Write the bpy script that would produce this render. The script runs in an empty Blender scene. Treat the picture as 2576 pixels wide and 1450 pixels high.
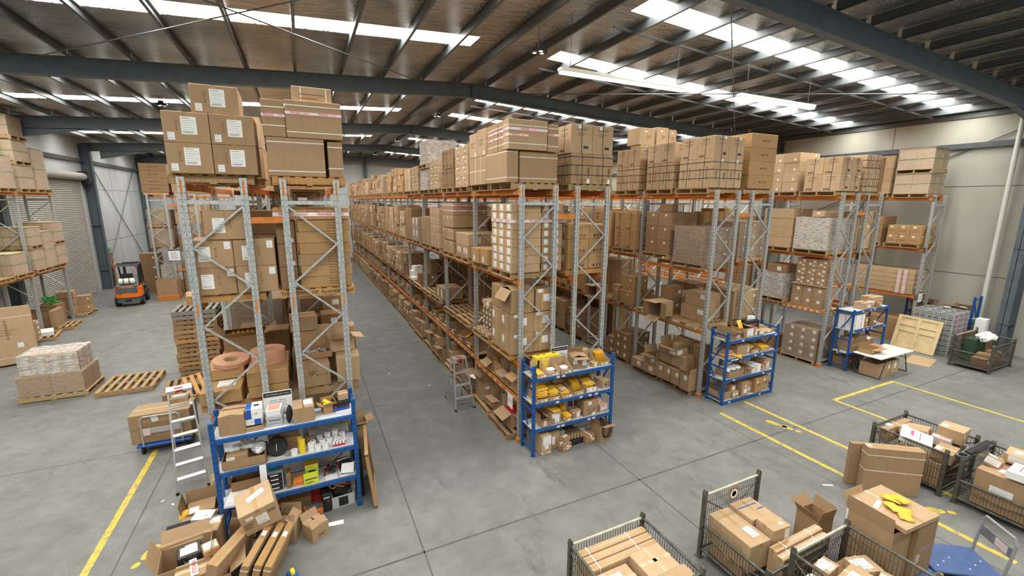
import bpy, bmesh, math, random
from mathutils import Matrix, Vector
random.seed(7)
C = bpy.context.scene.collection
SC = bpy.context.scene
PI = math.pi
# ---------------------------------------------------------------- camera
cam_d = bpy.data.cameras.new('camera'); cam = bpy.data.objects.new('camera', cam_d); C.objects.link(cam)
YAW, PITCH, ROLL = 0.4440, 0.1951, 0.0060
f_ = Vector((math.sin(YAW)*math.cos(PITCH), math.cos(YAW)*math.cos(PITCH), -math.sin(PITCH)))
r_ = Vector((math.cos(YAW), -math.sin(YAW), 0)); u_ = r_.cross(f_)
rr = r_*math.cos(ROLL)+u_*math.sin(ROLL); uu = u_*math.cos(ROLL)-r_*math.sin(ROLL)
m3 = Matrix((rr, uu, -f_)).transposed().to_4x4(); m3.translation = Vector((0, -8.444, 5.6))
cam.matrix_world = m3
cam_d.sensor_width = 36; cam_d.lens = 1099.7/2576*36; cam_d.clip_start = .05; cam_d.clip_end = 200
SC.camera = cam
# ---------------------------------------------------------------- world, exposure
SC.view_settings.view_transform = 'Standard'; SC.view_settings.look = 'None'
SC.view_settings.gamma = 1; SC.view_settings.use_curve_mapping = False
SC.view_settings.exposure = 0.2
SKY_STRENGTH = 21.0
w = bpy.data.worlds.new('world'); SC.world = w; w.use_nodes = True
w.node_tree.nodes['Background'].inputs[0].default_value = (.8, .9, 1, 1)
w.node_tree.nodes['Background'].inputs[1].default_value = .3
SC.cycles.max_bounces = 7; SC.cycles.diffuse_bounces = 4; SC.cycles.glossy_bounces = 3
SC.cycles.transparent_max_bounces = 10; SC.cycles.caustics_reflective = False; SC.cycles.caustics_refractive = False
SC.cycles.sample_clamp_indirect = 8
# ---------------------------------------------------------------- materials
MATS = {}
def newmat(n):
    m = bpy.data.materials.new(n); m.use_nodes = True; MATS[n] = m
    nt = m.node_tree; return m, nt, nt.nodes['Principled BSDF']
def N(nt, t, **k):
    n = nt.nodes.new(t)
    for a, b in k.items():
        if a in n.inputs: n.inputs[a].default_value = b
        else: setattr(n, a, b)
    return n
def ramp(nt, src, stops):
    r = nt.nodes.new('ShaderNodeValToRGB'); e = r.color_ramp.elements
    while len(e) < len(stops): e.new(.5)
    for i, (p, c) in enumerate(stops):
        e[i].position = p; e[i].color = (c, c, c, 1) if isinstance(c, (int, float)) else (*c, 1)
    nt.links.new(src, r.inputs[0]); return r.outputs[0]
def mixc(nt, fac, a, b, mode='MIX'):
    m = nt.nodes.new('ShaderNodeMix'); m.data_type = 'RGBA'; m.blend_type = mode
    for sock, v in ((m.inputs[0], fac), (m.inputs[6], a), (m.inputs[7], b)):
        if hasattr(v, 'is_linked'): nt.links.new(v, sock)
        elif isinstance(v, (int, float)): sock.default_value = v
        else: sock.default_value = (*v, 1)
    return m.outputs[2]
def coords(nt, scale=(1, 1, 1), kind='Object'):
    t = nt.nodes.new('ShaderNodeTexCoord'); m = nt.nodes.new('ShaderNodeMapping'); m.inputs['Scale'].default_value = scale
    nt.links.new(t.outputs[kind], m.inputs[0]); return m.outputs[0]
def noise(nt, vec, scale, detail=4, rough=.6):
    n = N(nt, 'ShaderNodeTexNoise', Scale=scale, Detail=detail, Roughness=rough); nt.links.new(vec, n.inputs['Vector']); return n.outputs[0]
def bump(nt, b, h, strength, dist=.01):
    n = N(nt, 'ShaderNodeBump', Strength=strength, Distance=dist); nt.links.new(h, n.inputs['Height']); nt.links.new(n.outputs[0], b.inputs['Normal'])
def plain(n, col, rough=.5, metal=0, var=0.12, scale=6, rnd=0.0, spec=.4, emit=None):
    m, nt, b = newmat(n)
    v = noise(nt, coords(nt), scale)
    lo = tuple(c*(1-var) for c in col); hi = tuple(min(1, c*(1+var)) for c in col)
    c = mixc(nt, ramp(nt, v, [(.3, 0.), (.7, 1.)]), lo, hi)
    if rnd:
        oi = nt.nodes.new('ShaderNodeObjectInfo')
        c = mixc(nt, 1.0, c, ramp(nt, oi.outputs['Random'], [(0, 1-rnd), (1, 1.0)]), 'MULTIPLY')
    nt.links.new(c, b.inputs['Base Color'])
    b.inputs['Roughness'].default_value = rough; b.inputs['Metallic'].default_value = metal; b.inputs['Specular IOR Level'].default_value = spec
    if emit: b.inputs['Emission Color'].default_value = (*emit[0], 1); b.inputs['Emission Strength'].default_value = emit[1]
    return m
def cardboard(n, a, b_, rnd=.25):
    m, nt, b = newmat(n)
    oi = nt.nodes.new('ShaderNodeObjectInfo')
    c = mixc(nt, oi.outputs['Random'], a, b_)
    v = noise(nt, coords(nt, (1, 1, .25)), 9, 5)
    c = mixc(nt, 1.0, c, ramp(nt, v, [(.3, .88), (.7, 1.0)]), 'MULTIPLY')
    v2 = noise(nt, coords(nt, (2, 2, 140)), 1, 1)
    c = mixc(nt, 1.0, c, ramp(nt, v2, [(.35, .96), (.65, 1.0)]), 'MULTIPLY')
    nt.links.new(c, b.inputs['Base Color']); b.inputs['Roughness'].default_value = .78; b.inputs['Specular IOR Level'].default_value = .25
    bump(nt, b, v, .12, .02)
    return m
cardboard('kraft', (.46, .305, .175), (.385, .25, .138))
cardboard('kraft_light', (.555, .385, .235), (.49, .335, .195))
cardboard('kraft_brown', (.335, .205, .11), (.28, .165, .085))
cardboard('kraft_orange', (.485, .295, .135), (.42, .25, .11))
cardboard('kraft_inner', (.42, .26, .13), (.37, .22, .11))
plain('tape_tan', (.42, .25, .10), .22, var=.1, spec=.6)
plain('tape_clear', (.62, .46, .28), .12, var=.25, spec=.8, scale=14)
plain('paper', (.86, .86, .84), .6, var=.04)
plain('ink', (.035, .03, .03), .6)
plain('ink_faded', (.16, .095, .05), .7)
plain('ink_red', (.55, .03, .05), .6)
plain('ink_pink', (.75, .12, .22), .6)
plain('ink_green', (.05, .22, .09), .6)
plain('label_pink', (.72, .55, .52), .5)
plain('fragile_white', (.84, .78, .77), .35)
plain('strap_black', (.03, .025, .025), .4)
plain('strap_white', (.8, .76, .68), .45)
plain('strap_yellow', (.72, .55, .06), .45)
plain('strap_green', (.16, .34, .12), .45)
plain('galvanised', (.52, .545, .54), .42, .5, var=.2, scale=16)
plain('galvanised_dark', (.22, .25, .26), .45, .5, var=.2, scale=12)
plain('hole', (.012, .012, .014), .9)
plain('rack_orange', (.62, .20, .035), .45, var=.15, scale=9)
plain('rack_blue', (.012, .085, .29), .42, var=.22, scale=10)
plain('shelf_grey', (.55, .57, .59), .5, var=.08)
plain('steel_grey', (.10, .125, .145), .5, var=.15, scale=3)
plain('purlin', (.10, .112, .118), .45, .2, var=.12, scale=4)
plain('rod_steel', (.12, .13, .135), .5, .4)
plain('ink_light', (.5, .48, .46), .7)
plain('alu', (.68, .69, .69), .32, .75, var=.1)
plain('white_plastic', (.82, .82, .80), .4, var=.03)
plain('cream_plastic', (.70, .70, .64), .4, var=.03)
plain('black_plastic', (.018, .018, .02), .42, var=.2)
plain('black_fabric', (.022, .022, .024), .85, var=.3, scale=30)
plain('dark_metal', (.05, .052, .05), .45, .6, var=.3, scale=14)
plain('cage_metal', (.12, .115, .095), .45, .55, var=.35, scale=14)
plain('cage_bright', (.60, .58, .46), .4, .6, var=.2)
plain('rubber', (.02, .02, .02), .8)
plain('mailer', (.86, .50, .045), .55, var=.14, scale=9, rnd=.15)
plain('yellow', (.85, .62, .03), .45)
plain('lime', (.62, .70, .06), .45)
plain('red', (.50, .025, .02), .4)
plain('orange', (.85, .20, .02), .35)
plain('cord_orange', (.80, .30, .05), .6)
plain('green_cloth', (.04, .35, .05), .8)
plain('green_sign', (.015, .22, .13), .4)
plain('blue_plastic', (.02, .10, .42), .4)
plain('cyan', (.02, .30, .55), .35)
plain('trolley_blue', (.06, .105, .26), .6, var=.12)
plain('copper_paper', (.58, .30, .19), .6, var=.1)
plain('pink_lid', (.80, .33, .24), .5)
plain('pale_timber', (.72, .56, .32), .65, var=.12, scale=5)
plain('table_white', (.78, .79, .75), .35, var=.03)
plain('grey_plastic', (.30, .31, .30), .5, var=.1)
plain('light_grey', (.45, .46, .47), .45, var=.08)
plain('shutter', (.36, .335, .295), .5, var=.1)
plain('reflected_lamp_white', (.8, .78, .7), .4, emit=((1, .95, .82), 1.1))  # glow of office lights reflected in the window glass
plain('lamp_led', (.8, .8, .8), .4, emit=((.9, .95, 1), 1.2))
plain('white_bag', (.80, .82, .83), .4, var=.06)
plain('dark_green', (.03, .07, .035), .7)
plain('beige_bag', (.55, .38, .22), .5, var=.25)
def timber(n, a, b_):
    m, nt, b = newmat(n); oi = nt.nodes.new('ShaderNodeObjectInfo')
    c = mixc(nt, oi.outputs['Random'], a, b_)
    v = noise(nt, coords(nt, (9, 1.5, 9)), 3, 5)
    c = mixc(nt, 1.0, c, ramp(nt, v, [(.3, .66), (.68, 1.0)]), 'MULTIPLY')
    nt.links.new(c, b.inputs['Base Color']); b.inputs['Roughness'].default_value = .75
timber('timber', (.56, .38, .19), (.44, .27, .12))
timber('timber_worn', (.42, .26, .125), (.30, .185, .09))
timber('timber_grey', (.30, .265, .22), (.22, .19, .15))
timber('timber_orange', (.62, .34, .12), (.56, .30, .10))
def film(n, lo, hi, tint):
    m, nt, b = newmat(n)
    v = noise(nt, coords(nt, (2, 2, 9)), 3.5, 6, .65)
    b.inputs['Base Color'].default_value = (*tint, 1); b.inputs['Roughness'].default_value = .18; b.inputs['Specular IOR Level'].default_value = .9
    nt.links.new(ramp(nt, v, [(.38, lo), (.66, hi)]), b.inputs['Alpha'])
    bump(nt, b, v, .9, .03)
film('stretch_film', .05, .42, (.72, .68, .64))
film('stretch_film_white', .22, .85, (.78, .77, .75))
def floor_mat():
    m, nt, b = newmat('concrete_floor')
    p = coords(nt)
    a = noise(nt, p, .35, 6, .6); c = mixc(nt, ramp(nt, a, [(.3, 0.), (.7, 1.)]), (.165, .166, .156), (.235, .235, .222))
    d = noise(nt, p, 2.3, 8, .72); c = mixc(nt, 1.0, c, ramp(nt, d, [(.3, .72), (.62, 1.0)]), 'MULTIPLY')
    e = noise(nt, coords(nt, (1, .35, 1)), 1.1, 7, .75); c = mixc(nt, 1.0, c, ramp(nt, e, [(.30, .50), (.43, 1.0)]), 'MULTIPLY')
    s = nt.nodes.new('ShaderNodeSeparateXYZ'); nt.links.new(p, s.inputs[0])
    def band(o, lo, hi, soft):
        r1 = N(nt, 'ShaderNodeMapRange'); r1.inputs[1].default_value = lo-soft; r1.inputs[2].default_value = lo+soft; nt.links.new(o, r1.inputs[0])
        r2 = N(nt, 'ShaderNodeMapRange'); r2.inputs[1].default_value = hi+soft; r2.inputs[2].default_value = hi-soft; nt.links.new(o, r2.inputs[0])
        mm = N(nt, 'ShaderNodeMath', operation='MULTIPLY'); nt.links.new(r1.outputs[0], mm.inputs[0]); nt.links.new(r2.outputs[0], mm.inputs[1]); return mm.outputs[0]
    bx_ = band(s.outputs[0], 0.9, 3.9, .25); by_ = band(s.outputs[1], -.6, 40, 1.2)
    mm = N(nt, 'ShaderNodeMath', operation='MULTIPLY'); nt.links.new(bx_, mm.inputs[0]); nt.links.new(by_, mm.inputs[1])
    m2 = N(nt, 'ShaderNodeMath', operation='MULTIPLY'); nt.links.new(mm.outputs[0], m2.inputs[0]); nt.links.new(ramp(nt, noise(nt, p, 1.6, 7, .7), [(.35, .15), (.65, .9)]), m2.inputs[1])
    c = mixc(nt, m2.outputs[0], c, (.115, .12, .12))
    nt.links.new(c, b.inputs['Base Color'])
    nt.links.new(ramp(nt, d, [(.3, .62), (.7, .45)]), b.inputs['Roughness']); b.inputs['Specular IOR Level'].default_value = .35
    bump(nt, b, d, .08, .01)
floor_mat()
def line_mat():
    m, nt, b = newmat('line_paint')
    v = noise(nt, coords(nt), 7, 7, .75)
    c = mixc(nt, ramp(nt, v, [(.36, 0.), (.5, 1.)]), (.22, .21, .17), (.62, .46, .06)); nt.links.new(c, b.inputs['Base Color']); b.inputs['Roughness'].default_value = .6
line_mat()
def wall_mat(n, a, b_):
    m, nt, b = newmat(n)
    v = noise(nt, coords(nt, (1, 1, .5)), .8, 6, .6); c = mixc(nt, ramp(nt, v, [(.3, 0.), (.7, 1.)]), a, b_)
    nt.links.new(c, b.inputs['Base Color']); b.inputs['Roughness'].default_value = .8; bump(nt, b, noise(nt, coords(nt), 12, 4), .05)
wall_mat('concrete_wall', (.43, .45, .455), (.54, .555, .555))
wall_mat('concrete_wall_haze', (.40, .385, .33), (.50, .48, .415))  # warm haze reflected in the window glass, tinted into the wall colour
wall_mat('joint_dark', (.07, .07, .068), (.12, .12, .115))
def foil():
    m, nt, b = newmat('roof_foil')
    v = noise(nt, coords(nt, (.9, 4.2, 1)), 1.5, 5, .75); v2 = noise(nt, coords(nt, (.5, .5, .5)), 1, 3)
    c = mixc(nt, ramp(nt, v2, [(.35, 0.), (.65, 1.)]), (.34, .32, .30), (.60, .55, .48)); nt.links.new(c, b.inputs['Base Color'])
    b.inputs['Metallic'].default_value = .95; b.inputs['Roughness'].default_value = .2
    bump(nt, b, v, 1.0, .16)
foil()
def sky():
    m, nt, b = newmat('skylight_panel'); e = N(nt, 'ShaderNodeEmission'); e.inputs[0].default_value = (1, .985, .92, 1); e.inputs[1].default_value = SKY_STRENGTH
    nt.links.new(e.outputs[0], nt.nodes['Material Output'].inputs[0])
sky()
# ---------------------------------------------------------------- mesh builder
class MB:
    def __init__(s): s.v = []; s.f = []; s.m = []; s.mats = []
    def mi(s, m):
        if m not in s.mats: s.mats.append(m)
        return s.mats.index(m)
    def add(s, vs, fs, mat, M=None):
        o = len(s.v); k = s.mi(mat)
        s.v += [tuple(M @ Vector(v)) if M else tuple(v) for v in vs]
        s.f += [tuple(i+o for i in f) for f in fs]; s.m += [k]*len(fs); return s
    def box(s, x0, y0, z0, x1, y1, z1, mat, M=None, c=0.0):
        if c > 0:
            xs = (x0, x0+c, x1-c, x1); ys = (y0, y0+c, y1-c, y1); zs = (z0, z0+c, z1-c, z1)
            ids = {}; vs = []
            def vid(i, j, k):
                if (i, j, k) not in ids: ids[(i, j, k)] = len(vs); vs.append((xs[i], ys[j], zs[k]))
                return ids[(i, j, k)]
            fs = []
            for k in (0, 3): q = [vid(1, 1, k), vid(2, 1, k), vid(2, 2, k), vid(1, 2, k)]; fs.append(q[::-1] if k == 0 else q)
            for j in (0, 3): q = [vid(1, j, 1), vid(2, j, 1), vid(2, j, 2), vid(1, j, 2)]; fs.append(q if j == 0 else q[::-1])
            for i in (0, 3): q = [vid(i, 1, 1), vid(i, 2, 1), vid(i, 2, 2), vid(i, 1, 2)]; fs.append(q[::-1] if i == 0 else q)
            n = lambda a: 1 if a == 0 else 2
            for j in (0, 3):
                for k in (0, 3): q = [vid(1, j, n(k)), vid(2, j, n(k)), vid(2, n(j), k), vid(1, n(j), k)]; fs.append(q if (j == 0) == (k == 3) else q[::-1])
            for i in (0, 3):
                for k in (0, 3): q = [vid(i, 1, n(k)), vid(i, 2, n(k)), vid(n(i), 2, k), vid(n(i), 1, k)]; fs.append(q[::-1] if (i == 0) == (k == 3) else q)
            for i in (0, 3):
                for j in (0, 3): q = [vid(i, n(j), 1), vid(i, n(j), 2), vid(n(i), j, 2), vid(n(i), j, 1)]; fs.append(q if (i == 0) == (j == 0) else q[::-1])
            for i in (0, 3):
                for j in (0, 3):
                    for k in (0, 3):
                        q = [vid(i, n(j), n(k)), vid(n(i), j, n(k)), vid(n(i), n(j), k)]
                        fs.append(q if ((i == 0)+(j == 0)+(k == 0)) % 2 == 1 else q[::-1])
            return s.add(vs, fs, mat, M)
        vs = [(x0, y0, z0), (x1, y0, z0), (x1, y1, z0), (x0, y1, z0), (x0, y0, z1), (x1, y0, z1), (x1, y1, z1), (x0, y1, z1)]
        return s.add(vs, [(3, 2, 1, 0), (4, 5, 6, 7), (0, 1, 5, 4), (1, 2, 6, 5), (2, 3, 7, 6), (3, 0, 4, 7)], mat, M)
    def bar(s, a, b, w, h, mat, up=(0, 0, 1), c=0):
        a = Vector(a); b = Vector(b); d = b-a; L = d.length; d.normalize(); up = Vector(up)
        x = d.cross(up)
        if x.length < 1e-4: x = d.cross(Vector((1, 0, 0)))
        x.normalize(); z = x.cross(d)
        M = Matrix((x, d, z)).transposed().to_4x4(); M.translation = a
        return s.box(-w/2, 0, -h/2, w/2, L, h/2, mat, M, c)
    def tube(s, pts, r, mat, n=8, closed=False, caps=True):
        pts = [Vector(p) for p in pts]; vs = []; fs = []; K = len(pts); ref = None
        for i, p in enumerate(pts):
            if closed: d = pts[(i+1) % K]-pts[i-1]
            else: d = pts[min(i+1, K-1)]-pts[max(i-1, 0)]
            d.normalize()
            if ref is None: ref = Vector((0, 0, 1)) if abs(d.z) < .9 else Vector((1, 0, 0))
            x = ref-d*ref.dot(d)
            if x.length < 1e-5: x = d.orthogonal()
            x.normalize(); ref = x; y = d.cross(x); rad = r[i] if isinstance(r, (list, tuple)) else r
            for j in range(n): a = 2*PI*j/n; vs.append(p+(x*math.cos(a)+y*math.sin(a))*rad)
        for i in range(K if closed else K-1):
            for j in range(n): i2 = (i+1) % K; fs.append((i*n+j, i*n+(j+1) % n, i2*n+(j+1) % n, i2*n+j))
        if caps and not closed: fs += [tuple(range(n))[::-1], tuple(range((K-1)*n, K*n))]
        return s.add(vs, fs, mat)
    def lathe(s, prof, mat, M=None, n=20):
        vs = []; fs = []
        for r, z in prof:
            for j in range(n): a = 2*PI*j/n; vs.append((r*math.cos(a), r*math.sin(a), z))
        for i in range(len(prof)-1):
            for j in range(n): fs.append((i*n+j, i*n+(j+1) % n, (i+1)*n+(j+1) % n, (i+1)*n+j))
        if prof[0][0] > 0: fs.append(tuple(range(n))[::-1])
        if prof[-1][0] > 0: fs.append(tuple(range((len(prof)-1)*n, len(prof)*n)))
        return s.add(vs, fs, mat, M)
    def prism(s, poly, h0, h1, mat, M=None):
        n = len(poly); vs = [(x, y, h0) for x, y in poly]+[(x, y, h1) for x, y in poly]
        fs = [tuple(range(n))[::-1], tuple(range(n, 2*n))]+[(i, (i+1) % n, n+(i+1) % n, n+i) for i in range(n)]
        return s.add(vs, fs, mat, M)
    def mesh(s, name, smooth=False):
        me = bpy.data.meshes.new(name); me.from_pydata(s.v, [], s.f)
        for m in s.mats: me.materials.append(MATS[m])
        me.polygons.foreach_set('material_index', s.m)
        if smooth: me.polygons.foreach_set('use_smooth', [True]*len(s.f))
        me.update(); return me
CACHE = {}
def cached(key, fn):
    if key not in CACHE: CACHE[key] = fn()
    return CACHE[key]
LABELS = {}
def meta(o, label=None, cat=None, group=None, kind=None):
    if label:
        k = label.lower()
        if k in LABELS and (group is None or LABELS[k] != group): print('DUPLABEL', label)
        LABELS[k] = group; o['label'] = label
        if len(label.replace('-', ' ').split()) > 16: print('LONG', label)
    if cat: o['category'] = cat
    if group: o['group'] = group
    if kind: o['kind'] = kind
    return o
def ob(name, me, parent=None, loc=(0, 0, 0), rz=0, M=None):
    if isinstance(me, MB): me = me.mesh(name)
    o = bpy.data.objects.new(name, me); C.objects.link(o)
    if parent: o.parent = parent
    if M is not None: o.matrix_local = M
    else: o.location = loc; o.rotation_euler = (0, 0, rz) if not isinstance(rz, (tuple, list)) else rz
    return o
def empty(name, label, cat, loc=(0, 0, 0), rz=0, group=None):
    o = bpy.data.objects.new(name, None); C.objects.link(o); o.location = loc; o.empty_display_size = .1
    o.rotation_euler = (0, 0, rz) if not isinstance(rz, (tuple, list)) else rz
    return meta(o, label, cat, group)
def struct(name, me, label=None, **k):
    o = ob(name, me, **k); meta(o, label, None, None, 'structure'); return o
def TM(x=0, y=0, z=0, rx=0, ry=0, rz=0):
    return Matrix.Translation((x, y, z)) @ Matrix.Rotation(rz, 4, 'Z') @ Matrix.Rotation(ry, 4, 'Y') @ Matrix.Rotation(rx, 4, 'X')
def text_mesh(s, size, mat, bold=0):
    def f():
        cu = bpy.data.curves.new('lettering', 'FONT'); cu.body = s; cu.size = size; cu.align_x = 'CENTER'; cu.align_y = 'CENTER'; cu.offset = bold; cu.resolution_u = 2
        o = bpy.data.objects.new('lettering', cu); me = bpy.data.meshes.new_from_object(o); bpy.data.objects.remove(o); bpy.data.curves.remove(cu)
        me.materials.clear(); me.materials.append(MATS[mat]); return me
    return cached(('t', s, size, mat, bold), f)
def addtext(mb, s, size, mat, M, bold=0):
    me = text_mesh(s, size, mat, bold); mb.add([v.co.copy() for v in me.vertices], [tuple(p.vertices) for p in me.polygons], mat, M)
def faceM(face, dims, u, v, off=.0025, rot=0):
    """frame on a face of a box (sx, sy, sz) standing at z 0: u runs to the viewer's right, v up, from the face's centre"""
    sx, sy, sz = dims
    if face == 'F': X, Y, Z, o = (1, 0, 0), (0, 0, 1), (0, -1, 0), (0, -sy/2, sz/2)
    elif face == 'B': X, Y, Z, o = (-1, 0, 0), (0, 0, 1), (0, 1, 0), (0, sy/2, sz/2)
    elif face == 'L': X, Y, Z, o = (0, -1, 0), (0, 0, 1), (-1, 0, 0), (-sx/2, 0, sz/2)
    elif face == 'R': X, Y, Z, o = (0, 1, 0), (0, 0, 1), (1, 0, 0), (sx/2, 0, sz/2)
    else: X, Y, Z, o = (1, 0, 0), (0, 1, 0), (0, 0, 1), (0, 0, sz)
    M = Matrix((Vector(X), Vector(Y), Vector(Z))).transposed().to_4x4(); M.translation = Vector(o)
    return M @ TM(u, v, off, rz=rot)
# ================================================================ the building
XL, XR, YF, YB, RX, RZ = -11.75, 23.9, -13.5, 38.4, 6.0, 10.05
SL = math.tan(math.radians(3.0))
def roofz(x): return RZ-SL*abs(x-RX)
struct('floor', MB().box(XL-.3, YF-.3, -.2, XR+.3, YB+.3, 0, 'concrete_floor'), 'grey concrete warehouse floor with tyre marks and joints')
def wall(name, a, b, zt, label, joints, zj=(3.0, 6.3)):
    m = MB(); m.box(*a, *b, zt or 'concrete_wall'); o = struct(name, m, label)
    j = MB()
    for q in joints: j.box(*q, 'joint_dark')
    ob('panel_joint', j, o); return o
wall('wall_left', (XL-.25, YF, 0), (XL, YB, 9.3), 0, 'grey concrete panel wall with the roller door', [(XL, y-.012, 0, XL+.004, y+.012, 9.2) for y in (7.5, 12.5, 27.9, 31.5, 35)]+[(XL, YF, z-.012, XL+.004, YB, z+.012) for z in (2.9, 6.2)])
wall('wall_right', (XR, YF, 0), (XR+.25, YB, 9.2), 'concrete_wall_haze', 'grey concrete panel wall behind the racks', [(XR-.004, y-.012, 0, XR, y+.012, 9.2) for y in (2.6, 8.6, -4.5)]+[(XR-.004, YF, z-.012, XR, YB, z+.012) for z in (2.85, 6.3)])
wall('wall_back', (XL, YB, 0), (XR, YB+.25, 10.1), 0, 'grey concrete end wall beyond the aisles', [(x-.012, YB-.004, 0, x+.012, YB, 9.8) for x in (-8, -3, 2, 11, 16)]+[(XL, YB-.004, z-.012, XR, YB, z+.012) for z in (3, 6.2)])
wall('wall_front', (XL, YF-.25, 0), (XR, YF, 10.1), 0, 'pale wall at the office end', [])
for x, nm in ((XL+.02, 'trim_1'), (XR-.14, 'trim_2')):
    m = MB(); m.box(x, YF, 7.75, x+.12, YB, 7.95, 'purlin'); struct(nm, m, 'steel wall rail high on the %s wall' % ('roller door' if x < 0 else 'rack side'))
# roof: foil between skylight bands
BANDS = [-9.65, -5.75, .15, 4.05, 10.55, 14.45, 20.3, 24.2, 30.1, 34.0]
HW = .40
ceil = MB()
for x0, x1, xa, xb in ((XL-.25, RX, -10.9, 4.75), (RX, XR+.25, 7.3, 23.4)):
    ys = [YF-.25]+[q for b in BANDS for q in (b-HW, b+HW)]+[YB+.25]
    P = lambda x, y, dz=0: (x, y, roofz(x)+dz)
    def strip(xa_, xb_, ya, yb):
        ceil.add([P(xa_, ya), P(xa_, yb), P(xb_, yb), P(xb_, ya), P(xa_, ya, .08), P(xa_, yb, .08), P(xb_, yb, .08), P(xb_, ya, .08)],
                 [(0, 1, 2, 3), (7, 6, 5, 4), (0, 4, 5, 1), (1, 5, 6, 2), (2, 6, 7, 3), (3, 7, 4, 0)], 'roof_foil')
    for i in range(0, len(ys)-1, 2): strip(x0, x1, ys[i], ys[i+1])
    for b in BANDS:
        strip(x0, xa, b-HW, b+HW); strip(xb, x1, b-HW, b+HW)
struct('ceiling', ceil, 'silver foil insulation under the low pitched roof')
wn = 0
for b in BANDS:
    for xa, xb in ((-10.9, 4.75), (7.3, 23.4)):
        wn += 1; m = MB()
        m.add([(xa, b-HW, roofz(xa)+.06), (xa, b+HW, roofz(xa)+.06), (xb, b+HW, roofz(xb)+.06), (xb, b-HW, roofz(xb)+.06)], [(0, 1, 2, 3)], 'skylight_panel')
        struct('window_%d' % wn, m, f'translucent skylight strip {wn} in the roof')
# purlins: C sections along Y, carried in portal bays
PORT = [-11.9, -2.1, 7.7, 17.5, 27.3, 37.4]
def purlin_mesh(L):
    m = MB(); m.box(-.004, 0, -.2, .004, L, 0, 'purlin'); m.box(-.004, 0, -.2, .066, L, -.192, 'purlin'); m.box(-.004, 0, -.2, .002, L, -.18, 'purlin'); m.box(-.004, 0, -.008, .066, L, 0, 'purlin'); return m.mesh('roof_purlin')
pxs = [RX-.55-1.33*i for i in range(0, 13)]+[RX+.55+1.33*i for i in range(0, 14)]
for x in pxs:
    for a, b in zip(PORT[:-1], PORT[1:]):
        me = cached(('purlin', round(b-a, 2)), lambda: purlin_mesh(b-a-.1))
        struct('roof_purlin', me, loc=(x, a+.05, roofz(x)-.02))
# portal frames
def portal(y, i):
    m = MB()
    for sx, xw in ((-1, XL+.05), (1, XR-.05)):
        a = Vector((RX, y, RZ-.27-.2)); b = Vector((xw, y, roofz(xw)-.27-.2)); hh = .46
        d = (b-a).normalized(); n = Vector((0, 0, 1))
        for dz in (hh/2, -hh/2): m.bar(a+n*dz, b+n*dz, .2, .02, 'steel_grey')
        m.bar(a, b, .012, hh, 'steel_grey')
        # haunch at the knee and the apex
        L = 2.8; k0 = b-d*.9; k1 = b-d*(L+.9)
        m.add([tuple(v) for v in (k1-n*hh/2, k0-n*hh/2, k0-n*(hh/2+.45), k1+Vector((0, .012, -hh/2)), k0+Vector((0, .012, -hh/2)), k0+Vector((0, .012, -hh/2-.45)))], [(0, 1, 2), (5, 4, 3), (0, 2, 5, 3)], 'steel_grey')
        m.bar(k1-n*(hh/2+.005), k0-n*(hh/2+.45), .2, .015, 'steel_grey')
        for q in range(1, 12, 3):   # fly braces
            p = a+d*(1.4*q+.6); m.bar(p+Vector((0, .02, -hh/2)), p+Vector((0, .75, .3)), .05, .05, 'steel_grey')
    m.box(RX-.02, y-.1, RZ-.27-.2-.33, RX+.02, y+.1, RZ-.22, 'steel_grey')
    o = struct('portal_rafter', m)
    for sx, xw in ((-1, XL), (1, XR)):
        c = MB(); x0, x1 = (xw+.01, xw+.5) if sx < 0 else (xw-.72, xw-.01); zt = roofz(xw)-.3
        c.box(x0, y-.15, 0, x0+.025, y+.15, zt, 'steel_grey'); c.box(x1-.025, y-.15, 0, x1, y+.15, zt, 'steel_grey'); c.box(x0, y-.008, 0, x1, y+.008, zt, 'steel_grey')
        c.box(x0-.0, y-.2, 0, x1, y+.2, .03, 'steel_grey')
        for zz in (1.2, 4.0): c.box(x0, y-.14, zz, x1, y+.14, zz+.015, 'steel_grey')
        struct('portal_column', c)
for i, y in enumerate(PORT[1:]): portal(y, i)
struct('wall_post', MB().box(5.85, YB-.3, 0, 6.15, YB-.01, 9.5, 'steel_grey'))
# roof bracing rods and purlin bridging
def rod(a, b, r=.016, name='brace_rod'): struct(name, MB().tube([a, b], r, 'rod_steel', 6))
for a, b in (((-6, -2), (4.3, 7.6)), ((4.3, -2), (-6, 7.6)), ((7.5, -2), (20, 7.6)), ((20, -2), (7.5, 7.6)), ((4.3, 27.4), (-6, 37)), ((-6, 27.4), (4.3, 37))):
    rod((a[0], a[1], roofz(a[0])-.36), (b[0], b[1], roofz(b[0])-.36))
rod((14.2, 37, 9.1), (22, 28, 8.8))
for y, x0, x1 in ((1.15, 7.3, 23.4), (5.0, 7.3, 23.4), (11.4, 7.3, 23.4)):
    struct('purlin_bridging', MB().bar((x0, y, roofz(x0)-.14), (x1, y, roofz(x1)-.14), .05, .05, 'purlin'))
rod((XL+.06, 36.9, 8.4), (XL+.06, 27.6, .3), .02, 'wall_brace'); rod((XL+.06, 27.6, 8.4), (XL+.06, 36.9, .3), .02, 'wall_brace')
rod((XR-.06, 7.5, 4.3), (XR-.06, -1.9, 8.6), .02, 'wall_brace')
struct('downpipe', MB().tube([(XR-.3, -1.35, 0), (XR-.3, -1.35, 8.7)], .075, 'cream_plastic', 14), 'cream downpipe beside the wall column')
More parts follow.
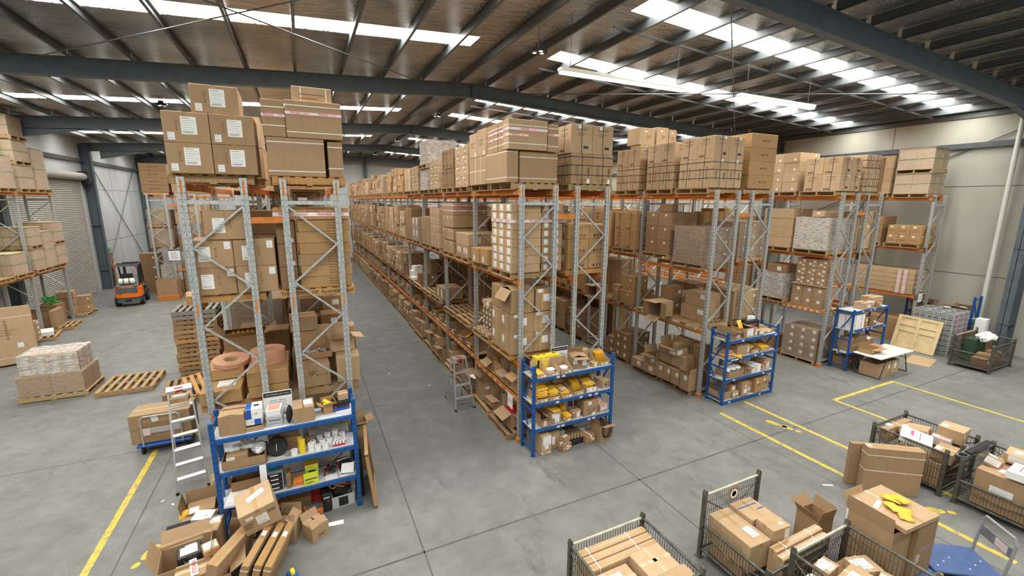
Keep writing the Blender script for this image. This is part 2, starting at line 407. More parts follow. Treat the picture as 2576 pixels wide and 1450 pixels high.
# floor joints and painted lines
def mark(name, rects, mat, h, label=None):
    m = MB()
    for x0, y0, x1, y1 in rects: m.box(x0, y0, .0005, x1, y1, h, mat)
    return struct(name, m, label)
mark('floor_joint', [(1.36, YF, 1.385, YB), (5.84, YF, 5.865, 0), (XL, -2.32, XR, -2.285), (XL, 8.46, XR, 8.485), (-3.05, YF, -3.03, YB), (XL, 3.3, 4.2, 3.312), (9.4, YF, 9.415, 0), (14.2, YF, 14.215, 0)], 'joint_dark', .002)
mark('floor_marking', [(-3.47, -6, -3.36, 3.2)], 'line_paint', .003, 'yellow aisle line beside the ladder and trolley')
mark('floor_marking', [(11.02, -6, 11.13, -.75), (9.79, -6.5, 9.9, -.95)], 'line_paint', .003, 'pair of yellow walkway lines by the end shelf')
mark('floor_marking', [(13.5, -1.83, 16.78, -1.73), (16.68, -6, 16.78, -1.83), (13.5, -5, 13.6, -1.83)], 'line_paint', .003, 'yellow bay outline on the open floor')
def footprint(x, y, rz, label):
    m = MB(); pts = []
    for k in range(14): a = 2*PI*k/14; pts.append((.05*math.cos(a), .10*math.sin(a)+.06))
    m.prism(pts, .0005, .003, 'line_paint'); m.prism([(.032*math.cos(2*PI*k/10), .04*math.sin(2*PI*k/10)-.10) for k in range(10)], .0005, .003, 'line_paint')
    o = struct('floor_marking', m, label); o.location = (x, y, 0); o.rotation_euler = (0, 0, rz); o.scale = (1.7, 1.7, 1)
footprint(-2.68, -.52, -.5, 'yellow painted footprint by the line'); footprint(10.66, -2.0, .3, 'yellow painted footprint between walkway lines')
footprint(10.75, -2.3, .3, 'second yellow painted footprint between walkway lines'); footprint(10.3, -5.4, .9, 'yellow painted footprint beside the parcel cages')
# roller door
m = MB(); n = 70; y0, y1, zt = 18.8, 26.3, 6.75
vs = []; fs = []
for i in range(n+1):
    z = zt*i/n
    vs += [(XL+.03, y0, z), (XL+.03, y1, z), (XL+.07, y0, z+zt/n*.5), (XL+.07, y1, z+zt/n*.5)]
for i in range(n):
    k = 4*i; fs += [(k, k+2, k+3, k+1), (k+2, k+4, k+5, k+3)]
m.add(vs, fs, 'shutter')
door = struct('door_1', m, 'large closed grey roller shutter door')
m = MB(); m.box(XL+.01, y0-.12, 0, XL+.14, y0, zt, 'light_grey'); m.box(XL+.01, y1, 0, XL+.14, y1+.12, zt, 'light_grey'); ob('guide_rail', m, door)
m = MB(); m.tube([(XL+.25, y0-.1, zt+.15), (XL+.25, y1+.1, zt+.15)], .22, 'shutter', 16); ob('roller_drum', m, door)
m = MB(); m.box(XL+.01, y1+.1, zt-.3, XL+.5, y1+.16, zt+.45, 'black_plastic'); m.box(XL+.15, y1+.16, zt-.32, XL+.4, y1+.85, zt-.12, 'black_plastic', c=.03); ob('door_motor', m, door)
# ================================================================ pallet racks
HR = 5.95; FD = .8335; BAY = 2.8; GAP = .571
XA, XB, XC, XD, XE = -1.654, 4.2535, 10.1296, 15.936, 21.9256
def post_mesh(detail):
    m = MB(); w = .05
    m.prism([(-w, 0), (-.016, 0), (-.012, .014), (.012, .014), (.016, 0), (w, 0), (w, .085), (-w, .085)], 0, HR, 'galvanised')
    if detail:
        for i in range(1, 59):
            z = .1*i
            for cx in (-.033, .033):
                m.prism([(cx+.0065*math.cos(a*PI/3), z+.0085*math.sin(a*PI/3)) for a in range(6)], 0, .0006, 'hole', Matrix(((1, 0, 0, 0), (0, 0, -1, .0), (0, 1, 0, 0), (0, 0, 0, 1))))
            for s in (-1, 1):
                for cy in (.025, .062): m.box(s*w-.0006, cy-.007, z-.011, s*w+.0006, cy+.007, z+.011, 'hole')
    return m.mesh('post')
def frame_mesh(flip):
    m = MB(); a, b = .05, FD-.05
    if flip: a, b = b, a
    m.bar((a, .045, 5.56), (b, .045, 5.56), .045, .06, 'galvanised'); m.bar((a, .045, .2), (b, .045, .2), .045, .06, 'galvanised')
    z = 5.49; p, q = b, a
    while z > .8:
        m.bar((p, .045, z), (q, .045, z-.655), .03, .045, 'galvanised', up=(0, 1, 0)); p, q = q, p; z -= .655
    return m.mesh('upright_frame')
def beam_mesh(tags):
    m = MB(); m.box(-.025, .05, -.11, .025, BAY-.05+.08, 0, 'rack_orange', c=.004)
    for y in (.045, BAY-.01+.045): m.box(-.032, y-.04, -.17, .032, y+.04, .05, 'rack_orange')
    return m.mesh('beam')
def tag_mesh(side, n):
    m = MB()
    for i in range(n):
        y = .3+i*(BAY-.6)/max(1, n-1); m.box(-.0275, y-.05, -.085, -.0255, y+.05, -.03, 'paper'); m.box(-.0285, y-.035, -.065, -.0274, y+.0, -.05, 'ink')
    return m.mesh('location_tag')
def rack(label, x0, y0, bays, levels, flip=False, spacer=False, near=2, foot=True, group='tall pallet racks with orange beams', tags={}):
    t = empty('pallet_rack', label, 'rack', (x0, y0, 0), 0, group)
    for k in range(bays+1):
        f = ob('upright_frame', cached(('frame', flip), lambda: frame_mesh(flip)), t, (0, k*BAY, 0))
        pm = cached(('post', k < near), lambda: post_mesh(k < near))
        for x in (0, FD):
            ob('post', pm, f, (x, 0, 0))
            if foot and k < 2: ob('foot_guard', cached('foot', lambda: MB().box(-.075, -.02, 0, .075, .11, .11, 'rack_orange', c=.01).mesh('foot_guard')), f, (x, 0, 0))
        if spacer:
            for z in ((5.27, 1.5) if k == 0 else (5.27,)): ob('row_spacer', cached('spacer', lambda: MB().box(FD+.05, .02, -.05, FD+GAP-.051, .06, .05, 'rack_orange').mesh('row_spacer')), t, (0, k*BAY, z))
    for k in range(bays):
        for z in (levels[k] if k < len(levels) else levels[-1]):
            for i, x in enumerate((0, FD)):
                b = ob('beam', cached('beam', lambda: beam_mesh(0)), t, (x+(-.03 if i == 0 else .03)*.6, k*BAY, z))
                if i == 0 and (k, z) in tags: ob('location_tag', cached(('tag', tags[(k, z)]), lambda: tag_mesh(0, tags[(k, z)])), b)
    return t
T3 = [5.85, 3.88]
rack('first rack, its outer run beside the tall timber pallet stack', XA, 0, 13, [[5.85, 3.88, 1.948], [5.85, 3.88, 1.948], [5.85, 3.88]], False, True)
rack('first rack, its inner run along the dark aisle', XA+FD+GAP, 0, 13, [[5.85, 3.88, 1.948], [5.85, 3.88, 1.948], [5.85, 3.88, 2.0]], True)
rack('second rack, its run facing the dark aisle and small ladder', XB, 0, 13, [[5.85, 3.88, 2.0, 1.1], [5.85, 3.88, 2.0, 1.22], [5.85, 3.88, 2.0, 1.22], [5.85, 3.88, 2.1, 1.22]], False, True, near=3,
     tags={(0, 1.1): 7, (1, 1.22): 8, (1, 2.0): 7, (2, 1.22): 8, (0, 5.85): 2, (0, 3.88): 2})
rack('second rack, its run facing the third rack', XB+FD+GAP, 0, 13, [[5.85, 3.88], [5.85, 3.88, 2.0]], True)
rack('third rack, its run facing the second rack', XC, 0, 13, [[5.85, 3.72, 2.0], [5.85, 3.88, 2.0]], False, True, near=3, tags={(0, 3.72): 2, (0, 5.85): 2, (1, 5.85): 2})
rack('third rack, its run facing the fourth rack', XC+FD+GAP, 0, 13, [[5.85, 3.88, 2.0]], True)
rack('fourth rack, its run facing the third rack', XD, 0, 13, [[5.85, 3.88, 1.98], [5.85, 3.88, 2.0]], False, True, tags={(0, 1.98): 12, (0, 3.88): 2})
rack('fourth rack, its run facing the concrete side wall', XD+FD+GAP, 0, 13, [[5.85, 3.88, 2.0]], True)
rack('last rack standing against the side wall', XE, 0, 13, [[5.85, 3.88, 2.0]], False, near=1)
rack('rack on the roller door side of the floor', -11.05, 7.5, 4, [[5.85, 2.55]], False, near=0, tags={})
rack('far rack ending behind the parked forklift', -7.85, 23.2, 5, [[5.85, 2.85]], False, True, near=0)
rack('inner run of the far rack behind the forklift', -7.85+FD+GAP, 23.2, 5, [[5.85, 2.55]], True, near=0)
# ================================================================ cartons
def label_mesh(w, h, pink=False):
    def f():
        m = MB(); m.box(-w/2, -h/2, 0, w/2, h/2, .0012, 'label_pink' if pink else 'paper')
        n = max(3, int(h/.035))
        for i in range(n):
            y = h/2-(i+.7)*h/(n+.6); L = w*(.8 if i % 3 else .55)
            if i == n-1 and w > .07: 
                for q in range(9): m.box(-w*.38+q*w*.075, y-h*.05, .0012, -w*.38+q*w*.075+w*.03, y+h*.06, .0018, 'ink')
            else: m.box(-w*.4, y-h*.012, .0012, -w*.4+L, y+h*.012, .0018, 'ink_light' if i else 'ink_faded')
        return m.mesh('shipping_label')
    return cached(('label', round(w, 3), round(h, 3), pink), f)
def icons(m, M, s, mat, n=4):
    for i in range(n):
        A = M @ TM((i-(n-1)/2)*s*1.35, 0, 0)
        if i % 4 == 0: m.prism([(-s*.3, -s*.5), (s*.3, -s*.5), (s*.3, 0), (s*.5, 0), (0, s*.5), (-s*.5, 0), (-s*.3, 0)], 0, .0008, mat, A)
        elif i % 4 == 1: m.prism([(-s*.15, -s*.5), (s*.15, -s*.5), (s*.15, s*.1), (s*.45, s*.25), (0, s*.5), (-s*.45, s*.25), (-s*.15, s*.1)], 0, .0008, mat, A)
        elif i % 4 == 2: m.prism([(-s*.3, -s*.5), (s*.3, -s*.5), (s*.08, -s*.35), (s*.08, -.05*s), (s*.35, s*.5), (-s*.35, s*.5), (-s*.08, -.05*s), (-s*.08, -s*.35)], 0, .0008, mat, A)
        else:
            for e in ((-.5, -.5, .5, -.4), (-.5, .4, .5, .5), (-.5, -.5, -.4, .5), (.4, -.5, .5, .5), (-.15, -.3, .15, .3)): m.box(e[0]*s, e[1]*s, 0, e[2]*s, e[3]*s, .0008, mat, A)
def tape_mesh(d, ax, mat='tape_tan'):
    sx, sy, sz = d; t = .0012; w = .026; dn = min(.07, sz*.4); m = MB()
    if ax == 'x':
        m.box(-sx/2-t, -w, sz, sx/2+t, w, sz+t, mat)
        for s in (-1, 1): m.box(min(s*sx/2, s*(sx/2+t)), -w, sz-dn, max(s*sx/2, s*(sx/2+t)), w, sz, mat)
    elif ax == 'y':
        m.box(-w, -sy/2-t, sz, w, sy/2+t, sz+t, mat)
        for s in (-1, 1): m.box(-w, min(s*sy/2, s*(sy/2+t)), sz-dn, w, max(s*sy/2, s*(sy/2+t)), sz, mat)
    elif ax == 'f':   # vertical seams taped on the end faces
        for s in (-1, 1):
            m.box(-w, min(s*sy/2, s*(sy/2+t)), sz-dn, w, max(s*sy/2, s*(sy/2+t)), sz, mat); m.box(-w, min(s*sy/2, s*(sy/2+t)), 0, w, max(s*sy/2, s*(sy/2+t)), dn, mat)
            m.box(min(s*sx/2, s*(sx/2+t)), -w, sz*.42, max(s*sx/2, s*(sx/2+t)), w, sz*.5, mat)
        m.box(-w, -sy/2, sz, w, sy/2, sz+t, mat)
    return m.mesh('packing_tape')
def strap_mesh(d, kind, fr, mat):
    sx, sy, sz = d; t = .0022; w = .009 if mat == 'strap_black' else .008; m = MB(); q = .0003
    if kind == 'h':    # horizontal loop at height fr
        z = sz*fr
        for a in ((-sx/2-t, -sy/2-t, sx/2+t, -sy/2-q), (-sx/2-t, sy/2+q, sx/2+t, sy/2+t), (-sx/2-t, -sy/2, -sx/2-q, sy/2), (sx/2+q, -sy/2, sx/2+t, sy/2)): m.box(a[0], a[1], z-w, a[2], a[3], z+w, mat)
    elif kind == 'x':  # loop in the y-z plane at x = fr
        x = sx*(fr-.5); m.box(x-w, -sy/2-t, 0, x+w, -sy/2-q, sz+t, mat); m.box(x-w, sy/2+q, 0, x+w, sy/2+t, sz+t, mat); m.box(x-w, -sy/2, sz+q, x+w, sy/2, sz+t, mat)
    else:
        y = sy*(fr-.5); m.box(-sx/2-t, y-w, 0, -sx/2-q, y+w, sz+t, mat); m.box(sx/2+q, y-w, 0, sx/2+t, y+w, sz+t, mat); m.box(-sx/2, y-w, sz+q, sx/2, y+w, sz+t, mat)
    return m.mesh('strap')
def print_mesh(d, spec):
    m = MB()
    for s in spec:
        face, kind, u, v, size = s[:5]; fu = d[1] if face in 'LR' else d[0]; fv = d[1] if face == 'T' else d[2]
        M = faceM(face, d, u*fu, v*fv, .0018, s[6] if len(s) > 6 else 0)
        if kind == 'text': addtext(m, s[5], size, s[7] if len(s) > 7 else 'ink', M, s[8] if len(s) > 8 else 0)
        elif kind == 'icons': icons(m, M, size, s[5] if len(s) > 5 else 'ink_faded')
        elif kind == 'blocks':
            for i in range(3): m.box((i-1)*size*1.3-size/2, -size/2, 0, (i-1)*size*1.3+size/2, size/2, .0008, 'ink', M); m.box((i-1)*size*1.3-size/5, -size/5, .0008, (i-1)*size*1.3+size/5, size/5, .0014, 'kraft', M)
        elif kind == 'lines':
            for i in range(s[5] if len(s) > 5 else 4): L = size*(1, .7, .85, .5, .75)[i % 5]; m.box(-size/2, -i*size*.16-.006, 0, -size/2+L, -i*size*.16+.006, .0008, 'ink_faded', M)
        elif kind == 'seam': m.box(-size/2, -.003, 0, size/2, .003, .0006, 'ink_faded', M)
        elif kind == 'rect': m.box(-size/2, -s[5]/2, 0, size/2, s[5]/2, .0008, s[7] if len(s) > 7 else 'ink', M)
    return m.mesh('printed_marks')
def fragile_mesh(d, fr, w=.05, faces='FL', length=1.0, txt='FRAGILE', slope=0):
    m = MB(); sx, sy, sz = d
    for face in faces:
        L = sx if face in 'FB' else sy; l = L*(length if face == 'F' else 1)
        M = faceM(face, d, -(L-l)/2, (fr-.5)*sz, .003, slope if face == 'F' else 0)
        m.box(-l/2-.003, -w/2, 0, l/2+.003, w/2, .0012, 'fragile_white', M)
        m.box(-l/2, w*.42, .0012, l/2, w*.5, .0018, 'ink_pink', M); m.box(-l/2, -w*.5, .0012, l/2, -w*.42, .0018, 'ink_pink', M)
        k = max(1, int(l/(w*8)))
        for i in range(k):
            addtext(m, txt, w*.85, 'ink_red', M @ TM(-l/2+(i+.5)*l/k-w*1.3, 0, .002), .001)
            if l/k > w*6:
                for q in range(2): m.box(-l/2+(i+.5)*l/k+w*1.1, -w*.16+q*w*.22, .0012, -l/2+(i+.5)*l/k+w*3.0, -w*.05+q*w*.22, .0018, 'ink_pink', M)
    return m.mesh('fragile_tape')
def body_mesh(d, mat, seam=True):
    def f():
        sx, sy, sz = d; m = MB(); m.box(-sx/2, -sy/2, 0, sx/2, sy/2, sz, mat, c=min(.007, sz*.06)); return m.mesh('carton')
    return cached(('body', d, mat), f)
def carton(name, label, x, y, z, d, mat='kraft', rz=0, group=None, decals=(), cat='carton'):
    d = tuple(round(q, 3) for q in d)
    o = ob(name, body_mesh(d, mat), None, (x, y, z), rz); meta(o, label, cat, group)
    dress(o, d, decals); return o
def dress(o, d, decals):
    for s in decals:
        k = s[0]
        if k == 'label':
            _, face, u, v, w, h = s[:6]; fu = d[1] if face in 'LR' else d[0]; fv = d[1] if face == 'T' else d[2]
            w = min(w, fu*.9); h = min(h, fv*.92)
            ob('shipping_label', label_mesh(w, h, len(s) > 7), o, M=faceM(face, d, u*fu, v*fv, .001, s[6] if len(s) > 6 else 0))
        elif k == 'tape': ob('packing_tape', cached(('tape', d, s[1:]), lambda: tape_mesh(d, *s[1:])), o)
        elif k == 'strap': 
            for q in s[2]: ob('strap', cached(('strap', d, s[1], q), lambda: strap_mesh(d, q[0], q[1], s[1])), o)
        elif k == 'print': ob('printed_marks', cached(('print', d, s[1]), lambda: print_mesh(d, s[1])), o)
        elif k == 'fragile': ob('fragile_tape', cached(('frag', d, s[1:]), lambda: fragile_mesh(d, *s[1:])), o)
ORD = ['front', 'second', 'third', 'fourth', 'fifth', 'sixth', 'seventh', 'eighth', 'ninth', 'tenth', 'eleventh', 'twelfth', 'thirteenth', 'fourteenth']
NTH = ['first'] + ORD[1:]
def tier(i, n):
    if n == 1: return ''
    if i == 0: return 'bottom tier'
    if i == n-1: return 'top tier'
    return NTH[i]+' tier'
def place(ix, nx, iy, ny):
    a = '' if nx == 1 else (('outer', 'inner') if nx == 2 else ('outer', 'middle', 'inner') if nx == 3 else ('outer', 'second', 'third', 'inner'))[ix]
    b = '' if ny == 1 else ('back' if iy == ny-1 else ORD[iy])
    return (a+' '+b).strip()
def stack(desc, name, phrase, x0, y0, z0, n, d, mat='kraft', decals=(), gap=.007, jit=.01, vis='FLT', skip=(), group='cartons on racks'):
    """cartons piled n = (across, along, up) from the corner x0, y0, z0; only the ones that form the outside of the pile"""
    nx, ny, nz = n; dx, dy, dz = d; R = random.Random(hash((round(x0, 2), round(y0, 2), round(z0, 2))) & 0xffff)
    for iz in range(nz):
        for iy in range(ny):
            for ix in range(nx):
                if (ix, iy, iz) in skip: continue
                if not (('F' in vis and iy == 0) or ('L' in vis and ix == 0) or ('R' in vis and ix == nx-1) or ('T' in vis and iz == nz-1) or ('B' in vis and iy == ny-1)): continue
                jx = R.uniform(-jit, jit) if nx == 1 else 0
                lab = f"{desc}, {(tier(iz, nz)+' '+place(ix, nx, iy, ny)).strip()}, {phrase}" if nx*ny*nz > 1 else f"{desc} {phrase}"
                carton(name, ' '.join(lab.replace(' ,', ',').replace(',,', ',').split()), x0+(ix+.5)*(dx+gap)+jx, y0+(iy+.5)*(dy+gap)+R.uniform(-1, 1)*min(jit, gap*.4), z0+iz*(dz+.003), d, mat, R.uniform(-.008, .008)*(jit > 0), group, decals)
# ---------------------------------------------------------------- pallets
def pallet_parts(w, d, mat):
    def f():
        t = MB(); n = 7; bw = .1
        for i in range(n): x = -w/2+bw/2+i*(w-bw)/(n-1); t.box(x-bw/2, -d/2, .13, x+bw/2, d/2, .15, mat, c=.003)
        b = MB().box(-w/2, -.02, .02, w/2, .02, .13, mat, c=.003)
        u = MB()
        for i in range(3): x = -w/2+bw/2+i*(w-bw)/2; u.box(x-bw/2, -d/2, 0, x+bw/2, d/2, .02, mat)
        return t.mesh('top_boards'), b.mesh('bearer'), u.mesh('base_boards')
    return cached(('pallet', w, d, mat), f)
def pallet(label, x, y, z, rz=0, mat='timber', w=1.165, d=1.165, text=None, group='timber pallets', name='timber_pallet', tcol='ink_green'):
    """bearers run along local x"""
    t, b, u = pallet_parts(w, d, mat)
    o = ob(name, t, None, (x, y, z), rz); meta(o, label, 'pallet', group)
    for i, yy in enumerate((-d/2+.02, 0, d/2-.02)):
        q = ob('bearer', b, o, (0, yy, 0))
        if text and i == 0:
            m = MB(); addtext(m, text, .085, tcol, TM(0, -.0215, .075, rx=PI/2), .001); ob('stencilled_lettering', m, q)
    ob('base_boards', u, o); return o
def ybay(k, s): return BAY*k+(.72 if s == 0 else 2.02)+.06
def film_box(w, d, h, amp=.012, mat='stretch_film', seed=0):
    def f():
        R = random.Random(seed); m = MB(); nx, ny, nz = 7, 7, 9
        def pt(face, a, b):
            j = R.uniform(-.3, 1)*amp
            return {'F': (-w/2+a*w, -d/2-j, b*h), 'B': (w/2-a*w, d/2+j, b*h), 'L': (-w/2-j, d/2-a*d, b*h), 'R': (w/2+j, -d/2+a*d, b*h), 'T': (-w/2+a*w, -d/2+b*d, h+abs(j))}[face]
        for face in 'FBLRT':
            n1, n2 = nx, (ny if face == 'T' else nz); vs = [pt(face, i/n1, j/n2) for j in range(n2+1) for i in range(n1+1)]
            m.add(vs, [(j*(n1+1)+i, j*(n1+1)+i+1, (j+1)*(n1+1)+i+1, (j+1)*(n1+1)+i) for j in range(n2) for i in range(n1)], mat)
        return m.mesh('stretch_film', True)
    return cached(('film', w, d, h, amp, mat, seed), f)
def wrapped(label, x, y, z, n, d, rz=0, mat='kraft', decals=(), filmmat='stretch_film', group='film-wrapped pallet loads', green=False, top=None):
    nx, ny, nz = n; dx, dy, dz = d; g = .004
    t = empty('wrapped_load', label, 'wrapped load', (x, y, z), rz, group)
    W, D, H = nx*(dx+g), ny*(dy+g), nz*(dz+.002)
    for iz in range(nz):
        for iy in range(ny):
            for ix in range(nx):
                if 0 < ix < nx-1 and 0 < iy < ny-1 and iz < nz-1: continue
                c = ob('carton', body_mesh(tuple(round(q, 3) for q in d), mat), t, (-W/2+(ix+.5)*(dx+g), -D/2+(iy+.5)*(dy+g), iz*(dz+.002)))
                dress(c, tuple(round(q, 3) for q in d), decals)
    ob('stretch_film', film_box(round(W+.02, 3), round(D+.02, 3), round(H+.006, 3), .016, filmmat, nx+ny), t)
    if green:
        for q in (.3, .7): 
            ob('strap', cached(('strap', (W+.05, D+.05, H+.03), 'strap_green', ('x', q)), lambda: strap_mesh((W+.05, D+.05, H+.03), 'x', q, 'strap_green')), t)
        ob('strap', cached(('strap', (W+.05, D+.05, H+.03), 'strap_green', ('h', .5)), lambda: strap_mesh((W+.05, D+.05, H+.03), 'h', .5, 'strap_green')), t)
        ob('top_board', MB().box(-W/2-.02, -D/2-.02, H+.018, W/2+.02, D/2+.02, H+.03, 'pale_timber'), t)
    return t
# ---------------------------------------------------------------- open cartons
def open_carton(name, label, x, y, z, d, rz=0, mat='kraft', flaps=(100, 100, 100, 100), group=None, decals=(), tilt=(0, 0), cat='open carton'):
    """flaps: fold angle in degrees from closed (0) for front, back, left, right; None leaves the flap off"""
    d = tuple(round(q, 3) for q in d); sx, sy, sz = d; t = .006
    def f():
        m = MB(); m.box(-sx/2, -sy/2, 0, sx/2, sy/2, t, mat)
        m.box(-sx/2, -sy/2, t, sx/2, -sy/2+t, sz, mat); m.box(-sx/2, sy/2-t, t, sx/2, sy/2, sz, mat)
        m.box(-sx/2, -sy/2+t, t, -sx/2+t, sy/2-t, sz, mat); m.box(sx/2-t, -sy/2+t, t, sx/2, sy/2-t, sz, mat)
        return m.mesh(name)
    o = ob(name, cached(('open', d, mat), f), None, (x, y, z), (tilt[0], tilt[1], rz)); meta(o, label, cat, group)
    for i, a in enumerate(flaps):
        if a is None: continue
        L, W = ((sx-.01, min(sx, sy)/2) if i < 2 else (sy-.01, min(sx, sy)/2)); a = math.radians(a)
        fm = cached(('flap', round(L, 3), round(W, 3), mat), lambda: MB().box(-L/2, 0, 0, L/2, W, .004, mat).mesh('flap'))
        M = {0: TM(0, -sy/2, sz), 1: TM(0, sy/2, sz, rz=PI), 2: TM(-sx/2, 0, sz, rz=-PI/2), 3: TM(sx/2, 0, sz, rz=PI/2)}[i] @ Matrix.Rotation(a, 4, 'X')
        ob('flap', fm, o, M=M)
    dress(o, d, decals); return o
# ================================================================ loads on the racks
NM = {'A': 'first', 'B': 'second', 'C': 'third', 'D': 'fourth', 'E': 'last', 'F': 'door-side', 'G': 'forklift'}
def ph(r, lv, i): return f"{NTH[i]} pallet on {NM[r]} rack's {lv} level"
def pal(r, lv, i, x, y, z, **k): return pallet('timber pallet, ' + ph(r, lv, i), x, y, z, **k)
LBL = (('label', 'F', .06, .06, .2, .26), ('label', 'F', -.34, -.3, .09, .11), ('tape', 'f'), ('print', (('F', 'icons', -.2, .05, .03, 'ink_faded', PI/2),)))
LBLR = (('label', 'F', -.16, 0, .17, .24), ('label', 'F', .38, .3, .09, .12), ('tape', 'f'), ('print', (('F', 'icons', .1, .05, .03, 'ink_faded', PI/2),)))
# ---- first rack, end bay
pal('A', 'outer top', 0, XA+.40, ybay(0, 0), 5.852)
stack('tan labelled carton', 'labelled_carton', ph('A', 'outer top', 0), -1.80, .07, 6.005, (2, 1, 2), (.595, .8, .455), 'kraft', LBL)
carton('labelled_carton', 'single tan labelled carton crowning the first rack, touching the rafter line', -1.10, .52, 6.925, (.64, .82, .42), 'kraft', .02, 'cartons on racks', LBL)
pal('A', 'outer top', 1, XA+.42, ybay(0, 1), 5.852)
stack('wide brown carton', 'cardboard_carton', ph('A', 'outer top', 1), -1.80, 1.45, 6.005, (2, 1, 2), (.6, 1.1, .56), 'kraft_light', (('tape', 'y'),))
pal('A', 'inner top', 0, XA+FD+GAP+.42, ybay(0, 0)-.06, 5.852, mat='timber_orange')
WS = lambda *f: ('strap', 'strap_white', tuple(('h', q) for q in f))
carton('strapped_carton', 'wide carton with white straps, lower layer at first rack end', .0, .68, 6.005, (.88, 1.12, .63), 'kraft', 0, None, (WS(.13, .88),))
carton('strapped_carton', 'narrow upright carton beside the dark gap, lower layer at first rack end', .61, .68, 6.005, (.24, 1.1, .60), 'kraft', .01, None, (WS(.25, .85),))
carton('strapped_carton', 'narrow white-strapped carton left of the wide fragile-taped one', -.30, .66, 6.64, (.34, 1.1, .58), 'kraft', 0, None, (WS(.3, .8), ('fragile', .58)))
carton('strapped_carton', 'wide carton with white straps and fragile tape, upper layer, first rack', .315, .66, 6.64, (.87, 1.12, .60), 'kraft', 0, None, (WS(.15, .86), ('fragile', .66)))
carton('strapped_carton', 'small white-strapped carton on the very top of the first rack', .31, .6, 7.245, (.62, .8, .24), 'kraft_light', 0, None, (('strap', 'strap_white', (('x', .22), ('x', .86))), ('print', (('F', 'lines', 0, .0, .4, 2),))))
pal('A', 'outer middle', 0, XA+.40, ybay(0, 0), 3.885, mat='timber_orange')
stack('tan labelled carton', 'labelled_carton', ph('A', 'outer middle', 0), -1.70, .13, 4.04, (2, 1, 2), (.61, .8, .455), 'kraft', LBLR)
carton('labelled_carton', 'single tan carton atop the four labelled ones behind first rack bracing', -1.14, .5, 4.96, (.61, .8, .46), 'kraft', 0, 'cartons on racks', LBLR[:1]+LBLR[2:])
pal('A', 'outer middle', 1, XA+.42, ybay(0, 1), 3.885)
stack('dark brown carton', 'cardboard_carton', ph('A', 'outer middle', 1), -1.7, 1.45, 4.04, (2, 1, 3), (.6, 1.1, .45), 'kraft_brown', (('tape', 'y'),))
pallet('orange-brown pallet printed Australian Paper on the first rack', XA+FD+GAP+.42, ybay(0, 0)-.06, 3.885, mat='timber_orange', text='THE POWER OF  Australian Paper', tcol='ink', w=1.24)
for i in range(6):
    carton('flat_carton', f'long flat tan carton with printed lines, {tier(i, 6)}, under fragile-taped one', .33+.012*(i % 2), .7, 4.04+i*.203, (.86, 1.1, .2), 'kraft_orange' if i != 2 else 'kraft', (-.01, .006)[i % 2], 'flat cartons above the Australian Paper pallet', (('tape', 'x'), ('print', (('F', 'lines', .22, .3, .3, 3),))))
carton('flat_carton', 'wide flat carton wrapped in FRAGILE tape, top of the first rack stack', .16, .7, 5.265, (1.22, 1.1, .21), 'kraft_orange', 0, None, (('fragile', .45, .075), ('print', (('F', 'lines', .05, .42, .3, 2),))))
for i in range(3): carton('cardboard_carton', f'narrow upright carton, {tier(i, 3)}, beside the flat tan cartons', -.28, .7, 4.04+i*.405, (.28, 1.05, .4), 'kraft_brown', 0, None, (('label', 'F', .3, -.35, .05, .07),))
# lower level of the first rack
pal('A', 'outer lower', 0, XA+.40, ybay(0, 0)+.02, 1.95, mat='timber_orange')
carton('flat_carton', 'large flat brown carton with white label on top, lower first rack', -1.52, .58, 2.1, (.62, .9, .24), 'kraft_orange', 0, None, (('label', 'T', .1, -.1, .28, .3), ('tape', 'y')))
carton('flat_carton', 'flat brown carton supporting the tilted copper roll', -1.50, .98, 2.35, (.6, .62, .2), 'kraft_orange', 0, None, (('tape', 'y'),))
carton('flat_carton', 'deep flat brown carton under the upright copper roll, upper of two', -.78, .7, 2.32, (.66, 1.1, .26), 'kraft_orange', 0, None, (('tape', 'y'),))
carton('flat_carton', 'deep flat brown carton under the upright copper roll, lower of two', -.78, .7, 2.1, (.64, 1.1, .21), 'kraft_orange', 0, None, (('tape', 'y'),))
def roll(label, x, y, z, r, ri, h, rx=0):
    m = MB(); m.lathe([(ri, 0), (r, 0), (r, h), (ri, h), (ri, 0)], 'copper_paper', None, 40); o = ob('paper_roll', m.mesh('paper_roll'), None, (x, y, z), (rx, 0, .3)); meta(o, label, 'roll')
    q = MB(); q.lathe([(ri-.02, .01), (ri-.003, .01), (ri-.003, h-.01), (ri-.02, h-.01), (ri-.02, .01)], 'kraft_light', None, 32); ob('core', q, o)
roll('flat copper-coloured paper roll lying tilted on flat cartons', -1.42, .92, 2.58, .3, .13, .08, .12)
roll('thick copper-coloured paper roll standing on the deep flat cartons', -.78, .72, 2.585, .29, .12, .24)
open_carton('open_carton', 'open carton holding yellow tubes in the first rack', -1.25, 1.75, 2.5, (.72, .5, .42), .05, 'kraft_inner', (150, 20, 130, 150))
for i in range(5):
    q = MB().tube([(0, -.22, 0), (0, .22, .0)], .035, 'yellow', 10); o = ob('yellow_tube', q, None, (-1.42+i*.085, 1.74, 2.8+.01*(i % 2)), (.5, 0, .3)); meta(o, 'yellow cardboard tube standing in the open carton, first rack', 'tube', 'yellow tubes in the open carton')
carton('cardboard_carton', 'plain carton hidden under the open carton of yellow tubes', -1.25, 1.75, 2.1, (.9, .7, .39), 'kraft_brown')
pal('A', 'outer lower', 1, XA+.42, ybay(0, 1), 1.95)
pal('A', 'outer lower', 2, XA+.42, ybay(1, 0), 1.95)
wrapped('film-wrapped brown load under the first rack beam, second bay', XA+.5, ybay(1, 0)+.1, 2.1, (2, 2, 3), (.55, .55, .4))
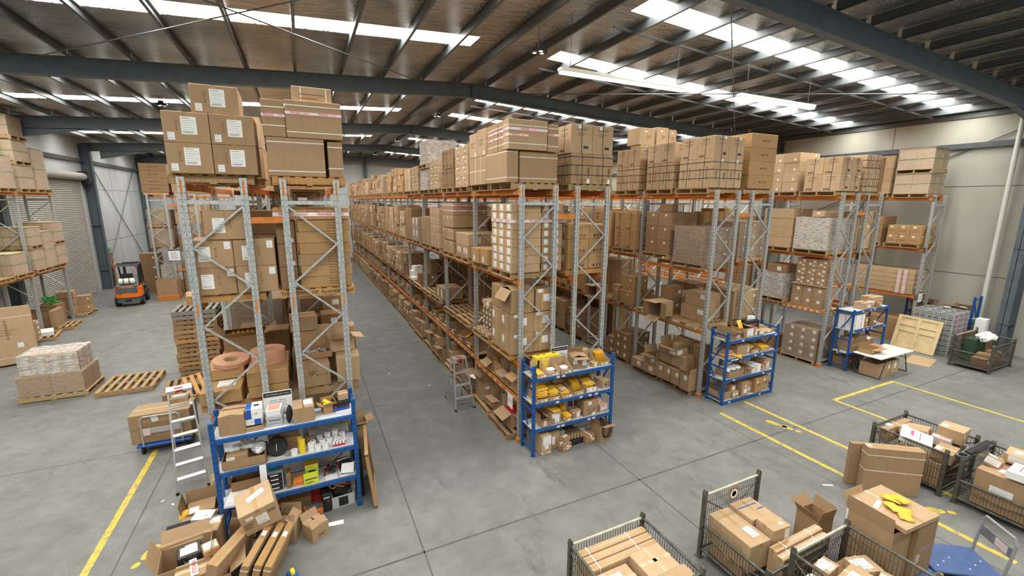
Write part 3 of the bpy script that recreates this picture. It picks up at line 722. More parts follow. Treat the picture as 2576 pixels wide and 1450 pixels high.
carton('cardboard_carton', 'carton with a red print band behind the open tube carton', -1.2, 2.5, 2.105, (.4, .5, .78), 'kraft_brown', 0, None, (('fragile', .8, .06), ('label', 'F', 0, .1, .14, .1)))
carton('cardboard_carton', 'dark brown carton beside the red banded one, first rack', -.72, 2.5, 2.105, (.5, .5, .66), 'kraft_brown', 0, None, (('tape', 'y'),))
pal('A', 'inner lower', 0, XA+FD+GAP+.42, ybay(0, 0), 1.95, mat='timber_worn')
carton('cardboard_carton', 'crushed tan carton on the pallet edge, inner first rack', .0, .46, 2.105, (.5, .42, .44), 'kraft', .06, None, (('tape', 'x'), ('print', (('F', 'lines', -.1, .2, .16, 4), ('F', 'icons', .2, 0, .04)))))
carton('cardboard_carton', 'pale tan carton at the aisle corner, inner first rack', .60, .5, 2.105, (.42, .5, .5), 'kraft_light', -.03, None, (('tape', 'x'),))
open_carton('open_carton', 'open tan carton with flaps spread toward the dark aisle', .52, .85, 2.62, (.46, .42, .26), .1, 'kraft_light', (160, 90, 60, 190))
open_carton('tray_carton', 'shallow open tray of loose metal brackets', .02, .80, 2.56, (.62, .5, .12), 0, 'kraft_inner', (None, 95, None, None))
for i in range(22):
    R = random.Random(i); q = cached('bracket', lambda: MB().box(-.05, -.012, -.008, .05, .012, .008, 'light_grey').box(-.05, -.012, -.04, -.04, .012, .008, 'light_grey').mesh('metal_bracket'))
    o = ob('metal_bracket', q, None, (.02+R.uniform(-.24, .24), .8+R.uniform(-.17, .17), 2.6+.012*(i % 5)), (R.uniform(-.5, .5), R.uniform(-.5, .5), R.uniform(0, 6))); meta(o, 'small grey metal bracket loose in the shallow tray', 'bracket', 'metal brackets in the tray')
carton('cardboard_carton', 'broad tan carton behind the bracket tray', .0, 1.35, 2.55, (.72, .5, .42), 'kraft', 0, None, (('tape', 'x'),)); carton('cardboard_carton', 'plain carton carrying the broad tan carton', .0, 1.35, 2.105, (.8, .55, .44), 'kraft_brown')
carton('cardboard_carton', 'tan carton with two dark hand marks, inner first rack', .62, 1.35, 2.56, (.44, .46, .42), 'kraft', 0, None, (('tape', 'x'), ('print', (('F', 'icons', 0, .2, .05, 'ink'),)))); carton('cardboard_carton', 'plain carton under the one with hand marks', .62, 1.35, 2.105, (.46, .5, .45), 'kraft')
carton('cardboard_carton', 'square tan carton, upper left, inner first rack', -.15, 1.35, 2.98, (.5, .45, .3), 'kraft', .05, None, (('tape', 'x'),))
for i, (x, y, z, d) in enumerate([(-.1, 1.88, 2.105, (.5, .5, .5)), (.45, 1.88, 2.105, (.5, .5, .55)), (-.1, 1.88, 2.61, (.46, .46, .45)), (.42, 1.88, 2.66, (.44, .44, .5)), (.5, 2.4, 2.96, (.44, .44, .5)), (-.05, 2.38, 2.105, (.5, .4, .9)), (.5, 2.4, 2.105, (.44, .44, .85))]):
    carton('cardboard_carton', f'{NTH[i]} brown carton deep inside the inner first rack', x, y, z, d, 'kraft_brown' if i % 2 else 'kraft', 0, None, (('label', 'F', .1, .2, .14, .12), ('tape', 'x')))
pal('A', 'inner lower', 1, XA+FD+GAP+.42, ybay(0, 1), 1.95)
# ---- second rack, top level
B = 'B'; BX = XB+.417
for i in range(8): pal(B, 'top', i, BX-.01, ybay(i//2, i % 2), 5.852, mat=('timber_worn' if i % 3 else 'timber'))
PT = lambda i: ph(B, 'top', i)
carton('strapped_carton', 'narrow deep carton with white straps, lower corner, second rack end', 4.10, .76, 6.005, (.27, 1.14, .66), 'kraft', 0, None, (WS(.15, .95),))
carton('strapped_carton', 'wide white-strapped carton, lower layer, second rack end', 4.74, .76, 6.005, (.93, 1.14, .65), 'kraft', 0, None, (WS(.14, .82),))
for i in range(4):
    carton('strapped_carton', f'upright slab carton, {ORD[i] if i else "front"} of four, with FRAGILE tape bands', 4.42+.01*(i % 2), .23+i*.285, 6.675-.006*i, (.92, .27, .60), 'kraft_light' if i == 0 else 'kraft', 0, None, (WS(.2, .8),)+((('fragile', .68, .06, 'FL', 1.0, 'FRAGILE', -.0), ('fragile', .48, .05, 'FL', .5)) if i == 0 else (('fragile', .66, .05, 'L'), ('fragile', .45, .045, 'L'))))
carton('strapped_carton', 'slim carton beside the FRAGILE taped slabs', 5.03, .5, 6.665, (.26, .8, .56), 'kraft', 0, None, (WS(.2, .85), ('fragile', .62, .05, 'F')))
carton('strapped_carton', 'large white-strapped cube carton, second top pallet, second rack', 4.55, 2.06, 6.005, (1.05, 1.12, .66), 'kraft', 0, None, (('strap', 'strap_white', (('y', .3), ('y', .62), ('h', .5))),))
for i in range(2): carton('cardboard_carton', f'tall carton with sideways print, {("front", "back")[i]} of two atop the strapped cube', 4.5, 1.78+i*.57, 6.672, (.95, .53, .62-.04*i), 'kraft_light', 0, None, (('print', (('L', 'lines', 0, .1, .3, 3),)), ('label', 'L', .3, -.38, .07, .09)))
D2 = (('print', (('L', 'lines', .1, .15, .2, 5),)), ('label', 'L', -.15, .36, .1, .05), ('label', 'L', .1, -.1, .1, .06))
stack('small tan carton', 'cardboard_carton', PT(2), 4.1, 2.8+.16, 6.005, (2, 2, 4), (.5, .54, .272), 'kraft_light', D2)
AS = lambda s=.06: (('L', 'text', 0, .33, s, 'ASMOKE'), ('L', 'lines', 0, .2, .3, 2), ('L', 'blocks', -.2, -.38, .05), ('F', 'text', 0, .33, s, 'ASMOKE'), ('F', 'lines', 0, .2, .25, 2), ('F', 'rect', .2, -.28, .13, .06))
ASV = (('L', 'text', .18, 0, .09, 'ASMOKE', PI/2), ('L', 'text', -.22, -.05, .09, 'ASMOKE', -PI/2), ('F', 'text', -.28, -.1, .065, 'ASMOKE', PI/2), ('F', 'blocks', .3, -.1, .05, 0, PI/2), ('F', 'rect', -.2, -.05, .01, .3))
SB = lambda v=(), h=(): ('strap', 'strap_black', tuple(v)+tuple(('h', q) for q in h))
stack('upright printed carton', 'printed_carton', PT(3), 4.12, 2.8+1.5, 6.005, (1, 3, 2), (.95, .37, .56), 'kraft_brown', (('print', (('L', 'text', 0, .3, .07, 'ASMOKE'), ('L', 'blocks', 0, -.35, .05), ('F', 'text', 0, .3, .07, 'ASMOKE'))), SB((('y', .5),))))
stack('square tan carton', 'cardboard_carton', PT(4), 4.1, 5.6+.16, 6.005, (2, 2, 4), (.5, .54, .24), 'kraft_light', D2)
wrapped('silver film-wrapped load, lower of a pair, sixth top pallet, second rack', 4.62, ybay(2, 1), 6.005, (2, 2, 2), (.5, .5, .36), filmmat='stretch_film_white')
pallet('timber pallet between the two silver film-wrapped loads', 4.62, ybay(2, 1), 6.74, name='timber_pallet')
wrapped('silver film-wrapped load, upper of a pair, tallest on the second rack', 4.65, ybay(2, 1), 6.893, (2, 2, 2), (.52, .52, .4), filmmat='stretch_film_white', decals=(('print', (('F', 'text', .1, .2, .1, 'ASMOKE'),)),))
stack('tan carton', 'cardboard_carton', PT(6), 4.1, 8.4+.16, 6.005, (1, 2, 3), (1.0, .54, .3), 'kraft', D2)
stack('upright tan carton', 'cardboard_carton', PT(7), 4.12, 8.4+1.5, 6.005, (1, 3, 2), (1.0, .37, .45), 'kraft_light', (('tape', 'y'),))
# ---- second rack, middle level
for i in range(8): pal(B, 'middle', i, BX-.01, ybay(i//2, i % 2), 3.885, **({'text': 'P - Common  TRISTA'} if i == 0 else {}))
PM = lambda i: ph(B, 'middle', i)
LE = (('label', 'L', .05, .05, .17, .13), ('tape', 'y'))
stack('slim labelled carton', 'slim_carton', PM(0), 4.07, .14, 4.04, (1, 3, 8), (.72, .375, .187), 'kraft_light', LE, jit=.012, vis='FLT', group='slim labelled cartons at second rack end')
stack('small end-labelled carton', 'slim_carton', 'second rack end, middle level', 4.83, .16, 4.04, (2, 1, 8), (.26, .72, .187), 'kraft', (('label', 'F', -.1, .05, .1, .11),), jit=.008, vis='F')
m = MB(); z = 5.18; m.box(4.04, .125, z-.03, 5.42, .128, z+.03, 'fragile_white'); m.box(4.037, .125, z-.03, 4.04, 1.2, z+.03, 'fragile_white')
for i in range(4): addtext(m, 'FRAGILE', .055, 'ink_red', TM(4.25+i*.34, .1235, z, rx=PI/2), .001)
for i in range(3): addtext(m, 'FRAGILE', .055, 'ink_red', Matrix.Translation((4.0355, .3+i*.36, z)) @ Matrix(((0, 0, -1, 0), (-1, 0, 0, 0), (0, 1, 0, 0), (0, 0, 0, 1))), .001)
meta(ob('fragile_tape', m), 'white and red FRAGILE tape band round the slim labelled cartons', 'tape')
for i in range(2): carton('cardboard_carton', f'smooth orange-tan carton, {("front", "back")[i]} of two beside the slim labelled stack', 4.35-.05*i, 1.72+i*.5, 4.04, (.62, .46, .40-.02*i), 'kraft_orange', 0, None, (('label', 'F', .25, .1, .16, .2), ('label', 'L', -.1, -.2, .09, .15), ('tape', 'x')))
L2 = (('label', 'F', -.1, .25, .13, .1), ('label', 'F', .12, -.02, .1, .16), ('tape', 'y'))
stack('labelled tan carton', 'labelled_carton', PM(2), 4.08, 2.96, 4.04, (2, 2, 1), (.52, .53, .33), 'kraft', (('label', 'L', .2, .05, .1, .17), ('label', 'L', -.15, .1, .1, .15))+L2)
stack('upper labelled tan carton', 'labelled_carton', 'two above '+PM(2), 4.08, 2.96, 4.376, (2, 2, 1), (.52, .53, .34), 'kraft_light', L2)
for q, (dz, n) in enumerate(((.36, 2), (.36, 4), (.38, 3), (.36, 4))):
    stack('long dark carton' if q < 3 else 'long dark taped carton', 'long_carton', f'{NTH[q]} course up, {PM(3)}', 4.08, 4.28, 4.04+q*.385, (1, n, 1), (1.1, 1.12/n-.007, dz), 'kraft', (('label', 'F', .4, -.3, .06, .06), ('label', 'L', 0, .3, .05, .07))+((('fragile', .8, .04), ('fragile', .35, .04)) if q == 3 else ()), jit=0)
stack('tiny tan carton', 'small_carton', PM(4), 4.06, 5.77, 4.04, (2, 3, 5), (.5, .36, .262), 'kraft_light', (('print', (('L', 'seam', 0, 0, .3),)), ('label', 'L', .2, .1, .05, .06)), jit=.03)
stack('upright tan carton', 'cardboard_carton', PM(5), 4.08, 7.1, 4.04, (2, 3, 2), (.5, .36, .5), 'kraft', (('tape', 'y'),), jit=.02)
wrapped('grey film-wrapped load with a paper sheet, middle level, second rack', 4.6, ybay(3, 0), 4.04, (2, 2, 2), (.53, .53, .45), decals=(('label', 'L', 0, .2, .2, .25),))
stack('plain brown carton', 'cardboard_carton', PM(7), 4.08, 8.4+1.46, 4.04, (2, 2, 3), (.5, .54, .42), 'kraft_brown', (('tape', 'y'),))
# ---- second rack, lower level
pal(B, 'lower', 0, BX-.02, ybay(0, 0), 2.005, mat='timber_orange'); pal(B, 'lower', 1, BX-.02, ybay(0, 1), 2.005)
YS = ('strap', 'strap_yellow', (('x', .35), ('y', .5)))
BL = (('label', 'F', .05, .1, .16, .17), ('label', 'L', -.3, .1, .13, .18), ('label', 'F', -.25, .42, .15, .08), YS)
stack('big tan carton with label', 'strapped_carton', ph(B, 'lower', 0), 4.06, .12, 2.16, (2, 2, 2), (.56, .56, .47), 'kraft', BL, skip=((1, 1, 0),))
carton('strapped_carton', 'big tan carton with yellow straps, top inner corner, lower second rack', 4.94, .42, 3.12, (.52, .58, .52), 'kraft', 0, None, BL)
carton('strapped_carton', 'big plain yellow-strapped carton behind the torn open one', 4.35, 1.0, 3.12, (.56, .54, .54), 'kraft', 0, None, (YS,))
open_carton('torn_carton', 'torn carton with flaps hanging out over the aisle', 4.345, .415, 3.12, (.57, .58, .54), 0, 'kraft', (15, 8, 235, 5), None, (('strap', 'strap_yellow', (('x', .3), ('x', .8))),))
for q in range(6): stack('slim dark labelled carton', 'slim_carton', f'{NTH[q]} course up, {ph(B, "lower", 1)}', 4.34-.02*(q % 2), 1.46, 2.16+q*.137, (1, 5, 1), (.74, .215, .132), 'kraft_brown' if q < 5 else 'kraft', (('label', 'L', 0, 0, .09, .07),), jit=.0)
carton('flat_carton', 'long flat tan carton across the slim dark stack', 4.45, 1.62, 2.985, (.8, .34, .16), 'kraft_light', .1, None, (('label', 'L', .2, 0, .1, .1), ('tape', 'x')))
for i in range(3): carton('slim_carton', f'{NTH[i]} loose slim carton lying along the pallet lip, second rack', 4.13+.02*i, 1.58+i*.34, 2.16, (.16, .30, .10), 'kraft', .1*i, None, (('label', 'L', 0, 0, .08, .06), ('tape', 'y')))
pallet('bare pale timber pallet tipped on the lower beam, second rack', BX+.0, ybay(1, 0)+.05, 2.006, mat='timber')
pal(B, 'lower', 3, BX-.02, ybay(1, 1), 2.006, mat='timber_worn')
for i, (y, z) in enumerate(((5.94, 2.255), (6.38, 2.255))): carton('labelled_carton', f'brown carton with long white label, {("front", "back")[i]} of two, low second rack', 4.5, y, z, (.7, .4, .42), 'kraft', .02, None, (('label', 'L', .0, 0, .13, .3), ('tape', 'x')))
pallet('grey-brown timber pallet under two long-labelled cartons, second rack', BX, ybay(2, 0)+.1, 2.1, mat='timber_worn'); pallet('bare timber pallet beyond the two long-labelled cartons, second rack', BX-.03, ybay(2, 1)+.1, 2.1)
for i, (x, y, z, s) in enumerate(((4.5, 8.8, 2.25, .5), (4.9, 9.35, 2.25, .5), (4.75, 8.85, 2.76, .5), (4.4, 9.4, 2.25, .42))): carton('cardboard_carton', f'{NTH[i]} plump brown carton, fourth bay low, second rack', x, y, z, (s, s, s), 'kraft_brown', .03, None, (('label', 'F', .1, .2, .08, .06), ('print', (('L', 'lines', 0, .1, .2, 3),))))
pallet('timber pallet under the plump brown cartons, second rack', BX-.02, ybay(3, 0)+.1, 2.1); pallet('timber pallet carrying pale cartons, fourth bay, second rack', BX, ybay(3, 1)+.05, 2.1)
for i, (x, y, z, d) in enumerate(((4.35, 10.3, 2.25, (.5, .5, .12)), (4.4, 10.7, 2.25, (.5, .4, .35)), (4.45, 10.7, 2.603, (.4, .35, .2)))): carton('white_carton', f'{NTH[i]} pale grey carton low in the second rack', x, y, z, d, 'paper', .1*i, None, (('tape', 'y', 'tape_clear'),), 'carton')
# ---- second rack, picking shelf and floor
for k, z in ((0, 1.1), (1, 1.22), (2, 1.22), (3, 1.22)):
    m = MB().box(4.29, BAY*k+.1, z+.001, 5.05, BAY*k+2.78, z+.018, 'pale_timber'); meta(ob('shelf_board', m), f'chipboard shelf on the picking beams, {NTH[k]} bay of the second rack', 'shelf board')
zs = 1.12
for i, (y, d, fl, mt) in enumerate([(.36, (.5, .42, .46), (60, 95, 205, 60), 'kraft_orange'), (.92, (.46, .44, .34), (100, 95, 200, 100), 'kraft'), (1.42, (.5, .4, .4), (95, 92, 120, 150), 'kraft_orange'), (1.98, (.46, .46, .28), (100, 95, 210, 120), 'kraft')]):
    open_carton('open_carton', f'{NTH[i]} open carton along the picking shelf, flaps over the aisle', 4.53, y, zs, d, .03*(-1)**i, mt, fl)
for i in range(3):
    open_carton('open_carton', f'{NTH[i]} small open box of parts on the picking shelf by the yellow mailers', 4.48, 3.26+i*.78, 1.24, (.42, .34, .22), .1*i, 'kraft', (150, 95, 160, 100))
def mailer(label, x, y, z, rx=0, ry=0, rz=0, s=(.24, .33), group=None, mat='mailer'):
    def f():
        m = MB(); w, h = s; n = 6; vs = []; fs = []
        for sg in (1, -1):
            for j in range(n+1):
                for i in range(n+1):
                    u, v = i/n-.5, j/n-.5; t = .014*(1-(2*u)**4)*(1-(2*v)**4)+.0015; vs.append((u*w, v*h, sg*t+.006*math.sin(7*u+4*v)))
        K = (n+1)**2
        for j in range(n):
            for i in range(n): a = j*(n+1)+i; fs += [(a, a+1, a+n+2, a+n+1), (K+a+n+1, K+a+n+2, K+a+1, K+a)]
        for i in range(n): fs += [(i+1, i, K+i, K+i+1), (K-1-i-1, K-1-i, 2*K-1-i, 2*K-1-i-1)]; a, b = i*(n+1), (i+1)*(n+1); fs += [(a, b, K+b, K+a), (b+n, a+n, K+a+n, K+b+n)]
        m.add(vs, fs, mat); return m.mesh('padded_mailer', True)
    o = ob('padded_mailer', cached(('mailer', s, mat), f), None, (x, y, z), (rx, ry, rz)); return meta(o, label, 'mailer', group)
for i in range(4): mailer('yellow padded mailer strewn on the picking shelf, second bay', 4.42+.08*(i % 2), 3.35+i*.3, 1.40+.03*(i % 2), .3*(i % 3-1), .25, .7*i, group='mailers on the second bay picking shelf')
for i in range(6): carton('small_carton', f'{NTH[i]} small boxed item on the picking shelf, third bay', 4.5+.06*(i % 2), 5.85+i*.42, 1.24, (.4, .32, .18+.06*(i % 3)), 'kraft_brown' if i % 2 else 'kraft', .05*i, None, (('label', 'L', 0, 0, .09, .07), ('tape', 'y')))
for i in range(5): carton('small_carton', f'{NTH[i]} small boxed item on the picking shelf, fourth bay', 4.5+.05*(i % 2), 8.7+i*.5, 1.24, (.44, .38, .2+.08*(i % 2)), 'kraft' if i % 2 else 'kraft_brown', -.05*i, None, (('label', 'L', 0, 0, .09, .07), ('tape', 'y')))
for i in range(8): pallet(f'{NTH[i]} timber pallet on the floor under the second rack', BX-.08+.03*(i % 2), ybay(i//2, i % 2), 0.002, mat=('timber_worn', 'timber')[i % 2])
oc = open_carton('open_carton', 'open carton holding red boxes on the floor pallet, second rack', 4.55, .72, .155, (.62, .56, .36), 0, 'kraft', (170, 100, 205, 160))
for i in range(4):
    o = ob('red_box', MB().box(-.14, -.12, 0, .14, .12, .3, 'red', c=.004), None, (4.41+.29*(i % 2), .6+.25*(i//2), .165)); meta(o, 'flat red box packed inside the open floor carton, second rack', 'box', 'red boxes in the open carton')
open_carton('open_carton', 'low open carton beside the one with red boxes, second rack', 4.5, 1.55, .155, (.44, .5, .32), .05, 'kraft', (100, 100, 178, 95))
open_carton('open_carton', 'tall open carton behind the small ladder', 4.36, 2.35, .155, (.44, .46, .52), .08, 'kraft', (110, 130, 120, 150), None, (('label', 'F', -.2, .2, .12, .09),))
for i in range(3):
    o = ob('mesh_screen', MB().box(-.4, -.02, 0, .4, .02, .78, 'galvanised_dark', c=.005), None, (4.75, 1.12+.09*i, .155), (0.06, 0, 0)); meta(o, f'{NTH[i]} grey framed screen leaning under the picking shelf', 'screen')
carton('cardboard_carton', 'large flat-topped carton behind the ladder top, second rack floor', 4.5, 3.25, .155, (.95, .66, .42), 'kraft', 0, None, (('tape', 'x'),))
carton('white_carton', 'crumpled white carton lid on the floor cartons behind the ladder', 4.25, 2.86, .58, (.36, .3, .03), 'paper', .3, None, ())
for i, (y, d) in enumerate([(4.4, (.5, .5, .4)), (5.0, (.5, .5, .5)), (6.05, (.5, .44, .35)), (6.62, (.6, .5, .6)), (7.2, (.5, .5, .6)), (7.8, (.5, .5, .45)), (8.8, (.6, .6, .6)), (9.6, (.6, .6, .5)), (10.3, (.6, .5, .7)), (10.9, (.6, .5, .5))]):
    if i in (0, 2, 4): open_carton('open_carton', f'{NTH[i]} floor carton along the dark aisle, open, second rack', 4.35, y, .155, d, .05, 'kraft', (120, 100, 170, 110), None, (('label', 'L', .2, .1, .1, .08),))
    else: carton('cardboard_carton', f'{NTH[i]} floor carton along the dark aisle, closed, second rack', 4.38, y, .155, d, 'kraft', .04, None, (('label', 'L', .2, .1, .1, .08), ('tape', 'x')))
    if i in (1, 3, 6, 7): carton('cardboard_carton', f'upper floor carton on the {NTH[i]} one, dark aisle, second rack', 4.42, y, .16+d[2], (.44, .4, .3), 'kraft_brown', .1, None, (('tape', 'y'),))
# ---- second rack, inner run, end loads
pallet('pale pallet stencilled COMMON at second rack top end', XB+FD+GAP+.43, ybay(0, 0)-.06, 5.852, text='COMMON 19/12/17 K.LOT A1 1/6', w=1.2)
PI0 = ph(B, 'inner top', 0); CX = XB+FD+GAP
stack('upright strapped printed carton', 'printed_carton', PI0, CX-.14, .11, 6.005, (2, 2, 1), (.57, .54, .66), 'kraft', (('print', ASV+(('F', 'lines', 0, -.35, .3, 2),)), SB((('x', .5), ('y', .5)), (.3, .62, .9)), ('label', 'F', .3, -.4, .07, .1)))
stack('upper strapped printed carton', 'printed_carton', 'upper layer, '+PI0, CX-.16, .13, 6.672, (2, 2, 1), (.57, .54, .62), 'kraft_light', (('print', AS(.07)), SB((('x', .5), ('y', .5))), ('label', 'F', -.1, .42, .07, .08)))
pallet('timber pallet, inner middle level end, second rack', CX+.43, ybay(0, 0), 3.885, mat='timber_orange')
EI = (('print', (('F', 'icons', 0, -.28, .07, 'ink', 0), ('F', 'lines', 0, .3, .2, 1))), ('tape', 'x'), ('label', 'L', .1, .2, .08, .16), ('label', 'R', .2, -.1, .1, .2))
stack('smooth orange-tan carton', 'cardboard_carton', 'inner middle end of the second rack', CX-.13, .16, 4.04, (2, 2, 2), (.58, .54, .35), 'kraft_orange', EI)
stack('upper smooth orange-tan carton', 'cardboard_carton', 'third layer, inner middle end of second rack', CX-.13, .16, 4.75, (2, 2, 1), (.58, .54, .33), 'kraft_orange', EI)
carton('cardboard_carton', 'tan carton with handling icons under the second rack orange spacer', CX-.02, 1.0, 5.09, (.5, .5, .42), 'kraft_orange', 0, None, (('print', (('F', 'icons', 0, .2, .09, 'ink'),)),))
pallet('pale timber pallet edge low in the second rack inner run', CX+.43, ybay(0, 0), 1.25, mat='timber'); carton('white_carton', 'crumpled white carton on the low inner pallet, second rack', CX+.1, .5, 1.405, (.3, .34, .3), 'paper', .4)
for i in range(5): pallet(f'{NTH[i]} timber pallet deeper on the second rack inner top', CX+.42, ybay((i+1)//2, (i+1) % 2), 5.852); stack('printed tan carton', 'printed_carton', f'{NTH[i]} inner top pallet behind the end one, second rack', CX-.1, BAY*((i+1)//2)+(.2 if (i+1) % 2 == 0 else 1.5), 6.005, (1, 2, 2), (1.1, .54, .52), 'kraft', (SB((('x', .5),)), ('print', AS(.07))), vis='FR')
# ---- third rack
PC = lambda lv, i: ph('C', lv, i); QX = XC+.417
for i in range(5): pal('C', 'top', i, QX-.03, ybay(i//2, i % 2), 5.852)
PB = (('print', ASV), SB((('y', .5), ('x', .5)), (.33, .62, .88)))
PU = (('print', AS(.07)), SB((('x', .5), ('y', .5))))
stack('upright printed carton', 'printed_carton', PC('top', 0), 9.93, .1, 6.005, (2, 2, 1), (.57, .57, .76), 'kraft_light', PB+(('label', 'F', .1, .42, .06, .09),))
stack('upper printed carton', 'printed_carton', 'upper layer, '+PC('top', 0), 9.95, .12, 6.772, (2, 2, 1), (.57, .56, .58), 'kraft_light', PU+(('label', 'F', .2, .42, .07, .08),))
stack('upright printed carton', 'printed_carton', PC('top', 1), 9.93, 1.46, 6.005, (2, 2, 1), (.57, .56, .76), 'kraft', PB+(('label', 'F', .1, .42, .06, .09),))
stack('upper printed carton', 'printed_carton', 'upper layer, '+PC('top', 1), 9.93, 1.48, 6.772, (2, 2, 1), (.57, .55, .56), 'kraft_light', PU)
stack('upright printed carton', 'printed_carton', PC('top', 2), 9.93, 2.94, 6.005, (2, 2, 1), (.57, .56, .74), 'kraft', PB)
stack('upper printed carton', 'printed_carton', 'upper layer, '+PC('top', 2), 9.93, 2.94, 6.752, (2, 2, 1), (.57, .56, .56), 'kraft', PU)
for i, (x, d) in enumerate(((9.98, (.62, .6, .52)), (10.62, (.5, .6, .58)), (11.06, (.32, .6, .54)))): carton('cardboard_carton', f'{("leftmost", "middle", "rightmost")[i]} pale carton in the row perched highest on the third rack', x+.25, 3.3, 7.42, d, 'kraft_light', 0, None, (('label', 'F', -.1, .3, .06, .05), ('print', (('F', 'lines', .1, .05, .2, 4),))))
stack('small pale carton', 'small_carton', 'under the highest row on the third rack', 9.95, 2.95, 7.318, (4, 1, 1), (.3, .5, .098), 'kraft_light', (('tape', 'y'),), vis='F')
pal('C', 'inner top', 0, XC+FD+GAP+.4, ybay(0, 0), 5.852)
stack('large smooth carton with icons', 'cardboard_carton', 'inner top end of the third rack', XC+FD+GAP-.16, .12, 6.005, (1, 1, 4), (1.1, 1.1, .372), 'kraft_orange', (('print', (('F', 'icons', .05, .0, .06, 'ink'),)), ('tape', 'y')))
for i in range(4):
    if i: pal('C', 'inner top', i, XC+FD+GAP+.42, ybay(i//2, i % 2), 5.852)
pal('C', 'middle', 1, QX, ybay(0, 1), 3.885)
pal('C', 'middle', 0, QX, ybay(0, 0), 3.735, mat='timber_worn')
wrapped('brown carton load under clear film behind the third rack end post', QX+.02, ybay(0, 0), 3.89, (2, 2, 3), (.54, .54, .34), mat='kraft_brown', decals=(('label', 'F', .1, .3, .06, .06),))
carton('cardboard_carton', 'dark carton with a hanging white sheet, middle level, third rack', 10.3, 1.8, 5.32, (.5, .5, .24), 'kraft_brown', 0, None, (('label', 'F', .2, 0, .2, .26),))
stack('upright dark carton', 'cardboard_carton', PC('middle', 1), 10.0, 1.5, 4.04, (2, 2, 3), (.54, .52, .42), 'kraft_brown', (('label', 'L', .1, .3, .06, .06), ('print', (('F', 'lines', 0, .1, .3, 4),))))
pallet('timber pallet with the wrapped grey load, inner middle end, third rack', XC+FD+GAP+.42, ybay(0, 0), 3.885)
wrapped('clear film-wrapped grey carton load behind the third rack end posts', XC+FD+GAP+.42, ybay(0, 0), 4.04, (3, 2, 3), (.37, .56, .34), mat='kraft', decals=(('label', 'F', .2, .2, .07, .05),))
for i in range(4): carton('cardboard_carton', f'{NTH[i]} tan carton atop the grey wrapped load, third rack', XC+FD+GAP+.0+.3*i, 1.72, 4.99, (.28, .4, .34+.1*(i % 2)), 'kraft_orange', 0, None, (('tape', 'y'),))
pallet('timber pallet under the small tan cartons, third rack', XC+FD+GAP+.42, ybay(0, 1), 3.885); stack('plain brown carton', 'cardboard_carton', 'second inner middle pallet, third rack', XC+FD+GAP-.2, 1.46, 4.04, (2, 1, 2), (.55, 1.0, .47), 'kraft', (('tape', 'y'),), vis='F')
for i in range(2): 
    pal('C', 'middle', 2+i, QX-.02, ybay(1, i), 3.885)
    stack('upright dark printed carton', 'printed_carton', PC('middle', 2+i), 9.94, 2.94+1.3*i, 4.04, (2, 2, 2), (.57, .55, .62), 'kraft_orange', (('print', AS(.07)), SB((('x', .5), ('y', .5))), ('label', 'F', .2, .36, .08, .1)))
# third rack lower level
for i in range(4): pal('C', 'lower', i, QX-.04, ybay(i//2, i % 2), 2.005, mat=('timber', 'timber', 'timber_worn', 'timber')[i])
open_carton('open_carton', 'brown carton lying on its side with its mouth to the aisle, third rack', 9.98, 1.38, 2.44, (.46, .5, .5), 0, 'kraft', (178, 178, 120, 90), tilt=(0, -PI/2), decals=(('label', 'B', 0, .2, .13, .16),))
carton('cardboard_carton', 'long two-tone carton with white label, low third rack', 10.62, .68, 2.16, (.62, .9, .42), 'kraft', .02, None, (('label', 'L', .3, .2, .2, .13), ('tape', 'x'), ('print', (('F', 'icons', .3, -.3, .05, 'ink'),))))
carton('cardboard_carton', 'upper long carton stacked on the two-tone one, low third rack', 10.66, .66, 2.585, (.56, .8, .42), 'kraft', 0, None, (('label', 'L', .3, .25, .15, .13), ('tape', 'x')))
for i, (x, y, z, d) in enumerate([(10.45, 1.72, 2.16, (.42, .42, .42)), (10.5, 1.74, 2.585, (.5, .44, .42)), (10.95, 1.68, 2.16, (.38, .42, .46)), (10.92, 1.7, 2.63, (.36, .3, .18))]): carton('cardboard_carton', f'{("lower front", "upper front", "lower inner", "white-topped upper inner")[i]} carton of a group behind the sideways one, third rack', x, y, z, d, ('kraft_brown', 'kraft_brown', 'kraft', 'kraft_light')[i], .04, None, (('label', 'F', .2, .1, .1, .09), ('print', (('F', 'lines', 0, .2, .2, 2),)), ('tape', 'x')))
for i, (x, y, z, d) in enumerate([(10.2, 3.3, 2.16, (.5, .6, .44)), (10.75, 3.3, 2.16, (.5, .6, .44)), (10.35, 3.3, 2.61, (.62, .6, .5)), (10.1, 3.85, 2.16, (.3, .3, .55))]): carton('cardboard_carton', f'{("lower outer", "lower inner", "big upper", "slim upright")[i]} brown carton, second bay low, third rack', x, y, z, d, 'kraft_orange', 0, None, (('label', 'L', .2, .2, .07, .06), ('label', 'F', .3, .2, .08, .06), ('tape', 'x')))
open_carton('open_carton', 'open carton lying on its side, second bay, third rack', 9.96, 4.55, 2.42, (.4, .5, .5), 0, 'kraft', (175, 178, 100, 90), tilt=(0, -PI/2))
stack('tall brown carton', 'cardboard_carton', 'deep in the second bay low, third rack', 10.1, 4.95, 2.16, (2, 1, 3), (.5, .5, .42), 'kraft_brown', (('tape', 'y'),))
pal('C', 'inner lower', 0, XC+FD+GAP+.42, ybay(0, 0), 2.005)
stack('pale tan carton', 'cardboard_carton', 'inner lower end of the third rack', XC+FD+GAP-.14, .16, 2.16, (2, 2, 2), (.56, .54, .42), 'kraft_light', (('label', 'F', .1, .1, .12, .09), ('tape', 'x')))
carton('flat_carton', 'flat pale carton lid on the inner lower end, third rack', XC+FD+GAP+.2, .6, 3.015, (.9, .8, .1), 'kraft_light', .08, None, (('tape', 'x'),))
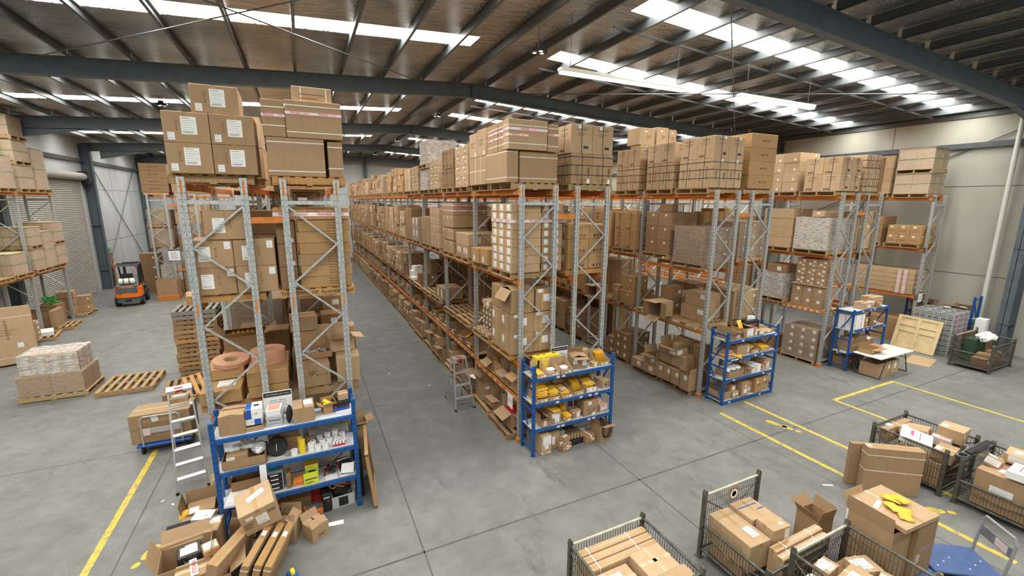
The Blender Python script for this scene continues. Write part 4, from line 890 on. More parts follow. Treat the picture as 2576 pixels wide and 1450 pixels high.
for i in range(8): carton('cardboard_carton', f'{NTH[i]} mixed carton far side of the third rack low level', XC+FD+GAP-.05+.42*(i % 2), 1.75+.5*(i//4), 2.16+.44*((i//2) % 2), (.4, .5, .42), ('kraft', 'kraft_light', 'kraft_brown')[i % 3], .03*i, None, (('label', 'F', .1, .1, .12, .1), ('tape', 'x')))
# third rack floor
for i in range(4): pallet(f'{NTH[i]} timber pallet on the floor under the third rack', QX-.06, ybay(i//2, i % 2), .002, mat='timber_worn')
F3 = (('label', 'L', .25, .2, .1, .13), ('tape', 'x'))
for i in range(3): carton('labelled_carton', f'{NTH[i]} upright carton in the floor row under the third rack, from the post', 10.05, .72+.335*i, .155, (.4, .315, .48), 'kraft', 0, None, F3)
open_carton('open_carton', 'upright open carton by the third rack foot', 10.0, .32, .155, (.38, .34, .52), 0, 'kraft', (95, 95, 130, 70), None, (('label', 'L', .1, .25, .11, .14),))
for i in range(2): carton('cardboard_carton', f'{("front", "back")[i]} plain carton, second layer on the third rack floor', 10.16, .76+.52*i, .69, (.44, .5, .38), 'kraft', 0, None, (('tape', 'x'),))
open_carton('open_carton', 'low open carton with big label at the top of the floor pile, third rack', 10.05, 1.02, 1.075, (.5, .62, .2), .06, 'kraft', (120, 100, 172, 90), None, (('label', 'L', .25, -.05, .2, .14), ('label', 'F', -.2, -.05, .2, .13)))
for i in range(4): carton('small_carton', f'{NTH[i]} slim clear sleeve standing in the low open carton, third rack', 10.0+.09*i, .92+.06*(i % 2), 1.085, (.07, .16, .3), 'kraft_light', .2*i, None, (('tape', 'y', 'tape_clear'),))
for i in range(3): carton('cardboard_carton', f'{NTH[i]} dark-topped carton behind the floor pile, third rack', 10.62, .45+.42*i, .155, (.4, .38, 1.25), 'kraft_brown', 0, None, (('tape', 'x'),))
for i in range(2): carton('labelled_carton', f'{("near", "far")[i]} half of the low labelled carton pair on the third rack floor', 10.08, 1.78+.56*i, .155, (.6, .54, .3), 'kraft', 0, None, (('label', 'L', .2, .1, .16, .15), ('label', 'F', .0, .1, .2, .16)))
open_carton('open_carton', 'open carton atop the low labelled pair, third rack floor', 10.12, 1.8, .46, (.54, .48, .3), 0, 'kraft', (100, 110, 178, 100), None, (('label', 'L', .2, .1, .15, .18),))
for i in range(3): stack('floor carton with label', 'labelled_carton', f'{NTH[i]} course, second bay floor, third rack', 9.9, 3.0, .155+.31*i, (2, 3 if i < 2 else 2, 1), (.5, .36, .3), 'kraft_brown', (('label', 'L', .2, 0, .09, .12), ('label', 'F', .2, .1, .1, .12)), jit=0)
# ---- fourth rack
PD = lambda lv, i: ph('D', lv, i); DX = XD+.417
for i in range(3): pal('D', 'top', i, DX-.05, ybay(i//2, i % 2), 5.852)
stack('upright printed carton', 'printed_carton', PD('top', 0), 15.72, .1, 6.005, (2, 2, 2), (.57, .56, .54), 'kraft_light', (('print', AS(.07)), SB((('x', .5), ('y', .5))), ('label', 'F', .35, .4, .06, .07)))
stack('plain tan carton', 'cardboard_carton', PD('top', 1), 15.72, 1.46, 6.005, (1, 2, 4), (1.1, .55, .33), 'kraft_light', (('label', 'F', .3, .3, .07, .06), ('label', 'L', .2, -.2, .07, .06), ('tape', 'y')))
pal('D', 'inner top', 0, XD+FD+GAP+.4, ybay(0, 0), 5.852)
stack('upright printed carton', 'printed_carton', 'inner top end of the fourth rack', XD+FD+GAP-.2, .14, 6.005, (2, 1, 2), (.44, 1.0, .6), 'kraft_light', (('print', ASV), SB((('x', .5),), (.3, .7))))
carton('cardboard_carton', 'dark-sided tan carton at the inner top end, fourth rack', XD+FD+GAP+.78, .6, 6.005, (.2, 1.0, 1.15), 'kraft_brown')
for i in range(2): pal('D', 'middle', i, DX-.03, ybay(0, i), 3.885)
wrapped('torn film-wrapped carton load on the fourth rack middle level', DX-.03, ybay(0, 0), 4.04, (3, 3, 4), (.38, .37, .27), mat='kraft', filmmat='stretch_film_white', decals=(('label', 'L', .2, .1, .07, .05),))
carton('flat_carton', 'long flat carton lying across the torn film-wrapped load', DX+.1, .72, 5.16, (1.1, .4, .2), 'kraft_light', 0, None, (('label', 'L', 0, .1, .1, .06), ('tape', 'x')))
stack('tan carton with pale tape', 'cardboard_carton', PD('middle', 1), 15.78, 1.46, 4.04, (1, 1, 4), (1.1, 1.1, .34), 'kraft_light', (('label', 'F', -.1, .3, .12, .04), ('label', 'F', .0, -.3, .2, .05), ('tape', 'y')))
pal('D', 'inner middle', 0, XD+FD+GAP+.42, ybay(0, 0), 3.885); stack('upright tan slab carton', 'long_carton', 'inner middle end of the fourth rack', XD+FD+GAP-.1, .15, 4.04, (4, 1, 1), (.26, 1.0, 1.3), 'kraft_light', (('label', 'F', 0, .1, .1, .08),))
m = MB().box(15.9, .15, 2.78, 16.6, 1.32, 2.8, 'pale_timber'); meta(ob('shelf_board', m), 'loose board under the small labelled cartons, fourth rack', 'board')
stack('small carton dotted with labels', 'small_carton', 'upper shelf of the fourth rack', 15.92, .18, 2.803, (1, 3, 3), (.6, .34, .3), 'kraft', (('label', 'L', .2, .2, .08, .07), ('label', 'L', -.2, -.1, .08, .06), ('label', 'L', .15, -.3, .06, .05)), jit=.02)
m = MB().box(15.97, .1, 1.981, 16.74, 2.78, 1.998, 'pale_timber'); meta(ob('shelf_board', m), 'chipboard shelf at mid height, fourth rack', 'shelf board')
stack('small carton with square label', 'small_carton', 'middle shelf of the fourth rack', 15.95, .2, 2.0, (1, 3, 2), (.6, .36, .38), 'kraft', (('label', 'L', .1, .1, .1, .1), ('label', 'F', .1, .1, .1, .1)), jit=.02)
pallet('timber pallet under the crumpled wrapped cartons, fourth rack', DX-.05, ybay(0, 1)-.05, 2.0)
wrapped('crumpled film-wrapped carton load leaning low on the fourth rack', DX-.05, ybay(0, 1)-.05, 2.153, (2, 2, 3), (.54, .53, .3), mat='kraft_brown', filmmat='stretch_film_white', decals=(('label', 'L', .2, .2, .1, .1),))
carton('torn_carton', 'slumped torn carton on the crumpled wrapped load, fourth rack', DX-.1, 1.95, 3.075, (.8, .7, .3), 'kraft_brown', .15, None, (('label', 'L', .1, 0, .14, .14),))
pallet('pale pallet under the square-labelled brown carton load, fourth rack', DX+.0, .74, .002, mat='timber')
SQ = (('label', 'L', .28, .3, .11, .11), ('label', 'F', .28, .3, .11, .11))
stack('square-labelled brown carton', 'labelled_carton', 'floor load of the fourth rack', 15.80, .16, .155, (2, 3, 4), (.56, .375, .272), 'kraft_brown', SQ, jit=0, group='square-labelled cartons on the fourth rack floor')
meta(ob('stretch_film', film_box(1.17, 1.17, 1.12, .008, 'stretch_film', 3), None, (16.365, .732, .16)), 'clear film round the square-labelled carton load, fourth rack floor', 'film')
carton('cardboard_carton', 'dim carton beyond the square-labelled load, fourth rack floor', 16.3, 2.1, .155, (.9, .8, .5), 'kraft_brown'); pallet('timber pallet beyond the square-labelled load, fourth rack', DX, ybay(0, 1), .002)
for i in range(3): stack('brown carton', 'cardboard_carton', f'{("floor", "lower", "middle")[i]} level of the fourth rack second bay', 15.8, 2.95, (.002, 2.0, 3.9)[i], (1, 2, 3), (.9, .55, .4), 'kraft_brown', (('label', 'L', .1, .1, .1, .1), ('tape', 'y')))
pal('D', 'top', 3, DX, ybay(1, 1), 5.852)
stack('brown carton', 'cardboard_carton', PD('top', 2), 15.75, 2.95, 6.005, (1, 2, 3), (1.1, .55, .4), 'kraft', (('tape', 'y'),))
# ---- last rack by the wall
PE = lambda lv, i: ph('E', lv, i); EX = XE+.417
pal('E', 'top', 0, EX-.02, ybay(0, 0), 5.852); pal('E', 'top', 1, EX-.02, ybay(0, 1), 5.852)
wrapped('green-strapped film-wrapped load, lower of two beside the wall', EX-.02, ybay(0, 0), 6.005, (2, 2, 2), (.56, .56, .36), green=True, mat='kraft_light')
pallet('timber pallet between the two green-strapped wall-side loads', EX-.02, ybay(0, 0), 6.78)
wrapped('green-strapped film-wrapped load, upper of two beside the wall', EX-.02, ybay(0, 0), 6.932, (2, 2, 2), (.56, .56, .38), green=True, mat='kraft_light')
stack('large shaded tan carton', 'cardboard_carton', PE('top', 1), 21.7, 1.46, 6.005, (1, 2, 3), (1.1, .56, .5), 'kraft', (('tape', 'y'),))
pal('E', 'middle', 0, EX-.05, ybay(0, 0), 3.885)
stack('square tan carton', 'cardboard_carton', PE('middle', 0), 21.70, .15, 4.04, (2, 3, 2), (.52, .37, .36), 'kraft_orange', (('label', 'L', -.15, .3, .09, .06), ('print', (('L', 'lines', 0, .0, .24, 3),)), ('label', 'F', -.15, .3, .09, .06)))
pal('E', 'middle', 1, EX-.05, ybay(0, 1), 3.885); stack('brown carton', 'cardboard_carton', PE('middle', 1), 21.75, 1.5, 4.04, (1, 2, 3), (1.0, .54, .35), 'kraft_brown', (('label', 'L', .2, .3, .07, .05),))
m = MB().box(21.96, .1, 2.001, 22.72, 2.78, 2.018, 'pale_timber'); meta(ob('shelf_board', m), 'chipboard shelf under the long cartons, last rack', 'shelf board')
for q in range(5):
    for i in range(3):
        carton('long_carton', f'long tan carton, {tier(q, 5)}, {("outer", "middle", "inner")[i]} column, last rack by the wall', 21.98+.28*i, 1.28, 2.03+q*.192, (.265, 2.2, .185), 'kraft_light', 0, None, (('strap', 'strap_yellow', (('y', .35), ('y', .7))), ('label', 'F', .1, .1, .07, .07)))
m = MB()
for yy in (.42, .62): m.box(21.836, yy, 2.02, 21.84, yy+.12, 3.0, 'label_pink')
meta(ob('pink_film_band', m), 'pink plastic bands round the long cartons, last rack', 'band')
for i in range(3): pallet(f'{NTH[i]} dim timber pallet deeper on the last rack top', EX, ybay((i+2)//2, i % 2), 5.852); stack('dim tan carton', 'cardboard_carton', f'{NTH[i]} deeper top pallet, last rack', 21.72, BAY*((i+2)//2)+(.2 if i % 2 == 0 else 1.5), 6.005, (1, 2, 2), (1.1, .55, .5), 'kraft', (), vis='FL')
# ================================================================ far stock, door-side rack, forklift rack
KR = ['kraft', 'kraft_light', 'kraft_brown', 'kraft', 'kraft_orange']
R5 = random.Random(11); far = MB()
def fill(x0, x1, y0, y1, z0, hmax, mat=None):
    """one pallet load of the far stock"""
    nx, ny = 1, R5.choice((2, 2, 3)); nz = R5.choice((2, 3, 3, 4)); H = hmax*R5.uniform(.72, 1.0); mt = mat or R5.choice(KR)
    for k in range(nz):
        for j in range(ny):
            o = R5.uniform(-.04, .04); dy = (y1-y0)/ny; far.box(x0+o, y0+j*dy+.006, z0+k*H/nz+.003, x1+o, y0+(j+1)*dy-.006, z0+(k+1)*H/nz, mt, c=.008)
            if R5.random() < .4: far.box(x0+o-.002, y0+(j+.3)*dy, z0+(k+.4)*H/nz, x0+o-.0005, y0+(j+.3)*dy+.12, z0+(k+.4)*H/nz+.1, 'paper')
def farpal(x, y, z):
    for q in range(7): far.box(x-.58, y-.58+q*.178, z+.13, x+.58, y-.58+q*.178+.1, z+.15, 'timber')
    for q in (-.56, 0, .56): far.box(x-.58, y+q-.02, z, x+.58, y+q+.02, z+.13, 'timber')
for k in range(4, 13):
    for s in (0, 1):
        y = ybay(k, s)
        for z, h in ((5.852, 1.15), (3.885, 1.5), (2.102, 1.1), (.0, .85)):
            farpal(BX, y, z); fill(4.12, 5.2, y-.55, y+.55, z+.155, h)
        fill(4.3, 5.0, y-.5, y+.5, 1.25, .5)
for k in range(2, 6):
    for s in (0, 1):
        y = ybay(k, s)
        for z, h in ((5.852, 1.15), (3.885, 1.4), (2.002, 1.3), (.0, 1.3)):
            if k > 2 or z < 5: farpal(XC+.41, y, z); fill(9.96, 11.0, y-.55, y+.55, z+.155, h)
for k in range(1, 4):
    for s in (0, 1):
        y = ybay(k, s)
        for z, h in ((3.885, 1.4), (2.002, 1.3), (0, 1.4)):
            if k > 1: farpal(XC+FD+GAP+.42, y, z); fill(11.5, 12.5, y-.55, y+.55, z+.155, h)
            farpal(XB+FD+GAP+.42, y, z); fill(5.6, 6.6, y-.55, y+.55, z+.155, h)
            farpal(XA+FD+GAP+.42, y, z); fill(-.3, .7, y-.55, y+.55, z+.155, h)
            if k > 1: farpal(XA+.42, y, z); fill(-1.75, -.7, y-.55, y+.55, z+.155, h)
    y = ybay(0, 1)
    if k == 1:
        for x0 in (5.6,): farpal(x0+.45, y, 3.885); fill(x0, x0+1.0, y-.55, y+.55, 4.04, 1.2); farpal(x0+.45, y, 0); fill(x0, x0+1.0, y-.55, y+.55, .155, 1.4)
for k in range(1, 13):
    for s in (0, 1):
        for xc in (XA+.42, XA+FD+GAP+.42):
            if k < 2 and xc < -.6: continue
            farpal(xc, ybay(k, s), 5.852); fill(xc-.55, xc+.55, ybay(k, s)-.55, ybay(k, s)+.55, 6.005, 1.1)
            if k > 3: farpal(xc, ybay(k, s), 3.885); fill(xc-.55, xc+.55, ybay(k, s)-.55, ybay(k, s)+.55, 4.04, 1.4)
meta(ob('carton_stacks', far), 'brown carton loads filling the racks far down the aisles', 'stock', None, 'stuff')
# door-side rack
FX = -11.05+.417
for i, (y, z) in enumerate([(16.7, 5.852), (17.98, 5.852), (16.7, 2.555), (15.25, 2.555), (17.98, 2.555), (15.25, 5.852), (13.9, 2.555)]): pallet(f'{NTH[i]} timber pallet up in the door-side rack', FX+.02, y, z)
def gload(label, x, y, z, n, d): return wrapped(label, x, y, z, n, d, mat='kraft_light', green=True)
gload('lowest tier of the tallest green-strapped load, door-side rack', FX+.02, 16.7, 6.005, (2, 2, 2), (.55, .55, .44)); pallet('timber pallet on the lowest tier, door-side rack top', FX+.02, 16.7, 6.93)
gload('middle tier of the tallest green-strapped load, door-side rack', FX+.02, 16.7, 7.085, (2, 2, 2), (.53, .54, .38)); pallet('timber pallet on the middle tier, door-side rack top', FX+.02, 16.7, 7.9)
gload('topmost tier of the tallest green-strapped load, door-side rack', FX+.02, 16.7, 8.055, (2, 2, 2), (.5, .5, .36))
gload('slender green-strapped load at the door-side rack end, top level', FX+.05, 17.95, 6.005, (2, 2, 3), (.5, .5, .55))
gload('green-strapped load cut by the picture edge, door-side rack top', FX+.02, 15.25, 6.005, (2, 2, 3), (.55, .55, .4))
gload('lower half of the left green-strapped pair, door-side rack middle', FX+.02, 16.46, 2.71, (2, 2, 2), (.55, .42, .4)); pallet('timber pallet between the left green-strapped pair', FX+.02, 16.46, 3.56, d=.9)
gload('upper half of the left green-strapped pair, door-side rack middle', FX+.02, 16.46, 3.715, (2, 2, 2), (.55, .42, .36))
gload('narrow green-strapped load with a white sheet, door-side rack middle', FX+.08, 17.36, 2.71, (2, 2, 3), (.52, .4, .5)); 
gload('lower half of the end green-strapped pair, door-side rack middle', FX+.08, 18.24, 2.71, (2, 2, 2), (.55, .4, .42)); pallet('timber pallet between the end green-strapped pair', FX+.08, 18.24, 3.6, d=.9)
gload('upper half of the end green-strapped pair, door-side rack middle', FX+.08, 18.24, 3.755, (2, 2, 2), (.55, .42, .4))
gload('green-strapped load at the picture edge, door-side rack middle', FX+.02, 15.0, 2.71, (2, 2, 2), (.55, .5, .4))
for i, (x, y, w) in enumerate([(-10.3, 19.5, 1.1), (-10.1, 16.9, 1.3), (-10.1, 15.2, 1.3), (-10.3, 13.8, 1.2)]): pallet(f'{NTH[i]} floor pallet along the door-side rack', x, y, .002, .1*i, w=w, d=1.2)
for i, (x, y, z, d) in enumerate([(-10.5, 19.2, .155, (.6, .55, .42)), (-10.0, 19.6, .155, (.5, .45, .4)), (-10.5, 19.2, .58, (.6, .55, .38)), (-10.0, 19.6, .56, (.52, .45, .4)), (-10.5, 19.2, .97, (.6, .6, .3)), (-11.0, 19.3, .002, (.4, .6, .9))]): carton('cardboard_carton', f'{NTH[i]} brown carton in the pile before the roller door', x, y, z, d, 'kraft', .05*i, None, (('label', 'F', .3, .1, .07, .07), ('tape', 'x')))
carton('white_carton', 'flat white carton on a floor pallet, door-side rack', -9.95, 15.2, .155, (.7, .75, .17), 'paper', .35, None, (('label', 'T', -.1, 0, .3, .2),))
open_carton('open_carton', 'large brown open bin carton under the door-side rack', -10.55, 16.9, .155, (.95, 1.0, .68), .05, 'kraft_brown', (None, None, None, None))
carton('long_carton', 'upright brown slab beside the large open bin carton', -10.0, 16.75, .155, (.18, .9, .75), 'kraft', .05)
m = MB(); Rg = random.Random(3)
for i in range(16): m.box(-.2, -.025, -.01, .2, .025, .01, 'green_cloth', TM(Rg.uniform(-.2, .2), Rg.uniform(-.2, .2), Rg.uniform(0, .3), Rg.uniform(-1, 1), Rg.uniform(-.6, .6), Rg.uniform(0, 6)))
meta(ob('green_strap_heap', m, None, (-10.6, 17.9, .95)), 'bright green webbing heap under the door-side rack', 'webbing'); carton('cardboard_carton', 'carton carrying the bright green webbing', -10.6, 17.9, .002, (.7, .7, .93), 'kraft_brown')
stack('small brown carton with white label', 'small_carton', 'pile under the door-side rack', -10.6, 13.2, .155, (2, 4, 4), (.48, .3, .2), 'kraft', (('label', 'F', .1, .1, .12, .1), ('label', 'R', .1, .1, .1, .1)), vis='FRT', jit=.01)
a = carton('long_carton', 'tall strapped carton leaning at the picture edge near the door-side rack', -9.32, 11.7, .04, (1.25, .26, 1.95), 'kraft_light', .42, None, (('strap', 'strap_white', (('h', .12), ('h', .82))), ('label', 'F', .2, -.18, .14, .16), ('print', (('F', 'text', .0, .1, .09, '78.3X5.5X68.8CM', PI/2), ('F', 'lines', 0, .1, .5, 3)))), ); a.rotation_euler = (-.13, 0, .42)
a = carton('long_carton', 'second tall carton behind the leaning strapped one', -9.5, 12.1, .04, (1.3, .2, 1.8), 'kraft', .42); a.rotation_euler = (-.13, 0, .42)
# forklift rack
GX = -7.85+.417
def gpal(label, x, y, z): return pallet(label, x, y, z)
gpal('timber pallet at the forklift rack top', GX, 23.95, 5.852); 
for i in range(4): carton('cardboard_carton', f'wide orange-brown carton with icons, {tier(i, 4)}, forklift rack end', GX-.0, 23.9, 6.005+i*.4, (1.25, 1.1, .393), 'kraft_brown', 0, None, (('print', (('F', 'icons', .0, 0, .08, 'ink'),)),))
gpal('timber pallet under the wrapped timber-coloured pair, forklift rack', GX-.05, 23.95, 2.852)
wrapped('lower film-wrapped load at the forklift rack end', GX-.05, 23.95, 3.005, (2, 2, 2), (.56, .56, .48)); gpal('timber pallet between the wrapped pair, forklift rack', GX-.05, 23.95, 4.03); wrapped('upper film-wrapped load at the forklift rack end', GX-.05, 23.95, 4.185, (2, 2, 2), (.54, .54, .42))
for i in range(4): carton('cardboard_carton', f'{tier(i, 4)} dark brown carton at the foot of the forklift rack', -8.5, 25.0, .002+.603*i, (.9, .9, .6), 'kraft_brown', 0, None, (('label', 'F', .2, .1, .1, .1), ('print', (('F', 'lines', 0, .2, .3, 3),))))
wrapped('low pale film-wrapped load behind the forklift rack bracing', GX+.2, 23.9, .9, (2, 2, 3), (.5, .5, .3), filmmat='stretch_film_white'); carton('cardboard_carton', 'carton base under the low pale wrapped load', GX+.2, 23.9, .002, (1.0, 1.0, .89), 'kraft_brown')
for i in range(10):
    x = -7.85+FD+GAP+.3+.0*i; z = (6.005, 4.2, 2.56, .002)[i % 4]; y = 24.0+3*(i//4); carton('cardboard_carton', f'{NTH[i]} dim brown load deeper in the forklift rack', x, y, z, (1.1, 1.1, (1.0, 1.2, 1.0, 2.0)[i % 4]), KR[i % 5])
o = empty('picking_bin', 'orange-based cardboard bin before the forklift rack', 'bin', (-7.17, 22.1, 0)); ob('base_tray', MB().box(-.5, -.45, 0, .5, .45, .28, 'rack_orange', c=.01), o); m = MB()
for a in ((-.47, -.42, .47, -.40), (-.47, .40, .47, .42), (-.47, -.4, -.45, .4), (.45, -.4, .47, .4)): m.box(a[0], a[1], .28, a[2], a[3], 1.15, 'kraft')
ob('bin_wall', m, o)
o = empty('load_sign', 'white load sign hung on the far forklift rack', 'sign', (-6.95, 23.15, 2.1)); ob('sign_panel', MB().box(-.28, 0, 0, .28, .012, .62, 'paper').box(-.28, -.002, .56, .28, 0, .62, 'ink'), o)
m = MB()
for i in range(4): m.box(-.18, -.004, .12+i*.1, .18-.05*(i % 2), -.001, .14+i*.1, 'ink_faded')
ob('printed_marks', m, o)
# ================================================================ forklift
fk = empty('forklift', 'orange and grey gas forklift parked by the roller door, seen from behind', 'forklift', (-8.75, 21.5, 0), .12)
m = MB(); prof = [(-.56, .0), (-.58, .12), (-.5, .3), (.5, .3), (.58, .12), (.56, 0)]
pl = [(-.55, -.55), (-.45, -.78), (-.2, -.86), (.2, -.86), (.45, -.78), (.55, -.55), (.55, .1), (-.55, .1)]
m.prism(pl, .62, .98, 'orange'); m.prism([(x*1.02, y*1.03) for x, y in pl], .50, .63, 'orange'); m.prism([(x*.93, y*.96) for x, y in pl], .98, 1.08, 'orange'); ob('counterweight', m, fk)
m = MB(); m.prism([(x*.97, y*.97) for x, y in pl], .22, .50, 'steel_grey'); m.box(-.12, -.87, .3, .12, -.80, .4, 'black_plastic'); ob('chassis', m, fk)
m = MB(); m.box(-.42, -.868, .74, .42, -.84, 1.02, 'steel_grey', c=.03); m.box(-.46, -.8, 1.02, .46, -.3, 1.14, 'steel_grey', c=.04); ob('engine_grille', m, fk)
m = MB(); m.tube([(-.34, -.5, 1.32), (-.3, -.5, 1.32), (.3, -.5, 1.32), (.34, -.5, 1.32)], [.08, .16, .16, .08], 'white_plastic', 18); ob('gas_cylinder', m, fk); ob('cylinder_strap', MB().tube([(-.14, -.5, 1.32), (-.1, -.5, 1.32)], .165, 'black_plastic', 18).tube([(.1, -.5, 1.32), (.14, -.5, 1.32)], .165, 'black_plastic', 18), fk)
m = MB()
for s in (-1, 1): m.tube([(s*.5, -.45, 1.05), (s*.5, -.35, 2.12), (s*.47, .75, 2.16), (s*.47, 1.1, 1.0)], .035, 'black_plastic', 8)
for q in range(7): m.box(-.5, -.33+q*.17, 2.12, .5, -.28+q*.17, 2.16, 'black_plastic')
m.box(-.54, -.38, 2.1, .54, -.3, 2.19, 'steel_grey'); ob('overhead_guard', m, fk)
m = MB(); m.box(-.25, -.2, 1.0, .25, .3, 1.18, 'black_fabric', c=.04); m.box(-.25, -.28, 1.15, .25, -.16, 1.7, 'black_fabric', c=.04); ob('seat', m, fk)
m = MB()
for s in (-1, 1): m.box(s*.32-.05, 1.25, .1, s*.32+.05, 1.4, 2.15, 'dark_metal')
m.box(-.36, 1.3, 2.05, .36, 1.38, 2.15, 'dark_metal'); m.box(-.5, 1.4, .4, .5, 1.45, .75, 'dark_metal'); ob('mast', m, fk)
for s in (-1, 1): ob('fork', MB().box(s*.28-.06, 1.42, .05, s*.28+.06, 2.5, .09, 'dark_metal'), fk)
for s in (-1, 1):
    for y, r, w_ in ((-.35, .27, .09), (1.0, .33, .11)):
        t_ = ob('tyre', MB().tube([(s*.5-w_, y, r), (s*.5+w_, y, r)], r, 'rubber', 22), fk); ob('wheel_hub', MB().tube([(s*.5-w_-.004, y, r), (s*.5+w_+.004, y, r)], r*.55, 'galvanised_dark', 16), t_)
for s in (-1, 1): ob('tail_light', MB().box(s*.45-.05, -.41, 2.02, s*.45+.05, -.37, 2.09, 'red'), fk)
m = MB(); m.lathe([(0, 0), (.05, 0), (.05, .1), (.03, .13), (0, .13)], 'orange'); ob('beacon', m, fk, (-.42, -.2, 2.17))
# ================================================================ walls' small things
h = empty('hose_reel', 'red fire hose reel by the roller door', 'hose reel', (XL+.02, 27.85, 1.65)); ob('reel_drum', MB().tube([(.05, 0, 0), (.22, 0, 0)], .3, 'red', 24), h); ob('hose', MB().tube([(.13+.02*math.sin(a*5), .26*math.cos(a), .26*math.sin(a)) for a in [i*.4 for i in range(48)]], .02, 'black_plastic', 6).tube([(.15, .2, -.2), (.2, .3, -.9), (.25, .1, -1.1), (.2, -.1, -.8)], .02, 'black_plastic', 6), h); ob('reel_hub', MB().tube([(.2, 0, 0), (.24, 0, 0)], .09, 'paper', 16), h); ob('wall_bracket', MB().box(.0, -.05, -.15, .1, .05, .15, 'steel_grey'), h)
h = empty('exit_sign', 'green exit sign over the side door', 'exit sign', (XL+.02, 29.0, 2.33)); ob('sign_box', MB().box(0, -.22, -.1, .08, .22, .1, 'green_sign', c=.005), h); m = MB(); addtext(m, 'EXIT', .14, 'paper', TM(.082, 0, 0) @ Matrix(((0, 0, 1, 0), (1, 0, 0, 0), (0, 1, 0, 0), (0, 0, 0, 1)))); ob('lettering', m, h)
struct('door_2', MB().box(XL+.005, 28.6, 0, XL+.05, 29.5, 2.1, 'kraft_brown'), 'narrow brown side door under the exit sign')
def ufo(label, x, y, on=1):
    l = empty('high_bay_lamp', label, 'lamp', (x, y, 9.2), 0, 'round black high bay lamps'); z = roofz(x)-9.2-.2
    ob('housing', cached('ufo', lambda: MB().lathe([(0, .16), (.09, .16), (.1, .07), (.2, .05), (.215, 0), (.2, -.02), (0, -.01)], 'black_plastic', None, 28).mesh('housing')), l)
    ob('led_lens', cached('ufol', lambda: MB().lathe([(0, -.024), (.05, -.024), (.05, -.02), (0, -.02)], 'lamp_led', TM(.1, .04, 0), 14).lathe([(0, -.024), (.05, -.024), (.05, -.02), (0, -.02)], 'lamp_led', TM(-.08, .08, 0), 14).lathe([(0, -.024), (.05, -.024), (.05, -.02), (0, -.02)], 'lamp_led', TM(0, -.1, 0), 14).mesh('led_lens')), l)
    ob('hanger', MB().tube([(-.08, 0, .16), (0, 0, .26), (.08, 0, .16)], .008, 'dark_metal', 6).tube([(0, 0, .26), (0, 0, z)], .006, 'dark_metal', 6), l)
for i, (x, y) in enumerate(((5.54, 1.75), (5.6, 10.9), (5.6, 19.7), (5.6, 28.5), (-4.6, 13.7))): ufo(('round black high bay lamp hanging near the ridge, first bay', 'round black high bay lamp near the ridge, second bay', 'round black high bay lamp near the ridge, third bay', 'round black high bay lamp near the ridge, last bay', 'round black high bay lamp over the roller door side')[i], x, y)
def batten(label, x0, x1, y, z):  # office lights reflected in the window glass, modelled as hanging fittings
    l = empty('office_light_reflection', label, 'light reflection', (x0, y, z)); L = x1-x0
    ob('light_body', MB().box(0, -.09, -.02, L, .09, .06, 'cream_plastic', c=.01), l); ob('diffuser', MB().box(.02, -.085, -.075, L-.02, .085, -.02, 'reflected_lamp_white', c=.02), l)
    for q in (.3, L-.3): ob('suspension_wire', MB().tube([(q, 0, .06), (q, 0, roofz(x0+q)-z-.2)], .006, 'dark_metal', 6), l)
batten('long cream reflection of an office light, modelled under the skylight', 5.65, 9.6, .95, 8.6); batten('shorter glowing reflection of an office light, modelled nearer the side wall', 11.5, 14.95, .78, 8.6)
# signs on the rack ends
def sign(label, x, y, z):
    s = empty('load_sign', label, 'sign', (x, y, z)); w_, h_ = .46, .42
    ob('sign_panel', MB().box(0, 0, 0, w_, .006, h_, 'paper', c=.002), s); m = MB(); m.box(.012, -.002, h_-.1, w_-.012, 0, h_-.015, 'ink'); addtext(m, 'SAFE WORKING UNIT LOADS', .028, 'paper', TM(w_/2, -.003, h_-.06, rx=PI/2)); 
    for i, t in enumerate(('700 KG   700 KG', '1,400 KG   TOTAL', '2,000 KG   BAY')): m.box(.08, -.002, .20-i*.085, .38, -.001, .204-i*.085, 'ink'); addtext(m, t, .035, 'ink', TM(w_/2, -.002, .24-i*.085, rx=PI/2))
    ob('lettering', m, s)
sign('white safe working load sign on the first rack end', -.88, -.035, 1.83); sign('white safe working load sign on the second rack end', 5.02, -.035, 1.83)
s = empty('load_sign', 'white load sign on the last rack post by the crates', 'sign', (21.9, -.03, 1.75)); ob('sign_panel', MB().box(0, 0, 0, .3, .006, .42, 'paper').box(0, -.001, .36, .3, 0, .42, 'ink').box(.06, -.001, .2, .24, 0, .22, 'ink_faded').box(.06, -.001, .1, .24, 0, .12, 'ink_faded'), s)
s = empty('notice_card', 'white notice card hanging from the picking shelf beam', 'notice', (4.18, .42, .72)); m = MB().box(0, -.14, 0, .004, .14, .36, 'paper')
for a, t in ((.08, 'C'), (0, 'Y'), (-.08, 'Y')): addtext(m, t, .1, 'ink', Matrix.Translation((-.001, a, .18)) @ Matrix(((0, 0, -1, 0), (-1, 0, 0, 0), (0, 1, 0, 0), (0, 0, 0, 1))))
ob('card', m, s)
